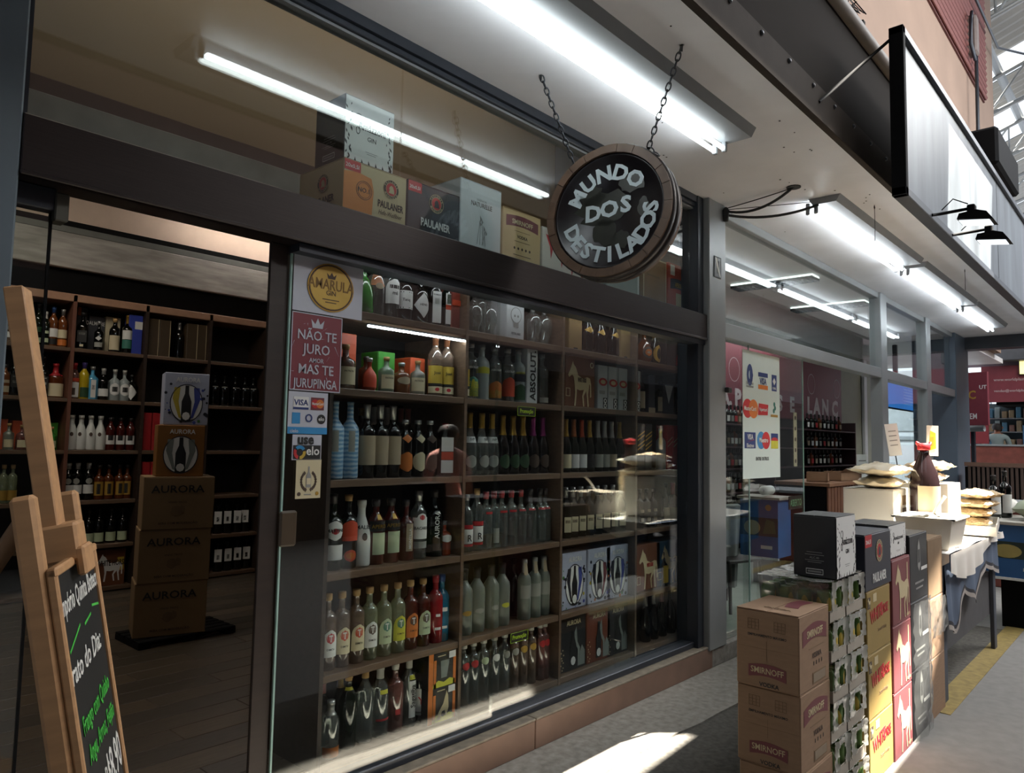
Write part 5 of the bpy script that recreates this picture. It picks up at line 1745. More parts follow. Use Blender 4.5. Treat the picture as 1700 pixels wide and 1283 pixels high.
for px, lb in ((770, 'gold'), (791, 'grey'), (815, 'grey'), (833, 'lime')):
    wb(r, px, 'spirit', H=.335, R=.046, g='frost', cap='black', cap_h=.16, labels=((.30, .38, lb, .6, 'oval'),), desc='frosted bottle with black cap')
wb(r, 852, 'bordeaux', True, H=.33, R=.04, g='black', cap='black')
for px in (870, 887, 902, 916):
    wb(r, px, 'vodka', H=.34, R=.039, g='frost', cap='grey', cap_h=.22, labels=((.36, .58, 'grey', 1.0), (.75, .95, 'beige', .5)), desc='frosted bottle with grey neck band')
for i, (pa, pb) in enumerate(((933, 974), (976, 1014), (1017, 1053))):
    y = YS + .05
    z = ZW[r] + .0005
    x0, x1 = clear_of(DIV, .02, xat(pa, y, z + .17), xat(pb, y, z + .17))
    gift(shelf_label('pearl wine gift box with coloured splashes', 'window', r), x1 - x0 - .004, .12, .345, M_AUW, (x0, y, z), 0, True, M_BLKBOX, (M_NAVY, (M_SPB, M_MAROON, M_SPB)[i]), group='wine gift boxes in the window')
for pa, pb, m, nm in ((1056, 1096, M_WHBROWN, 'brown whisky carton with a cream horse'), (1106, 1150, M_WHBLUE, 'blue whisky carton with a white horse')):
    t, f, w, h = wbox(r, pa, pb, .32, m, nm, d=.12)
    horse(t, f, w * .32, h * .03, h * .92, M_BEIGE)
    write('WHITE HORSE', t, f, w * .56, h * .50, h * .12, M_REDP if m is M_WHBROWN else M_NAVY, .02, sx=.34, out=.003)
    for r_ in (rect(w * .03, h * .15, w * .045, h * .32), rect(w * .16, h * .15, w * .175, h * .32), rect(w * .03, h * .15, w * .17, h * .16), rect(w * .03, h * .31, w * .17, h * .32)):
        patch('frame_print', r_, t, f, M_BEIGE)
wb(r, 1100, 'square', H=.24, R=.034, g='black', cap='dark', dy=.02 + .034, labels=((.10, .62, 'yellow', .9),), desc='black bottle with yellow label')

# ---- bottom shelf
r = 5
wb(r, 535, 'bordeaux', True, H=.29, R=.036, g='black', cap='pink', cap_h=.22)
wb(r, 548, 'spirit', dy=.05, H=.24, R=.038, g='clear', cap='grey', cap_h=.24, labels=((.04, .22, 'orange', 1.2),), desc='small clear bottle with amber foot')
wb(r, 564, 'champagne', True, H=.32, R=.038, g='green', cap='gold', cap_h=.28)
wb(r, 577, 'spirit', H=.325, R=.041, g='green', cap='cork', cap_h=.10, labels=((.78, .82, 'lime', 1.0),))
wb(r, 605, 'spirit', H=.33, R=.041, g='clear', cap='cork', cap_h=.14, desc='clear cachaça bottle with cork')
wb(r, 630, 'spirit', H=.32, R=.042, g='clear', cap='white', cap_h=.18, labels=((.24, .27, 'red', .9), (.62, .68, 'lime', .5)), desc='clear bottle with white capsule and red line')
wb(r, 632, 'bordeaux', True, H=.332, R=.036, g='black', cap='pink', cap_h=.2)
wb(r, 655, 'vodka', H=.315, R=.042, g='redc', cap='white', cap_h=.10, labels=((.26, .34, 'red', .3),))
wb(r, 678, 'vodka', H=.333, R=.040, g='clear', cap='white', cap_h=.18, labels=((.14, .66, 'white', .45), (.68, .74, 'lime', .4)), texts=(('Sagatiba', M_INK, .034, .28, 1),), desc='clear bottle with white vertical label', rz=-.15)
wb(r, 698, 'spirit', H=.332, R=.042, g='black', cap='grey', cap_h=.12, labels=((.12, .16, 'grey', 1.2), (.17, .50, 'white', 1.2)), texts=(('Ypi', M_REDP, .05, .28, 0),), desc='dark bottle with white label and red script', rz=-.2)
y = YS + .008
x0, x1 = clear_of(DIV, .02, xat(711, y, .4), xat(757, y, .4))
w, h = x1 - x0, .168
M_OBK = mat('black_gift_board', '#1c1815', .5)
for k in range(2):
    t = carton('gift_carton', w, .14, h, M_OBK, 'black and orange whisky gift carton, %s of two on the bottom window shelf' % ('lower', 'upper')[k], 'carton', (x0, y, ZW[r] + .001 + k * .1685), 0, 'stacked whisky gift cartons', flaps=False)
    f = face('front', w, .14, h)
    for r_ in (rect(0, 0, w * .16, h), rect(w * .88, 0, w * .98, h * .8), rect(w * .18, h * .0, w * .27, h * .8)):
        patch('orange_band', r_, t, f, Lb['orange'])
    patch('fruit_print', [(w * .16, 0), (w * .95, 0), (w * .95, h * .14), (w * .75, h * .2), (w * .55, h * .12), (w * .35, h * .2), (w * .16, h * .1)], t, f, Lb['lime'])
    if k == 0:
        patch('stag_print', [(w * .30, h * .06), (w * .40, h * .3), (w * .55, h * .5), (w * .66, h * .85), (w * .72, h * .7), (w * .74, h * .35), (w * .66, h * .1), (w * .60, h * .3), (w * .5, h * .28), (w * .44, h * .06)], t, f, M_BEIGE)
    else:
        patch('glass_print', [(w * .45, h * .25), (w * .65, h * .25), (w * .74, h * .75), (w * .42, h * .75)], t, f, M_GREYP)
    patch('name_print', rect(w * .32, h * .88, w * .6, h * .91), t, f, M_BEIGE)
    patch('name_print', rect(w * .72, h * .78, w * .96, h * .97), t, f, M_WPRINT, out=.0016)
for px, g, lb in ((769, 'clear', 'red'), (785, 'clear', 'red'), (802, 'clear', 'green'), (820, 'clear', 'white'), (837, 'clear', 'grey'), (852, 'brownc', 'grey'), (867, 'brownc', 'gold'), (881, 'brownc', 'gold'), (896, 'redc', 'red'), (910, 'redc', 'red')):
    wb(r, px, 'slim', H=.33, R=.032, g=g, cap='white', cap_h=.10, labels=((.58, .70, lb, .7, 'oval'),), desc='slim %s bottle with round %s mark' % (GN[g], lb))
for pa, pb, m, nm in ((929, 973, M_BLKBOX, 'dark wine gift box'), (974, 1013, mat('rust_gift_board', '#6b3320', .5, var=.1), 'rust brown wine gift box'), (1020, 1054, M_BLKBOX, 'dark wine gift box')):
    y = YS + .05
    x0, x1 = clear_of(DIV, .02, xat(pa, y, .37), xat(pb, y, .37))
    w, h = x1 - x0 - .004, .33
    t = gift(shelf_label(nm, 'window', r), w, .12, h, m, (x0, y, ZW[r] + .0005), 0, False, M_BLKBOX, (M_GREYP, M_GREYP), txtm=M_BEIGE, art='none', group='wine gift boxes in the window')
    f = face('front', w, .12, h)
    patch('glass_print', [(w * .72, h * .05), (w * .95, h * .05), (w * .95, h * .3), (w * .84, h * .42), (w * .76, h * .3)], t, f, M_GREYP, out=.0018)
    patch('glass_print', [(w * .5, h * .62), (w * .62, h * .78), (w * .66, h * .5), (w * .76, h * .38), (w * .72, h * .05), (w * .68, h * .05), (w * .68, h * .36), (w * .56, h * .48)], t, f, M_GREYP, out=.0022)
    for i in range(9):
        patch('pearl_print', disc(w * (.10 + .05 * math.sin(i * 2.4)), h * (.05 + .045 * i), w * .018, 6), t, f, M_BEIGE)
for px, cp in ((1071, 'grey'), (1084, 'grey'), (1098, 'pink'), (1112, 'dark'), (1128, 'dark')):
    wb(r, px, 'champagne', H=.33, R=.042, g='black', cap=cp, cap_h=.26)

# promotion tags clipped to the shelf edges
for px, row, dz, w_ in ((874, 1, -.052, .155), (862, 4, -.055, .145)):
    z = ZW[row] + dz
    x = xat(px, YS - .006, z)
    t = thing('promotion_tag', 'black tag with yellow green lettering hanging from the %s window shelf' % SHN[row], 'sign', (x, YS - .006, z), group='promotion tags')
    MB().box(-w_ / 2, w_ / 2, -.001, .001, -.026, .026).build('tag_plate', M_INK, t)
    for a in (rect(-w_ / 2, -.026, w_ / 2, -.0245), rect(-w_ / 2, .0245, w_ / 2, .026), rect(-w_ / 2, -.026, -w_ / 2 + .002, .026), rect(w_ / 2 - .002, -.026, w_ / 2, .026)):
        patch('frame_print', a, t, FRONT, mat('glowing_green_print', '#a8c42a', .5, emit=.12), out=.0012)  # slight glow added to the print so the tag looks less dim
    write('Promoção', t, FRONT, 0, -.009, .033, mat('glowing_green_print', '#a8c42a', .5, emit=.12), .008, sx=.84, out=.0016)

# ---- back shelving
def bb(row, px, kind, desc=None, back=False, y=None, **kw):
    H, R = kw.get('H', .31), kw.get('R', .042)
    y = YB + .06 + R if y is None else y
    x = xat(px, y, ZB[row] + H * .45)
    x = clear_of(XB, .03, x - R * 1.02, x + R * 1.02)[0] + R * 1.02
    g = kw.get('g', 'black')
    kw.setdefault('rz', random.uniform(-.5, 0))
    d = desc or describe(kind, g, kw.get('cap', 'black'), (), row) + ' with %s cap' % CAPN[kw.get('cap', 'black')]
    return bottle(kind, x, y, ZB[row] + .0005, shelf_label(d, 'back wall', row, back), group='bottles on the back wall shelves', seg=10, **kw)


def bbox(row, pa, pb, h, m, desc, d=.11, y=None, shared=None):
    y = YB + .05 if y is None else y
    z = ZB[row] + .0005
    x0, x1 = clear_of(XB, .03, xat(pa, y, z + h / 2), xat(pb, y, z + h / 2))
    t = carton('gift_carton', x1 - x0 - .003, d, h, m, shelf_label(desc, 'back wall', row), 'carton', (x0, y, z), 0, 'cartons on the back wall shelves', flaps=False)
    return t, face('front', x1 - x0 - .003, d, h), x1 - x0 - .003, h


bb(0, 17, 'spirit', g='brownc', cap='dark', labels=((.14, .3, 'white', 1.0), (.36, .46, 'grey', 1.0)))
bb(0, 49, 'spirit', g='cognac', cap='copper', cap_h=.2, labels=((.3, .5, 'grey', 1.0),))
bb(0, 63, 'bordeaux', H=.36, g='green', cap='dark', labels=((.06, .18, 'green', .5), (.32, .44, 'dgreen', .8)))
bb(0, 75, 'spirit', g='green', cap='white', cap_h=.2, labels=((.10, .22, 'green', .6), (.36, .44, 'green', .6)))
bb(0, 88, 'spirit', H=.35, g='cognac', cap='blue', cap_h=.14, labels=((.24, .46, 'white', 1.25), (.05, .2, 'black', 1.2)))
bb(0, 105, 'spirit', H=.34, g='cognac', cap='grey', cap_h=.16, labels=((.24, .46, 'cream', 1.25), (.05, .2, 'orange', 1.2)))
t, f, w, h = bbox(0, 126, 145, .40, M_BLKBOX, 'black whisky carton with an orange corner', y=YB + .17)
patch('orange_corner', rect(w * .08, h * .8, w * .4, h * .99), t, f, Lb['orange'])
bb(0, 137, 'square', H=.33, R=.05, g='black', cap='black', labels=((.18, .5, 'black', .9), (.38, .44, 'grey', .6), (.06, .12, 'cream', .35)), desc='square black whiskey bottle', y=YB + .07)
t, f, w, h = bbox(0, 147, 174, .33, mat('slate_carton', '#3a3b42', .5), 'slate grey carton behind a small dark bottle', y=YB + .17)
write('DALMORE', t, f, w * .4, h * .74, .05, M_WPRINT, .01, sx=.7)
bb(0, 164, 'stout', H=.27, R=.04, g='black', cap='grey', labels=((.12, .28, 'grey', .9), (.34, .5, 'white', .7, 'diamond')), desc='small dark bottle with a white emblem', y=YB + .08)
t, f, w, h = bbox(0, 175, 200, .34, M_CREAM, 'cream open carton round a dark bottle', y=YB + .17)
bb(0, 190, 'spirit', H=.31, R=.045, g='black', cap='cork', labels=((.06, .5, 'cream', 1.2),), desc='dark whisky bottle with tall cream label', y=YB + .08)
bb(0, 211, 'bordeaux', H=.36, R=.045, g='black', cap='gold', cap_h=.22, labels=((.36, .6, 'white', 1.2), (.12, .35, 'teal', 1.2)), desc='dark whisky bottle with white and blue label', y=YB + .08)
t, f, w, h = bbox(0, 218, 241, .37, mat('royal_blue_carton', '#3242a0', .5, var=.06), 'royal blue whisky carton with a white label')
patch('white_label', rect(w * .42, h * .64, w * .98, h * .84), t, f, M_WPRINT)
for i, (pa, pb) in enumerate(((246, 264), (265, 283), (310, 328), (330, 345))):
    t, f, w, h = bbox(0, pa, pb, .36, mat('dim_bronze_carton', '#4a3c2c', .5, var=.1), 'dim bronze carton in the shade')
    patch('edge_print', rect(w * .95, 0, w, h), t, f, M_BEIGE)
bb(0, 297, 'spirit', H=.36, g='black', cap='grey', cap_h=.2)
for row, px, kind, kw in ((1, 8, 'spirit', dict(g='cognac', cap='dark', H=.26, labels=((.1, .3, 'beige', 1.0), (.4, .5, 'beige', 1.0)))),
                          (1, 25, 'square', dict(H=.36, R=.05, g='black', cap='black', labels=((.20, .5, 'black', .9), (.30, .36, 'grey', .6), (.44, .47, 'grey', .6)))),
                          (1, 71, 'square', dict(H=.36, R=.05, g='black', cap='black', labels=((.20, .5, 'black', .9), (.30, .36, 'grey', .6), (.44, .47, 'grey', .6)))),
                          (1, 95, 'stout', dict(H=.30, R=.065, g='amber', cap='red', cap_h=.36, labels=((.04, .42, 'cream', 1.1),))),
                          (1, 121, 'spirit', dict(H=.32, R=.042, g='redc', cap='red', cap_h=.18, labels=((.04, .46, 'white', 1.2), (.10, .30, 'brown', .4), (.48, .58, 'pinkish' if False else 'redl', 1.2)))),
                          (1, 139, 'spirit', dict(H=.33, R=.045, g='yellow', cap='purple', cap_h=.16, labels=((.05, .32, 'dgreen', .9),))),
                          (1, 153, 'square', dict(H=.30, R=.048, g='bombay', cap='grey', labels=((.06, .60, 'white', .5), (.30, .44, 'navy', .3)))),
                          (1, 171, 'stout', dict(H=.29, R=.05, g='black', cap='white', cap_h=.18, labels=((.12, .36, 'white', 1.2),))),
                          (1, 190, 'stout', dict(H=.29, R=.048, g='frosty', cap='white', cap_h=.14, labels=((.16, .56, 'white', 1.0, 'oval'), (.28, .44, 'black', .45)))),
                          (1, 206, 'stout', dict(H=.29, R=.048, g='frosty', cap='white', cap_h=.14, labels=((.16, .56, 'white', 1.0, 'oval'), (.28, .44, 'black', .45)))),
                          (1, 222, 'stout', dict(H=.25, R=.05, g='black', cap='black', labels=((.06, .62, 'white', 1.1, 'diamond'),))),
                          (2, 14, 'stout', dict(H=.22, R=.04, g='frost', cap='cork', labels=((.1, .4, 'cream', .9),))),
                          (2, 36, 'stout', dict(H=.21, R=.045, g='redc', cap='cork', labels=((.1, .4, 'cream', .9),))),
                          (2, 85, 'stout', dict(H=.20, R=.04, g='lgreen', cap='cork', labels=((.1, .4, 'green', .9),)))):
    bb(row, px, kind, **kw)
bbox(2, 0, 13, .26, M_ORBOX, 'orange red gift carton behind a bottle', y=YB + .18)
bbox(2, 20, 42, .25, M_ORBOX, 'orange red gift carton behind a bottle', y=YB + .18)
bbox(2, 76, 97, .24, M_GRBOX, 'green gift carton behind a bottle', y=YB + .18)
for px in (118, 134, 150, 166):
    bb(2, px, 'coco', H=.31, R=.048, g='white', cap='white', labels=((.40, .52, 'brown', .30, 'oval'),), desc='white coated coconut liqueur bottle')
for px in (183, 200, 216):
    bb(2, px, 'spirit', H=.30, R=.042, g='rose', cap='dark', labels=((.18, .46, 'white', 1.0), (.30, .46, 'black', .5)), desc='dark red bottle with white label')
for pa, pb in ((238, 252), (253, 266)):
    bbox(2, pa, pb, .36, mat('bright_red_carton', '#a82328', .5, var=.06), 'bright red whisky carton')
    bbox(3, pa - 3, pb - 3, .34, mat('bright_red_carton', '#a82328', .5, var=.06), 'bright red whisky carton')
for px in (5, 20):
    bb(3, px, 'vodka', H=.32, g='lime', cap='cork', labels=((.08, .34, 'gold', 1.1),))
bb(3, 92, 'spirit', H=.30, g='clear', cap='white')
for px in (112, 128, 146):
    bb(3, px, 'spirit', H=.33, R=.045, g='black', cap='white', cap_h=.16, labels=((.18, .42, 'white', 1.1), (.44, .6, 'grey', .6, 'oval')), desc='dark rum bottle with white label')
for px in (164, 180, 198, 216):
    bb(3, px, 'stout', H=.31, R=.045, g='amber', cap='dark', labels=((.12, .52, 'gold', .9), (.16, .46, 'black', .35)), desc='dark rum bottle with gold label')
for px in (126, 147, 164, 184, 203):
    bb(4, px, 'bordeaux', H=.31, R=.043, g='black', cap='dark', labels=((.06, .32, 'green', 1.2),), desc='black wine bottle with pale label')
t, f, w, h = bbox(5, 146, 208, .33, M_WHBROWN, 'brown whisky carton with a white horse emblem', d=.2)
horse(t, f, w * .42, h * .12, h * .8, M_WPRINT)
write('WHITE HORSE', t, f, w * .62, h * .55, .07, M_INK, .02, sx=.55, out=.003)
patch('yellow_label', rect(w * .78, h * .4, w * .96, h * .76), t, f, Lb['yellow'])
for row, pxs in ((4, (361, 376, 393, 406)), (5, (361, 376, 393, 409))):
    for px in pxs:
        bb(row, px, 'square', H=.29, R=.05, g='black', cap='black', labels=((.34, .78, 'white', .85), (.42, .58, 'black', .3)), desc='black bottle with white square label')
for px in (356, 372, 390, 406, 420):
    bb(1, px, 'square', H=.32, R=.052, g='black', cap=None, labels=((.6, .63, 'grey', .6),), desc='dim black boxed bottle')
# ---------------------------------------------------------------- posters stuck inside the window glass
def sheet(name, label, cat, x0, x1, z0, z1, y, m, group=None):
    t = thing(name, label, cat, (x0, y, z0), group=group)
    MB().box(0, x1 - x0, 0, .0012, 0, z1 - z0).build('paper', m, t)
    return t, FRONT, x1 - x0, z1 - z0


YG = .0795
M_LILAC = mat('pale_lilac_paper', '#b9bcc6', .5, var=.03)
M_DRED = mat('dark_pink_red_paper', '#7d3a42', .45, var=.05)
M_CARDBLUE = mat('card_blue', '#24386f', .5)
M_SKY = mat('sky_blue_print', '#2f86bd', .5)
t, f, w, h = sheet('gold_medal_poster', 'pale poster with a big gold medallion stuck on the glass door', 'poster', 1.575, 1.915, 2.113, 2.345, YG, M_LILAC)
MB().prism(disc(w * .52, h * .5, w * .335, 32, h * .44), .001, .003).build('medallion', M_GOLD, t, M=f)
ring('medal_rim', w * .52, h * .5, w * .30, w * .318, t, f, M_BROWNINK, out=.0032, n=32, ry=h * .44 / (w * .335))
MB().prism(disc(w * .52, h * .5, w * .295, 32, h * .385), .003, .0036).build('medal_field', mat('pale_gold_print', '#c7a552', .4, .3, var=.1), t, M=f)
write('AMARULA', t, f, w * .52, h * .46, .062, mat('bronze_ink', '#80602a', .5), .012, sx=.78, out=.004)
write('GIN', t, f, w * .52, h * .36, .028, M_BROWNINK, .01, out=.004)
patch('crown_print', [(w * .47, h * .66), (w * .57, h * .66), (w * .59, h * .76), (w * .55, h * .71), (w * .52, h * .78), (w * .49, h * .71), (w * .45, h * .76)], t, f, M_BROWNINK, out=.0038)
patch('small_print', rect(w * .40, h * .27, w * .64, h * .285), t, f, M_BROWNINK, out=.0038)
patch('small_print', rect(w * .44, h * .22, w * .60, h * .235), t, f, M_BROWNINK, out=.0038)
t, f, w, h = sheet('red_slogan_poster', 'crumpled dark red poster with white slogan below the gold medallion', 'poster', 1.575, 1.815, 1.79, 2.108, YG, M_DRED)
for s, v_, z_ in (('NÃO TE', .66, .056), ('JURO', .48, .058), ('AMOR', .37, .026), ('MAS TE', .22, .056), ('JURUPINGA', .04, .053)):
    write(s, t, f, w * .5, h * v_, z_, M_LILAC, .008, sx=.92 if len(s) < 9 else .74, out=.002)
patch('crown_print', [(w * .40, h * .82), (w * .60, h * .82), (w * .63, h * .93), (w * .55, h * .87), (w * .5, h * .95), (w * .45, h * .87), (w * .37, h * .93)], t, f, M_LILAC)
for a in (rect(0, 0, .004, h), rect(w - .004, 0, w, h), rect(0, 0, w, .004), rect(0, h - .004, w, h)):
    patch('pale_border', a, t, f, M_LILAC)
rr_ = random.Random(5)
for i in range(14):
    a, b = rr_.uniform(.05, .9), rr_.uniform(.05, .9)
    c_, d__ = rr_.uniform(-.12, .12), rr_.uniform(-.14, .02)
    patch('crease_glint', [(w * a, h * b), (w * a + .002, h * b + .002), (w * (a + c_), h * (b + d__))], t, f, M_LILAC, out=.0016)
t, f, w, h = sheet('card_sticker', 'white and blue payment card sticker below the red poster', 'sticker', 1.575, 1.758, 1.615, 1.785, YG, M_LILAC)
patch('blue_strip', rect(0, 0, w, h * .16), t, f, M_SKY)
write('cielo', t, f, w * .16, h * .03, .02, M_LILAC, .02, out=.002)
patch('card_panel', rect(w * .12, h * .58, w * .5, h * .88), t, f, M_WPRINT)
patch('card_panel', rect(w * .12, h * .58, w * .5, h * .63), t, f, M_CARDBLUE, out=.0016)
write('VISA', t, f, w * .31, h * .68, .032, M_CARDBLUE, .02, sx=1.0, out=.002)
patch('card_panel', rect(w * .56, h * .58, w * .9, h * .88), t, f, M_MAROON)
patch('card_disc', disc(w * .67, h * .73, w * .10, 14), t, f, M_REDP, out=.0016)
patch('card_disc', disc(w * .79, h * .73, w * .10, 14), t, f, Lb['orange'], out=.002)
write('MasterCard', t, f, w * .73, h * .70, .016, M_WPRINT, .01, sx=.72, out=.003)
patch('card_panel', rect(w * .10, h * .24, w * .30, h * .5), t, f, M_SKY)
ring('card_ring', w * .52, h * .38, w * .06, w * .09, t, f, M_CARDBLUE)
patch('card_disc', disc(w * .84, h * .36, w * .11, 16), t, f, M_INK)
write('elo', t, f, w * .84, h * .325, .022, M_WPRINT, .01, out=.002)
t, f, w, h = sheet('card_sticker', 'square black and white payment sticker with a coloured ring', 'sticker', 1.60, 1.735, 1.51, 1.612, YG, M_LILAC)
patch('dark_half', rect(.004, .004, w - .004, h * .58), t, f, M_INK)
write('use', t, f, w * .44, h * .63, .058, M_INK, .03, sx=.95, out=.002)
for k, mm in enumerate((M_SKY, Lb['yellow'], M_REDP)):
    a0 = 2.3 - k * 2.1
    q = [(w * .25 + .028 * math.cos(a0 - j * .35), h * .3 + .028 * math.sin(a0 - j * .35)) for j in range(6)] + [(w * .25 + .015 * math.cos(a0 - j * .35), h * .3 + .015 * math.sin(a0 - j * .35)) for j in range(6)][::-1]
    patch('ring_segment', q, t, f, mm, out=.0016)
write('elo', t, f, w * .70, h * .2, .05, M_WPRINT, .015, out=.002)
t, f, w, h = sheet('bottle_card', 'cream card with an engraved bottle in a wreath, lowest on the glass door', 'card', 1.622, 1.738, 1.355, 1.512, YG, mat('cream_card', '#c6bb98', .6, var=.04))
patch('bottle_print', [(w * .40, h * .28), (w * .60, h * .28), (w * .60, h * .58), (w * .53, h * .68), (w * .53, h * .82), (w * .47, h * .82), (w * .47, h * .68), (w * .40, h * .58)], t, f, M_GREYINK)
patch('bottle_label', rect(w * .42, h * .36, w * .58, h * .52), t, f, M_CREAM, out=.0016)
for s in (-1, 1):
    for j in range(9):
        a = -1.2 + j * .27
        cu, cv = w * .5 + s * w * .29 * math.cos(a), h * .45 + h * .24 * math.sin(a)
        patch('leaf_print', [(cu - .006, cv), (cu, cv + .009), (cu + .006, cv), (cu, cv - .009)], t, f, M_BROWNINK)
patch('seal_print', disc(w * .14, h * .12, w * .07, 10), t, f, M_BROWNINK)
patch('seal_print', disc(w * .86, h * .12, w * .07, 10), t, f, M_GOLD)
patch('script_print', rect(w * .34, h * .09, w * .62, h * .115), t, f, M_GREYINK)

# long poster of payment marks on the neighbour's glass
YP = .046
x0, x1 = xat(1233, YP, 1.9), xat(1294.5, YP, 1.9)
t, f, w, h = sheet('payment_poster', 'long white poster of nine payment marks on the neighbouring glass front', 'poster', x0, x1, 1.335, 2.385, YP, mat('poster_white', '#cfdcd6', .55, var=.02))
M_MAEB = mat('maestro_blue', '#3c7fb4', .5)
cw = [w * .18, w * .53, w * .84]
ring('diners_ring', cw[0], h * .81, w * .03, w * .075, t, f, M_CARDBLUE, ry=1.6)
patch('half_disc', [(cw[0], h * .77)] + [(cw[0] + w * .08 * math.cos(a), h * .81 + h * .04 * math.sin(a)) for a in [-PI / 2 + PI * i / 10 for i in range(11)]] + [(cw[0], h * .85)], t, f, M_CARDBLUE, out=.0016)
write('Diners Club', t, f, cw[0], h * .735, .032, M_GREYINK, 0, sx=.9)
write('International', t, f, cw[0], h * .71, .03, M_GREYINK, 0, sx=.9)
patch('mark', rect(cw[1] - w * .13, h * .81, cw[1] + w * .13, h * .845), t, f, M_CARDBLUE)
patch('mark', rect(cw[1] - w * .13, h * .71, cw[1] + w * .13, h * .745), t, f, Lb['orange'])
write('VISA', t, f, cw[1], h * .752, .075, M_CARDBLUE, .02, sx=.9)
patch('mark', rect(cw[2] - w * .07, h * .71, cw[2] + w * .07, h * .845), t, f, M_CARDBLUE)
patch('mark', [(cw[2], h * .76), (cw[2] + w * .045, h * .79), (cw[2], h * .82), (cw[2] - w * .045, h * .79)], t, f, M_WPRINT, out=.0016)
write('CABAL', t, f, cw[2], h * .725, .028, M_WPRINT, .01, sx=.9, out=.002)
patch('mark', disc(cw[0] - w * .06, h * .545, w * .12, 22, h * .075), t, f, M_REDP)
patch('mark', disc(cw[0] + w * .09, h * .545, w * .12, 22, h * .075), t, f, Lb['orange'], out=.0012)
write('MasterCard', t, f, cw[0], h * .53, .048, M_WPRINT, .015, sx=1.0, out=.003)
patch('mark', [(cw[1] - w * .14, h * .50), (cw[1] + w * .12, h * .505), (cw[1] + w * .14, h * .59), (cw[1] - w * .12, h * .595)], t, f, M_REDP)
write('hipercard', t, f, cw[1], h * .535, .042, M_WPRINT, .015, sx=1.0, out=.003)
for a, b in ((0, .60), (.02, .57), (-.015, .545)):
    patch('mark', disc(cw[2] + w * a, h * b, w * .028, 10), t, f, M_MAEB if False else Lb['teal'])
patch('mark', rect(cw[2] - w * .1, h * .495, cw[2] + w * .1, h * .515), t, f, Lb['gold'])
patch('mark', rect(cw[0] - w * .14, h * .235, cw[0] + w * .14, h * .36), t, f, M_CARDBLUE)
write('VISA', t, f, cw[0], h * .305, .06, M_WPRINT, .02, sx=.9, out=.003)
write('Electron', t, f, cw[0], h * .243, .045, M_WPRINT, .015, sx=.9, out=.003)
patch('mark', [(cw[0] - w * .08, h * .285), (cw[0] + w * .1, h * .30), (cw[0] + w * .1, h * .304)], t, f, M_REDP, out=.003)
patch('mark', disc(cw[1] - w * .06, h * .30, w * .11, 20, h * .07), t, f, M_MAEB)
patch('mark', disc(cw[1] + w * .07, h * .30, w * .11, 20, h * .07), t, f, M_REDP, out=.0012)
write('Maestro', t, f, cw[1], h * .285, .055, M_WPRINT, .015, sx=1.0, out=.003)
patch('mark', rect(cw[2] - w * .1, h * .30, cw[2] + w * .1, h * .36), t, f, M_CARDBLUE)
patch('mark', rect(cw[2] - w * .1, h * .235, cw[2] + w * .1, h * .30), t, f, Lb['lime'])
patch('mark', [(cw[2] - w * .1, h * .30)] + [(cw[2] + w * .1 * math.cos(a), h * .30 + h * .028 * math.sin(a)) for a in [PI - PI * i / 8 for i in range(9)]], t, f, M_REDP, out=.0016)
write('ENTRE OUTROS', t, f, w * .5, h * .14, .042, M_INK, .012, sx=.85)

# ---------------------------------------------------------------- easel with the menu board
ha = Vector((0.4866, 0.8734, 0)).normalized()
na = Vector((0.8734, -0.4866, 0))
tl = math.radians(10.5)
va = Vector((0, 0, math.cos(tl))) - na * math.sin(tl)          # up along the leaning board
out_ = ha.cross(va)                                             # towards the reader
EA = Vector((0.4985, -0.822, 1.322))                            # upper near corner of the board frame
ME = Matrix(((ha.x, va.x, out_.x, 0), (ha.y, va.y, out_.y, 0), (ha.z, va.z, out_.z, 0), (0, 0, 0, 1)))
L_ = EA.z / math.cos(tl)
base = EA - va * L_
ez = thing('menu_easel', 'pale pine easel at the left holding a chalkboard menu', 'easel', base)


def eb(name, u0, u1, v0, v1, w0, w1, m=M_WOODP, bev=.004, parent=ez):
    return MB().box(u0, u1, v0, v1, w0, w1, bev=bev).build(name, m, parent, M=ME)


W_ = .39
eb('side_post', -.004, .038, .0, L_ + .155, -.048, -.004, bev=.008)
eb('side_post', W_ - .038, W_ + .004, 0, L_ + .14, -.048, -.004, bev=.008)
eb('mast', W_ / 2 - .034, W_ / 2 + .034, .45, L_ + .62, -.046, -.006, bev=.003)
eb('clamp_block', W_ / 2 - .045, W_ / 2 + .045, L_ - .01, L_ + .075, -.044, .03, bev=.006)
eb('clamp_lip', W_ / 2 - .045, W_ / 2 + .045, L_ - .045, L_ + .02, .02, .04, bev=.005)
eb('cross_bar', 0, W_, .42, .47, -.044, -.012)
eb('tray_rail', -.02, W_ + .02, .33, .36, -.044, .06)
leg = MB().tube([ME @ Vector((W_ / 2, L_ + .1, -.075)), ME.to_3x3() @ Vector((W_ / 2, L_ + .1, -.075)) - na * .75 - Vector((0, 0, 1.42))], .02, 6)
leg.build('rear_leg', mat('darker_pine', '#8d6a49', .6, var=.15), ez)
MB().lathe([(.008, 0), (.008, .006), (.003, .009)], 8).build('screw', M_CHAIN, ez, M=ME @ Matrix.Translation((-.004, L_ * .62, -.026)) @ Matrix.Rotation(-PI / 2, 4, 'Y'))
bd = thing('chalkboard_menu', 'black chalkboard in a pine frame with white and green chalk writing', 'chalkboard', base)
Z0B = .372
eb('slate', .012, W_ - .012, Z0B, L_, .0, .008, mat('black_slate', '#100f0f', .6, var=.35, scale=6), parent=bd)
for a in ((0, .018, Z0B, L_), (W_ - .018, W_, Z0B, L_)):
    eb('frame_stile', *a, -.003, .016, parent=bd)
eb('frame_rail', 0, W_, L_ - .02, L_, -.003, .018, parent=bd)
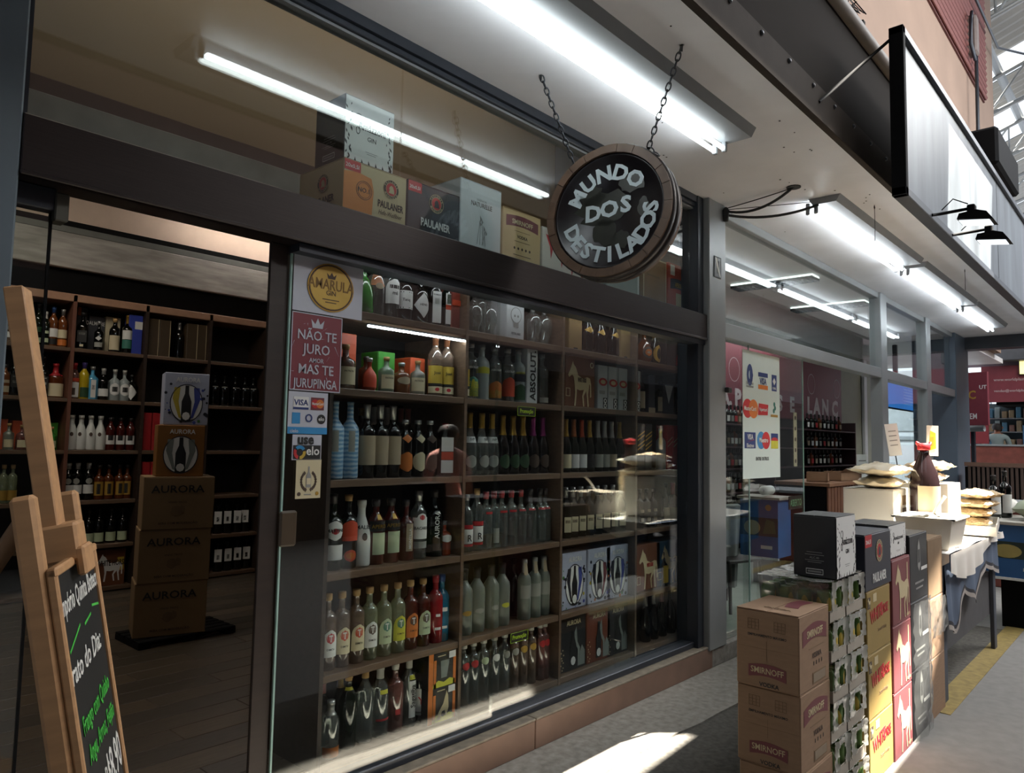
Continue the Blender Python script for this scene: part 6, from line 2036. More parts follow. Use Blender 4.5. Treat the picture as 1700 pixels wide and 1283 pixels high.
eb('frame_rail', 0, W_, Z0B, Z0B + .02, -.003, .018, parent=bd)
M_CHK = mat('white_chalk', '#d8d6cf', .8)
M_CHG = mat('green_chalk', '#3fae3d', .8)
MEo = ME @ Matrix.Translation((0, 0, .008))
for s, u_, dz, sz, m_, rot in (('Empório Quinta Boteco', W_ * .5, .105, .062, M_CHK, .02), ('Prato do Dia:', W_ * .42, .25, .066, M_CHK, .03), ('Frango com Quiabo', W_ * .52, .36, .056, M_CHG, .06), ('Angu, Arroz, Feijão', W_ * .56, .43, .056, M_CHG, .05)):
    write(s, bd, MEo, u_, L_ - dz, sz, m_, .012, rot=rot, sx=.62 if len(s) > 14 else .9, shear=.15)
write('R$', bd, MEo, W_ * .55, L_ - .53, .06, M_CHK, .012, rot=.05, sx=.8)
write('18,90', bd, MEo, W_ * .74, L_ - .55, .12, M_CHK, .012, rot=.05, sx=.6)
for a in ((.05, .19, .16, .155), (.2, .165, .27, .155), (.29, .14, .36, .15)):
    patch('chalk_stroke', [(a[0], L_ - a[1]), (a[2], L_ - a[3]), (a[2], L_ - a[3] + .006), (a[0], L_ - a[1] + .006)], bd, MEo, M_CHG)
patch('chalk_stroke', [(W_ * .78, L_ - .68), (W_ * .80, L_ - .68), (W_ * .86, L_ - .57), (W_ * .84, L_ - .57)], bd, MEo, M_CHG)
patch('chalk_stroke', [(W_ * .66, L_ - .66), (W_ * .68, L_ - .66), (W_ * .70, L_ - .59), (W_ * .68, L_ - .59)], bd, MEo, M_CHK)

# ---------------------------------------------------------------- draped table on the pavement
TX0, TX1, TY0, TY1, TZ = 5.40, 7.24, -1.40, -.52, .93
M_CLOTH = mat('faded_blue_cloth', '#59677d', .8, var=.3, scale=3, stretch=(2, 1, 1))
M_CLOTHW = mat('white_table_cloth', '#e6e2da', .8, var=.03)
M_LEGT = mat('slate_blue_board', '#414650', .6, var=.1)
tb = thing('market_table', 'long trestle table on the pavement under a blue cloth', 'table', (TX0, TY0, 0))
TL, TD = TX1 - TX0, TY1 - TY0
MB().box(0, TL, 0, TD, TZ - .03, TZ).build('table_top', M_LEGT, tb)
for x in (.0, TL - .1):
    for y in (.0, TD - .04):
        MB().box(x, x + .10, y, y + .03, 0, TZ - .03, bev=.004).build('leg', M_LEGT, tb)
MB().box(.08, TL - .08, .03, .05, .28, .62).build('apron_board', mat('dark_apron_board', '#4b4a4c', .7), tb)


def hem(u_):
    k = [(0, .47), (.07, .43), (.13, .40), (.20, .56), (.30, .62), (.42, .56), (.48, .50), (.60, .66), (.72, .70), (.84, .66), (1, .60)]
    for (a, za), (b, zb) in zip(k[:-1], k[1:]):
        if a <= u_ <= b:
            t_ = (u_ - a) / (b - a)
            t_ = t_ * t_ * (3 - 2 * t_)
            return za + (zb - za) * t_
    return .6


cl = thing('blue_tablecloth', 'faded blue cloth with a wavy striped hem hanging over the market table', 'tablecloth', (TX0, TY0, 0))


def fold(u_, v_):
    return -.012 - .020 * (1 - v_) * (1 + math.sin(u_ * 30 + 1) * .6 + .4 * math.sin(u_ * 13)) - .01 * math.sin(u_ * 47) * (1 - v_)


LW = TL + .04


def band(a, b):
    """strip of the front drop, a and b measured up from the hem line"""
    def fn(u_, v_):
        z0 = hem(u_) + a
        z1 = TZ + .004 if b is None else hem(u_) + b
        z = z0 + (z1 - z0) * v_
        vv = (z - .4) / .55
        return (-.02 + u_ * LW, fold(u_, vv), z)
    return fn


c1 = MB().sheet(band(.055, None), 60, 8)
c1.sheet(lambda u_, v_: (-.02 + u_ * LW, -.012 + v_ * (TD + .02), TZ + .004), 8, 4)
c1.sheet(lambda u_, v_: (-.022 - .01 * math.sin(v_ * 22), -.012 + v_ * TD, .50 + u_ * (TZ + .004 - .50)), 4, 16)
c1.build('drape', M_CLOTH, cl)
MB().sheet(band(.030, .055), 60, 1).build('hem_band', mat('dark_hem', '#2c2c33', .8), cl)
MB().sheet(band(.0, .030), 60, 1).build('hem_band', mat('pale_hem', '#a59e98', .8), cl)
wc = thing('white_tablecloth', 'white cloth on the market table hanging in a point over the blue cloth', 'tablecloth', (TX0, TY0, TZ))
mb = MB()
mb.sheet(lambda u_, v_: (-.03 + u_ * (TL + .05), -.05 + v_ * (TD + .04), .010 + .006 * math.sin(u_ * 17 + v_ * 5)), 20, 10)
mb.sheet(lambda u_, v_: (-.03 + u_ * (TL + .05), -.05 - .012 * math.sin(u_ * 40) * (1 - v_) - .008, .010 - (1 - v_) * (.05 + .15 * max(0, math.sin(u_ * 4.4 + .3)) ** .7)), 50, 5)
mb.sheet(lambda u_, v_: (-.034 - .01 * math.sin(v_ * 30) * (1 - u_), -.05 + v_ * (TD + .04), .010 - (1 - u_) * (.05 + .09 * abs(math.sin(v_ * 7)))), 4, 24)
mb.build('cloth', M_CLOTHW, wc)

TT = TZ + .018
M_TUB = mat('white_plastic_tub', '#d6d2c8', .45, var=.03)


def tub(x, y, z, w, d, h, label, fill, filln, name='plastic_tub', m=M_TUB, bump_=.04):
    t = thing(name, label, 'tub', (x, y, z))
    a, b = .03, 0
    lo = [(a, a), (w - a, a), (w - a, d - a), (a, d - a)]
    hi = [(0, 0), (w, 0), (w, d), (0, d)]
    v, f = [], []
    for p in lo:
        v.append((*p, 0))
    for p in hi:
        v.append((*p, h))
    for p in [(p[0] + (.008 if p[0] < w / 2 else -.008), p[1] + (.008 if p[1] < d / 2 else -.008)) for p in hi]:
        v.append((*p, h))
    for p in [(p[0] + (.008 if p[0] < w / 2 else -.008), p[1] + (.008 if p[1] < d / 2 else -.008)) for p in lo]:
        v.append((*p, .008))
    for q in range(3):
        for i in range(4):
            f.append((q * 4 + i, q * 4 + (i + 1) % 4, q * 4 + 4 + (i + 1) % 4, q * 4 + 4 + i))
    f += [(3, 2, 1, 0), (12, 13, 14, 15)]
    MB().add(v, f).build('tub_body', m, t)
    rm = MB()
    for (x0, x1, y0, y1) in ((-.018, w + .018, -.018, .004), (-.018, w + .018, d - .004, d + .018), (-.018, .004, -.018, d + .018), (w - .004, w + .018, -.018, d + .018)):
        rm.box(x0, x1, y0, y1, h - .006, h + .004)
    rm.build('rim', m, t)
    r = random.Random(int(x * 100))
    mb = MB().sheet(lambda u_, v_: (.012 + u_ * (w - .024), .012 + v_ * (d - .024), h - .02 + bump_ * math.sin(u_ * PI) * math.sin(v_ * PI) + r.uniform(-.006, .006)), 16, 14)
    o = mb.build(filln, fill, t)
    o['kind'] = 'stuff'
    return t


tub(5.47, -1.45, TT, .46, .34, .20, 'white plastic tub heaped with grain at the front corner of the table', mat('pale_grain', '#b8ad97', .9, var=.35, scale=60, bump=.4), 'grain')
sc_ = thing('scoop_handle', 'white scoop handle sticking up from the tub of grain', 'scoop', (5.68, -1.30, TT + .21))
MB().tube([(0, 0, 0), (-.02, -.03, .06), (-.05, -.08, .13)], [.012, .009, .012], 8).build('handle', M_TUB, sc_)
MB().lathe([(.012, .0), (.03, -.015), (.034, -.03), (.02, -.035)], 10).build('bowl', M_TUB, sc_)

wb1 = carton('white_carton', .40, .345, .36, M_TUB, 'big white carton on the market table under the nearer pile of bags', 'carton', (5.76, -1.03, TT), 0)
f = face('front', .40, .345, .36)
for k in range(3):
    patch('photo_print', rect(.22, .06 + .09 * k, .33, .13 + .09 * k), wb1, f, (M_GREYINK, M_BROWNINK, M_KRAFTD)[k])
wb2 = carton('white_carton', .42, .36, .40, M_TUB, 'big white carton on the market table under the jug and farther bags', 'carton', (6.22, -1.28, TT), 0)


def pillow(w, d, h, seed, n=14):
    """soft sealed bag: puffed middle, flat crimped ends"""
    r = random.Random(seed)
    ph = [r.uniform(0, 6) for _ in range(4)]
    v, f = [], []
    m = n + 1
    for s in (1, -1):
        for j in range(m):
            for i in range(m):
                u_, w_ = i / n, j / n
                e = (math.sin(PI * u_) ** .45) * (math.sin(PI * w_) ** .45)
                z = s * h / 2 * e * (1 + .18 * math.sin(u_ * 9 + ph[0]) * math.sin(w_ * 8 + ph[1])) + .008 * math.sin(u_ * 21 + ph[2]) * math.sin(w_ * 17 + ph[3])
                v.append(((u_ - .5) * w * (1 - .05 * math.sin(PI * w_)), (w_ - .5) * d * (1 - .05 * math.sin(PI * u_)), h / 2 + max(z, -h / 2)))
    for s in (0, 1):
        o = s * m * m
        for j in range(n):
            for i in range(n):
                q = (o + j * m + i, o + j * m + i + 1, o + (j + 1) * m + i + 1, o + (j + 1) * m + i)
                f.append(q if s == 0 else q[::-1])
    return MB().add(v, f, 0, True)


M_BAG = mat('cream_flour_bag', '#cfc2a8', .35, var=.12, scale=9, bump=.1)
M_BAGF = glass('bag_film', tint=(.95, .95, .93), body=.12, bodycol=(.8, .8, .78), rough=.12, base=.10)


def bag(x, y, z, w, d, h, rz, label, m=M_BAG, grp='bags on the market table', seed=0, film=True, txt=None, name='food_bag'):
    t = thing(name, label, 'bag', (x, y, z), (0, 0, rz), grp)
    pillow(w, d, h, seed).build('contents', m, t)
    if film:
        mb = MB()
        r = random.Random(seed + 9)
        for s in (-1, 1):
            mb.sheet(lambda u_, v_: (s * (w * .46 + u_ * .06), (v_ - .5) * d * .95, h * .45 + .01 * math.sin(v_ * 14 + seed) + u_ * .01), 2, 10)
        mb.build('crimped_end', M_BAGF, t)
    if txt:
        write(txt, t, Matrix.Translation((0, 0, h * 1.02)) @ TOP, 0, 0, .05, M_INK, .01, rot=PI / 2)
    return t


zb = TT + .362
bag(5.93, -.90, zb, .40, .31, .085, .1, 'cream bag of flour at the bottom of the nearer pile on the white carton', seed=1)
bag(5.92, -.91, zb + .088, .42, .34, .095, -.05, 'printed cream bag of flour topping the nearer pile on the white carton', seed=2, txt='TAPIOCA')
bag(6.42, -1.10, TT + .404, .40, .24, .08, .05, 'tan bag lying flat at the bottom of the farther pile', seed=3, m=mat('tan_bag', '#b59d7a', .4, var=.1))
bag(6.42, -1.12, TT + .487, .40, .25, .08, -.1, 'tan shiny bag topping the farther pile behind the red-capped jug', seed=4, m=mat('tan_bag', '#b59d7a', .4, var=.1))
jg = thing('red_capped_jug', 'dark jug with a red cap and ring handle on the market table', 'jug', (5.98, -1.19, TT + .345 - .0), (0, 0, -.6))
jg.location = (6.07, -1.16, TT + .001)
JH = 1.665 - TT
MB().lathe([(.09, 0), (.10, .02), (.10, JH * .55), (.085, JH * .68), (.05, JH * .80), (.034, JH * .86), (.034, JH * .90)], 18).build('jug_body', mat('dark_wine_jug', '#241a1c', .12, var=.2), jg)
MB().lathe([(.04, JH * .90), (.044, JH * .91), (.044, JH * .965), (.036, JH * .97)], 16).build('cap', C['red'], jg)
MB().tube([(.062 * math.cos(a), .02 * math.sin(a), JH * .955 + .018 * math.cos(2 * a)) for a in [2 * PI * k / 16 for k in range(16)]], .008, 6, closed=True).build('ring_handle', C['red'], jg)
vs, fs = [], []
for i in range(9):
    a = (i / 8 - .5) * 2.4
    vs += [(.102 * math.sin(a), -.102 * math.cos(a), JH * .22), (.102 * math.sin(a), -.102 * math.cos(a), JH * .54)]
    if i:
        fs.append((2 * i - 2, 2 * i, 2 * i + 1, 2 * i - 1))
MB().add(vs, fs, 0, True).build('label', Lb['beige'], jg)
for k, (x, y, zt, tilt, m_, lab) in enumerate(((6.02, -1.00, 1.79, -.12, M_WPRINT, 'white price card on a stick leaning over the nearer bag pile'), (6.58, -1.10, 1.79, .02, M_WPRINT, 'price card with a yellow green picture on a stick over the farther bags'))):
    t = thing('price_card', lab, 'price card', (x, y, 1.42 if k == 0 else 1.46), (tilt * .5, tilt, -.75))
    hh = zt - (1.42 if k == 0 else 1.46)
    MB().tube([(0, 0, 0), (0, 0, hh - .1)], .004, 6).build('stick', M_CHAIN, t)
    MB().box(-.05, .05, -.004, -.002, hh - .24, hh, bev=.0).build('card', m_, t)
    if k:
        patch('picture', [(-.03, hh - .2), (.03, hh - .18), (.025, hh - .06), (-.02, hh - .04)], t, FRONT, Lb['lime'], out=.0045)
        patch('picture', rect(-.02, hh - .16, .01, hh - .09), t, FRONT, Lb['yellow'], out=.0055)
    else:
        for q in range(4):
            patch('small_print', rect(-.03, hh - .06 - .035 * q, .03, hh - .052 - .035 * q), t, FRONT, M_GREYINK, out=.0045)
M_POP = mat('puffed_corn', '#cdb893', .7, var=.3, scale=70, bump=.6, col2='#a5865a')
tr_ = thing('display_tray', 'pale slanted tray carrying the stacked puffed corn bags', 'tray', (6.66, -1.50, TZ + .02), (0, -.05, .12))
MB().box(0, .62, 0, .40, 0, .012).build('tray_floor', M_TUB, tr_)
for a in ((0, .62, -.008, 0), (0, .62, .40, .408), (-.008, 0, -.008, .408), (.62, .628, -.008, .408)):
    MB().box(*a, 0, .07).build('tray_rim', M_TUB, tr_)
for k in range(4):
    bag(6.95 + .02 * (k % 2), -1.31 - .01 * k, TZ + .066 + k * .072, .35, .26, .076, .15 - .12 * k, 'bag of puffed corn, %s in the pile at the far end of the table' % ('lowest', 'second', 'third', 'topmost')[k], m=M_POP, grp='bags of puffed corn', seed=20 + k, txt='SEMOLA' if k == 3 else None)

# ---------------------------------------------------------------- stalls farther along the passage
M_TARP = mat('blue_printed_tarp', '#2c5f96', .55, var=.2, scale=3)


def fruit_tarp(name, label, x, y0, y1, z0, z1, d, cat='stall'):
    """counter whose front sheet, facing the camera end, is printed with blue bands and fruit"""
    t = thing(name, label, cat, (x, y1, 0))
    w = y1 - y0
    MB().box(0, d, -w, 0, z0, z1).build('counter_body', M_TARP, t)
    MB().box(-.03, d + .02, -w - .03, .03, z1, z1 + .03, bev=.004).build('counter_top', mat('counter_edge', '#a8a59c', .5), t)
    MB().box(-.03, 0, -w - .01, .01, z0 - .02, z0).build('bottom_rail', M_WHITE, t)
    MB().box(.1, d - .05, -w + .1, -.1, 0, z0).build('plinth', M_BLACK, t)
    g = Matrix.Translation((0, 0, z0)) @ LEFT
    h = z1 - z0
    patch('dark_band', rect(0, h * .36, w, h * .68), t, g, mat('tarp_dark_green', '#23322c', .6))
    patch('melon_print', disc(w * .32, h * .50, w * .22, 18, h * .13), t, g, mat('melon_print', '#a99a5c', .6), out=.0016)
    patch('leaf_print', [(w * .6, h * .4), (w * .95, h * .42), (w * .9, h * .62), (w * .7, h * .66)], t, g, mat('tarp_leaf', '#3f5a35', .6), out=.0016)
    patch('white_print', rect(w * .55, h * .14, w * .85, h * .2), t, g, M_WPRINT)
    patch('emblem_print', disc(w * .75, h * .86, w * .08, 12), t, g, mat('emblem_orange', '#a0824f', .6))
    return t


fruit_tarp('fruit_stall', 'blue stall front printed with a melon beyond the draped table', 8.05, -1.72, -1.20, .46, .93, .9)
fruit_tarp('fruit_stall', 'added blue counter standing in for a stall reflection in the neighbouring glass front', 7.75, .62, 1.04, .42, 1.03, .35)  # made-up counter in place of the stall's reflection in the glass
# produce, bags and bottles on the far stalls
st = thing('far_counter', 'long low counter with a red brown front at the end of the passage', 'counter', (10.4, -1.6, 0))
MB().box(0, .8, -.6, 1.9, .0, .95, bev=.01).build('counter_body', mat('red_brown_tile', '#7c4238', .6, var=.35, scale=5), st)
MB().box(-.03, .83, -.63, 1.93, .95, .99, bev=.004).build('counter_top', M_ALU, st)
for k, (x, y, z, w, d, h, lab, m_) in enumerate(((8.45, -1.57, .97, .50, .36, .20, 'big pale green sack on the printed stall', mat('pale_green_sack', '#97a08c', .7, var=.1)),
                                                 (8.92, -1.22, .97, .4, .3, .16, 'small white sack behind the pale green one', M_TUB),
                                                 (9.15, -1.62, .97, .4, .4, .12, 'flat cream bag at the right edge of the printed stall', M_BAG),
                                                 (7.35, -1.15, .95, .35, .3, .09, 'yellow bag beside the farther white carton', mat('yellow_bag', '#b2923c', .5, var=.1)))):
    bag(x, y, z, w, d, h, .3 * k, lab, m=m_, grp='bags on the far stalls', seed=40 + k, film=False)
bag(9.15, -1.62, 1.092, .4, .38, .10, .2, 'cream bag on top of the flat one at the right edge', m=M_BAG, grp='bags on the far stalls', seed=50, film=False)
for k, (px, y, z, H) in enumerate(((1630, -1.2, .965, .40), (1641, -1.3, .965, .44))):
    bottle('bordeaux', 8.30 + .2 * k, -1.24 - .06 * k, z, '%s dark bottle with white label among the far sacks' % ('nearer', 'farther')[k], H=H, R=.055, g='black', cap='dark', labels=((.1, .5, 'white', 1.2),), group='bottles on the printed stall', rz=-.6)
cr = thing('slatted_crate', 'dark slatted crate under the red shop front', 'crate', (13.0, -.52, .9))
for j in range(12):
    MB().box(-.01, .01, -.36 + j * .06, -.325 + j * .06, 0, .5).build('crate_slat', mat('dark_crate_wood', '#4a3a32', .7), cr)
MB().box(-.02, .02, -.38, .38, .46, .52).build('crate_rail', mat('crate_rail_wood', '#6a5042', .7), cr)
MB().box(.02, .4, -.38, .38, 0, .45).build('crate_body', M_BLACK, cr)
MB().box(-.02, .4, -.38, .38, -.9, 0).build('crate_base', M_BLACK, cr)

# inside the neighbouring shop: red header, wall of bottles, tv, cartons, chair with towel
M_SHOPRED = mat('wine_red_board', '#6f2733', .6, var=.06)
hd = thing('red_shop_sign', 'wine red sign board with pale letters over the neighbour bottle wall', 'sign', (8.2, 2.20, 2.05))
wR = xat(1397, 2.2, 2.3) - 8.2
MB().box(0, wR, 0, .04, 0, 1.05).build('board', M_SHOPRED, hd)
Mh = Matrix(FRONT)
for s, px, sz in (('A.', 1207, .34), ('P', 1226, .34), ('R', 1240, .34), ('O', 1254, .34), ('S', 1296, .34), ('E', 1316, .34), ('L', 1345, .40), ('A', 1357, .40), ('N', 1371, .40), ('C', 1387, .40)):
    write(s, hd, FRONT, xat(px, 2.19, 2.2) - 8.2, .14, sz, mat('pale_sign_letters_far', '#c9bcbc', .6), .05, sx=1.15)
for k in range(3):
    cu = xat(1348, 2.19, 2.5) - 8.2 if k == 0 else (xat(1390, 2.19, 2.5) - 8.2 if k == 1 else xat(1220, 2.19, 2.5) - 8.2)
    ring('cup_outline', cu, .66, .17, .18, hd, FRONT, mat('pale_sign_ink', '#b3a3a4', .6), n=16)
us = thing('neighbour_shelving', 'dark shelving full of bottles under the wine red sign', 'shelving', (8.2, 1.95, .12))
ZR_ = [1.78, 1.47, 1.17, .84, .5]
for z in ZR_:
    MB().box(0, wR, 0, .25, z - .02, z, bev=.003).build('shelf_board', mat('dark_red_shelf', '#3c1f24', .6), us)
for k in (0, 2.1, 5):
    MB().box(wR * k / 5 - .015, wR * k / 5 + .015, 0, .27, 0, 1.95).build('upright', mat('dark_red_shelf', '#3c1f24', .6), us)
MB().box(0, wR, .25, .27, 0, 1.95).build('back_panel', M_BLACK, us)
n_ = 0
for row, z in enumerate(ZR_):
    pxs = [1207 + 6.2 * i for i in range(5)] + [1340 + 6.6 * i for i in range(9)]
    for i, px in enumerate(pxs):
        x = xat(px, 2.06, z + .2)
        if x > 8.2 + wR - .05:
            continue
        g = ['black', 'green', 'black', 'amber', 'black'][(i + row) % 5]
        bottle('bordeaux', x, 2.06, z + .1205, '%s wine bottle, %s from left on the %s shelf under the wine red sign' % (GN[g], ORD[i], SHN[row] if row < 4 else 'lowest'), H=.265, R=.042, g=g, cap='dark', cap_h=.2, labels=((.15, .45, ['white', 'beige', 'grey', 'white', 'red'][(i * 2 + row) % 5], 1.0),), group='bottles in the neighbouring shop', seg=8)
tv = thing('wall_television', 'blue glowing television screen inside the neighbouring shop', 'television', (12.4, .9, 2.28))
tvx0, tvx1 = xat(1473, .9, 2.4), xat(1522, .9, 2.4)
tv.location.x = tvx0
MB().box(-.02, tvx1 - tvx0 + .02, 0, .05, -.02, .57, bev=.006).build('casing', M_BLACK, tv)
scr = MB().box(0, tvx1 - tvx0, -.004, 0, 0, .55).build('screen', mat('blue_screen', '#2f78c8', .3, emit=.9), tv)
patch('title_line', rect(.4, .47, 1.5, .495), tv, FRONT, mat('screen_text', '#9fc0ea', .4, emit=.5), out=.0045)
for q in range(7):
    patch('text_line', rect(.95, .39 - q * .05, 1.7, .398 - q * .05), tv, FRONT, mat('screen_text', '#9fc0ea', .4, emit=.5), out=.0045)
tv2 = MB().box(.8, .86, .05, .12, .4, 1.1).build('wall_mount', M_STEELD, tv)
ps = thing('round_sticker', 'red and yellow round sticker on the pale wall', 'sticker', (xat(1413, 2.24, 1.5), 2.2495, 1.52), (PI / 2, 0, 0))
MB().prism(disc(0, 0, .14, 16), 0, .004).build('disc', mat('faded_red_disc', '#a23c34', .6), ps)
MB().prism(rect(-.12, -.24, .12, -.15), 0, .003).build('strip', Lb['yellow'], ps)
pc = thing('conduit_column', 'pale square conduit column on the sage wall', 'column', (xat(1437, 2.2, 1.8), 2.18, .12))
MB().box(-.09, .09, 0, .06, 0, 3.3, bev=.01).build('shaft', M_PALEBOX, pc)
ct = thing('wooden_crate', 'brown slatted counter crate behind the glass carrying open cartons', 'crate', (8.35, .30, .12))
for j in range(14):
    MB().box(j * .1, j * .1 + .08, 0, .02, .3, 1.05, bev=.004).build('crate_slat', mat('brown_crate_slat', '#6b4632', .6, var=.2), ct)
MB().box(-.02, 1.42, -.02, .6, 1.05, 1.09, bev=.004).build('crate_top', mat('brown_crate_top', '#7d5a41', .6), ct)
MB().box(0, 1.4, .03, .55, .0, 1.05).build('crate_body', M_BLACK, ct)
for k, (x, lab, w) in enumerate(((8.5, 'small open brown carton on the slatted crate, nearer the poster', .24), (8.95, 'long open brown carton on the slatted crate, nearer the column', .42))):
    t = thing('open_carton', lab, 'carton', (x, .36, 1.211), (0, 0, .25 - .5 * k), 'open cartons on the slatted crate')
    MB().box(0, w, 0, .22, 0, .012).build('carton_floor', M_KRAFT, t)
    for a in ((0, w, 0, .006), (0, w, .214, .22), (0, .006, 0, .22), (w - .006, w, 0, .22)):
        MB().box(*a, 0, .11).build('carton_side', M_KRAFT, t)
    MB().add([(0, 0, .11), (w, 0, .11), (w, -.06, .15), (0, -.06, .15)], [(0, 1, 2, 3)]).build('open_flap', M_KRAFT, t)
lc = thing('white_notice', 'white notice card with print standing behind the slatted crate', 'notice', (10.0, .5, 1.1))
MB().box(0, .42, 0, .01, 0, .42).build('card', M_WHITE, lc)
MB().box(.2, .22, .01, .03, -.975, .3).build('stand', M_STEELD, lc)
MB().box(.08, .34, -.1, .14, -.975, -.96).build('stand_foot', M_STEELD, lc)
for q in range(3):
    patch('print_line', rect(.06, .33 - .06 * q, .36, .345 - .06 * q), lc, FRONT, M_GREYINK)
ab = thing('open_sign', 'small green lettered sign stuck inside the edge of the neighbouring glass', 'sign', (6.85, .084, 1.06))
MB().box(-.16, .16, 0, .006, -.03, .09).build('sign_plate', mat('dark_green_plate', '#1f2a24', .4), ab)
write('ABERTO', ab, FRONT, .0, .0, .085, mat('green_sign_ink', '#5f8f6b', .5), .01, sx=.85)
vb = thing('wall_notice_strip', 'narrow cream strip of printed icons inside the neighbouring glass', 'notice', (xat(1318, .084, 1.5), .084, 1.42))
MB().box(0, .08, 0, .003, 0, .5).build('strip', M_CREAM, vb)
for q in range(5):
    patch('icon', disc(.04, .05 + .1 * q, .02, 8), vb, FRONT, M_BROWNINK)
ch = thing('dark_chair', 'dark wooden chair behind the neighbouring glass with a towel on it', 'chair', (6.45, .55, .125), (0, 0, -.3))
M_DW = mat('dark_chair_wood', '#2b2320', .5)
MB().box(-.21, .21, -.2, .2, .43, .46, bev=.008).build('seat', M_DW, ch)
for sx in (-1, 1):
    MB().tube([(sx * .19, -.18, .43), (sx * .21, -.21, 0)], .016, 6).build('leg', M_DW, ch)
    MB().tube([(sx * .19, .19, .90), (sx * .19, .18, .43), (sx * .21, .23, 0)], .016, 6).build('leg', M_DW, ch)
MB().box(-.2, .2, .17, .2, .72, .90, bev=.01).build('backrest', M_DW, ch)
tw = thing('grey_towel', 'grey towel hanging in folds over the back of the dark chair', 'towel', (6.42, .60, .30), (0, 0, -.3))
mb = MB()
for s in (-1, 1):
    mb.sheet(lambda u_, v_: ((u_ - .5) * .40 * (1 - .2 * (1 - v_)), .0 + s * (.04 + .02 * math.sin(u_ * 19 + s) * (1 - v_ * .6)), v_ * .74 - (0 if s < 0 else 0)), 26, 8)
mb.sheet(lambda u_, v_: ((u_ - .5) * .40, -.04 + .08 * v_ + 0 * u_, .74 + .018 * math.sin(v_ * PI)), 26, 4)
mb.build('towel_cloth', mat('grey_towel_cloth', '#868a88', .9, var=.12, scale=20, bump=.2), tw)
rl = thing('paper_roll', 'white roll lying end on beside the blue counter that stands in for a reflection', 'paper roll', (7.80, .80, 1.122), (0, 0, 0))
MB().lathe([(.015, 0), (.05, 0), (.05, .2), (.015, .2), (.015, 0)], 16, caps=False).build('roll', M_WHITE, rl, rot=(0, PI / 2, 0))

# red plastics shop at the end of the passage
M_PRED = mat('plastic_shop_red', '#74303a', .6, var=.08)
X_ = 19.0
rs = thing('red_shop', 'dark red shop front with white web address at the end of the passage', 'shop front', (X_, 0, 0))
MB().box(0, .1, -3.2, .60, 2.66, 3.45).build('sign_band', M_PRED, rs)
MB().box(0, .1, .50, .98, 1.75, 2.64).build('red_panel', mat('brighter_red_panel', '#7e2b33', .6, var=.05), rs)
MB().box(.1, .12, -3.2, 1.0, 3.45, 4.6).build('upper_wall', mat('grey_pink_upper', '#6a5f66', .8), rs)
S('wall_store', MB().box(X_ + 1.4, X_ + 1.5, -3.2, 1.1, .0, 2.7), mat('dim_store_wall', '#4d5a60', .8))
rc = thing('shop_counter', 'red brown counter under the white web address of the red shop', 'counter', (X_, 0, 0))
MB().box(0, .3, -3.2, 1.2, .0, 1.70).build('counter_body', mat('red_brown_tile', '#7c4238', .6, var=.35, scale=5), rc)
MB().box(-.03, .33, -3.2, 1.2, 1.70, 1.74, bev=.005).build('counter_top', M_ALU, rc)
S('ceiling_store', MB().box(X_ + .1, X_ + 1.4, -3.2, .35, 2.60, 2.66), M_BLACK)
ML = Matrix.Translation((X_ - X_, .55, 2.62)) @ LEFT
write('www.worldplastic.com.br', rs, ML, .18, .50, .085, mat('pale_sign_ink', '#b3a3a4', .6), .01, 'LEFT', sx=1.0)
write('vendas@worldplastic.com', rs, ML, .18, .26, .075, mat('pale_sign_ink', '#b3a3a4', .6), .01, 'LEFT')
write('Z', rs, ML, -.02, .1, .2, Lb['gold'], .02)
ap = thing('angled_red_sign', 'red sign with gold and white letters beside the slate blue column', 'sign', (16.2, .62, 1.95), (0, 0, -.25))
MB().box(0, .06, -.62, 0, .12, 1.12, bev=.004).build('sign_panel', M_PRED, ap)
MB().tube([(0, -.55, .06), (0, 0, .06)], .06, 8).build('rolled_awning', M_ALU, ap)
MB().box(.06, .12, -.34, -.28, -1.95, 1.0).build('post', M_STEELD, ap)
MLa = LEFT
write('STIC', ap, MLa, .22, .62, .22, Lb['gold'], .02, sx=.9)
write('UT', ap, MLa, .54, .80, .1, M_WPRINT, .02)
write('ITEM', ap, MLa, .32, .24, .15, M_WPRINT, .01, sx=.7)
M_GOODS = [mat('goods_%d' % i, c, .6) for i, c in enumerate(('#8fa3a6', '#7d5f58', '#b0b4ad', '#4f7f9a', '#98876b'))]
for row in range(4):
    t = thing('goods_shelf', 'shelf of small household goods in the red shop, %s from the ceiling' % ORD[row], 'shelf', (X_ + 1.05, -2.2, 1.42 + .31 * (3 - row)), group='goods shelves in the red shop')
    MB().box(0, .3, 0, 3.1, -.02, 0).build('shelf_board', M_ALU, t)
    r = random.Random(row)
    for j in range(22):
        hh = r.uniform(.12, .26)
        MB().box(.02, .2, .03 + j * .137, .13 + j * .137, 0, hh, bev=.01).build('goods', M_GOODS[r.randrange(5)], t)
bp_ = thing('blue_board', 'plain blue panel behind the counter of the red shop', 'panel', (X_ + .45, -.55, 1.75))
MB().box(0, .05, -.5, .48, 0, .42, bev=.01).build('panel_board', mat('flat_blue_panel', '#3c6488', .6), bp_)
ex = thing('lit_sign', 'small glowing yellow sign high up at the right edge', 'sign', (X_ - .09, -.12, 3.40))
MB().box(0, .04, -.45, .0, -.15, .12).build('sign_face', mat('yellow_glow', (1.0, .86, .35), .5, emit=1.1), ex)
MB().box(.04, .08, -.47, .02, -.17, .14).build('sign_case', M_STEELD, ex)
sl = thing('strip_light', 'white strip lamp above the counter of the red shop', 'lamp', (X_ + .6, -.9, 2.50))
MB().box(0, .06, -.3, .5, -.03, 0).build('diffuser', mat('far_lamp_glow', (.9, 1, 1), .4, emit=5), sl)
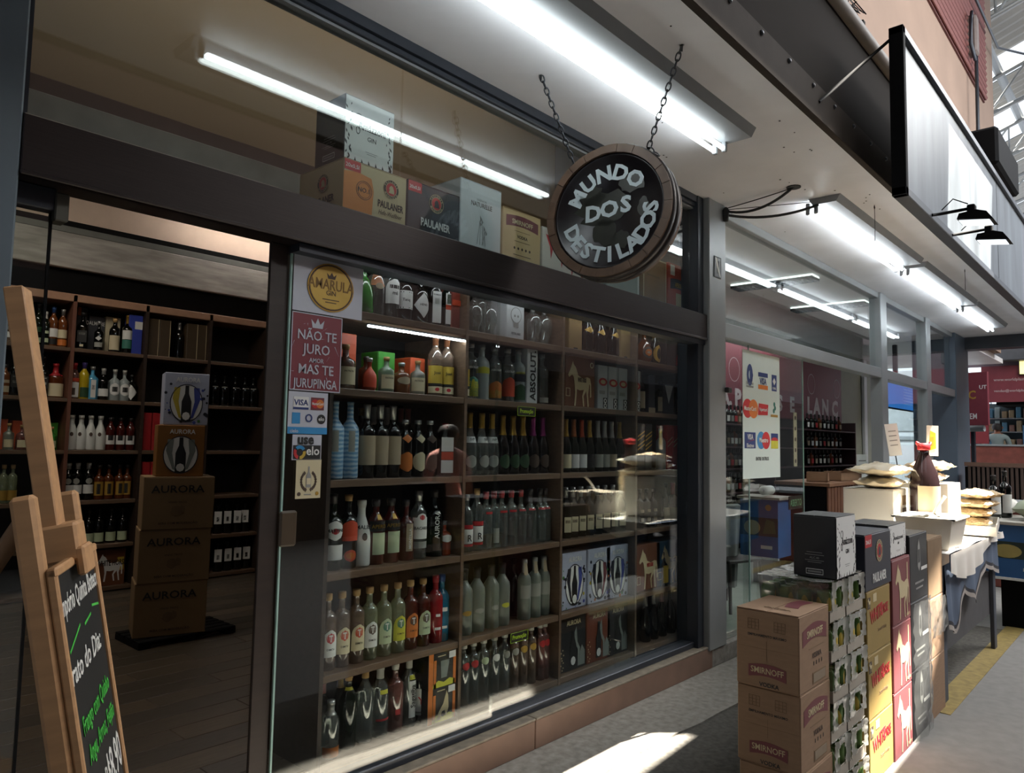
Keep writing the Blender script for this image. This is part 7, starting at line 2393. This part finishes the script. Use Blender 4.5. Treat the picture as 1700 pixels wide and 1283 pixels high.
MB().box(-.01, .07, -.31, .51, 0, .03).build('housing', M_ALU, sl)
ac = thing('window_unit', 'dark air conditioner high on the upper wall of the red shop', 'air conditioner', (X_ - .3, -.6, 3.55))
MB().box(0, .3, -.6, .9, -.02, .34, bev=.02).build('casing', mat('dark_grey_box', '#44464a', .5), ac)
MB().box(-.01, 0, -.3, .3, .1, .14).build('louvre', M_ALU, ac)

# ---------------------------------------------------------------- people
def person(name, label, loc, rz, shirt, trousers, hair_c, arms, H=1.70, group=None, skin='#8a5b45'):
    """one continuous skinned figure: joints with radii, grown and smoothed, coloured by height of the garment lines"""
    k = H / 1.70
    J = dict(pel=(0, 0, .95, .125), sp1=(0, .01, 1.12, .125), sp2=(0, .015, 1.30, .145), che=(0, .01, 1.42, .12), nek=(0, -.005, 1.50, .055), hd0=(0, -.02, 1.56, .07), hd1=(0, -.015, 1.62, .085), hd2=(0, .0, 1.67, .075))
    E_ = [('pel', 'sp1'), ('sp1', 'sp2'), ('sp2', 'che'), ('che', 'nek'), ('nek', 'hd0'), ('hd0', 'hd1'), ('hd1', 'hd2')]
    for s, n in ((-1, 'l'), (1, 'r')):
        step = .10 * s
        J['hip' + n] = (.10 * s, 0, .90, .10)
        J['kne' + n] = (.11 * s, -.03 - step * .5, .50, .065)
        J['ank' + n] = (.11 * s, .02 - step, .09, .045)
        J['toe' + n] = (.12 * s, -.14 - step, .035, .035)
        J['sho' + n] = (.18 * s, .01, 1.40, .068)
        el, wr = arms[n]
        J['elb' + n] = (*el, .045)
        J['wri' + n] = (*wr, .030)
        d = (Vector(wr) - Vector(el)).normalized()
        side = d.cross(Vector((s, 0.3, 0))).normalized()
        pal_ = Vector(wr) + d * .07
        J['pal' + n] = (*pal_, .030)
        E_ += [('pel', 'hip' + n), ('hip' + n, 'kne' + n), ('kne' + n, 'ank' + n), ('ank' + n, 'toe' + n), ('che', 'sho' + n), ('sho' + n, 'elb' + n), ('elb' + n, 'wri' + n), ('wri' + n, 'pal' + n)]
        for q, (off, ln) in enumerate(((-.027, .075), (-.009, .088), (.009, .082), (.027, .066))):
            a = pal_ + side * off + d * .035
            b = a + d * ln * .6
            c_ = b + d * ln * .35 + Vector((0, -.015, 0))
            for nm, p in (('a', a), ('b', b), ('c', c_)):
                J['f%d%s%s' % (q, nm, n)] = (*p, .0095)
            E_ += [('pal' + n, 'f%da%s' % (q, n)), ('f%da%s' % (q, n), 'f%db%s' % (q, n)), ('f%db%s' % (q, n), 'f%dc%s' % (q, n))]
        th = Vector(wr) + d * .03 - side * .035
        J['tha' + n] = (*th, .011)
        J['thb' + n] = (*(th + d * .045 - side * .022), .0095)
        E_ += [('wri' + n, 'tha' + n), ('tha' + n, 'thb' + n)]
    names = list(J)
    me = bpy.data.meshes.new('person')
    me.from_pydata([tuple(c * k for c in J[n][:3]) for n in names], [(names.index(a), names.index(b)) for a, b in E_], [])
    o = bpy.data.objects.new('tmp_person', me)
    COL.objects.link(o)
    md = o.modifiers.new('skin', 'SKIN')
    md.use_smooth_shade = True
    sv = me.skin_vertices[0].data
    for i, n in enumerate(names):
        sv[i].radius = (J[n][3] * k, J[n][3] * k * (.72 if n in ('sp1', 'sp2', 'che', 'pel') else 1.0))
    sv[0].use_root = True
    ss = o.modifiers.new('smooth', 'SUBSURF')
    ss.levels = ss.render_levels = 2
    dg = bpy.context.evaluated_depsgraph_get()
    m2 = bpy.data.meshes.new_from_object(o.evaluated_get(dg))
    bpy.data.objects.remove(o)
    m2.materials.clear()
    for m_ in (mat('skin_' + skin.strip('#'), skin, .5), shirt, trousers, mat('dark_shoe', '#2a2522', .6)):
        m2.materials.append(m_)
    for p in m2.polygons:
        c_ = p.center / k
        p.use_smooth = True
        arm = abs(c_.x) > .21 or (abs(c_.y) > .2 and c_.z > .85)
        if c_.z > 1.475:
            p.material_index = 0
        elif arm and c_.z > .6:
            p.material_index = 1 if c_.z > 1.20 else 0
        elif c_.z > .93:
            p.material_index = 1
        elif c_.z > .10:
            p.material_index = 2
        else:
            p.material_index = 3
    m2.name = name
    t = link(name, m2, None, loc, (0, 0, rz))
    tag(t, label, 'person', group)
    hc = mat('hair_' + hair_c.strip('#'), hair_c, .7)
    hm = MB()
    hm.lathe([(.03, .102), (.075, .085), (.098, .045), (.100, .0), (.088, -.05)], 16, (0, .012, 1.615), caps=False)
    hm.v = [((x), y + max(0, (y)) * .1 + (.03 if (y < -.05 and z < 1.655) else 0), z) for x, y, z in hm.v]
    hm.v = [(x * k, y * k, z * k) for x, y, z in hm.v]
    hm.build('hair', hc, t)
    fm = mat('skin_' + skin.strip('#'), skin, .5)
    nz = MB().add([(-.014, -.094, 1.585), (.014, -.094, 1.585), (0, -.122, 1.588), (0, -.098, 1.632)], [(0, 1, 2), (0, 2, 3), (1, 3, 2)])
    nz.v = [(x * k, y * k, z * k) for x, y, z in nz.v]
    nz.build('nose', fm, t)
    for s in (-1, 1):
        MB().lathe([(.002, -.006), (.011, 0), (.002, .006)], 8, (s * .034 * k, -.088 * k, 1.63 * k)).build('eye', mat('eye_white', '#cfc8c0', .3), t)
        MB().lathe([(.004, -.03), (.02, -.01), (.024, .012), (.006, .03)], 8, (s * .096 * k, .005 * k, 1.615 * k)).build('ear', fm, t)
    MB().box(-.024 * k, .024 * k, -.098 * k, -.088 * k, 1.557 * k, 1.563 * k, bev=.002).build('mouth', mat('lip', '#7a3f3a', .5), t)
    return t


SH_G = mat('grey_green_shirt', '#7d8c8b', .8, var=.08)
person('person', 'man in a grey shirt seen from behind at the counter of the red shop', (X_ + .58, .42, .50), PI / 2, SH_G, mat('dark_trousers', '#24262c', .8), '#1c1715',
       dict(l=((-.24, -.06, 1.14), (-.16, -.26, 1.06)), r=((.24, -.06, 1.14), (.16, -.26, 1.06))))
person('person', 'passer-by in a white and red shirt mirrored in the shop window glass', (5.0, -2.62, 0), 1.35, mat('red_white_shirt', '#c98f86', .8, var=.1), mat('olive_trousers', '#6a5a2c', .8), '#120f0e',
       dict(l=((-.24, .03, 1.15), (-.24, -.05, .90)), r=((.24, .03, 1.15), (.22, -.08, .92))), H=1.74, skin='#9a6248')
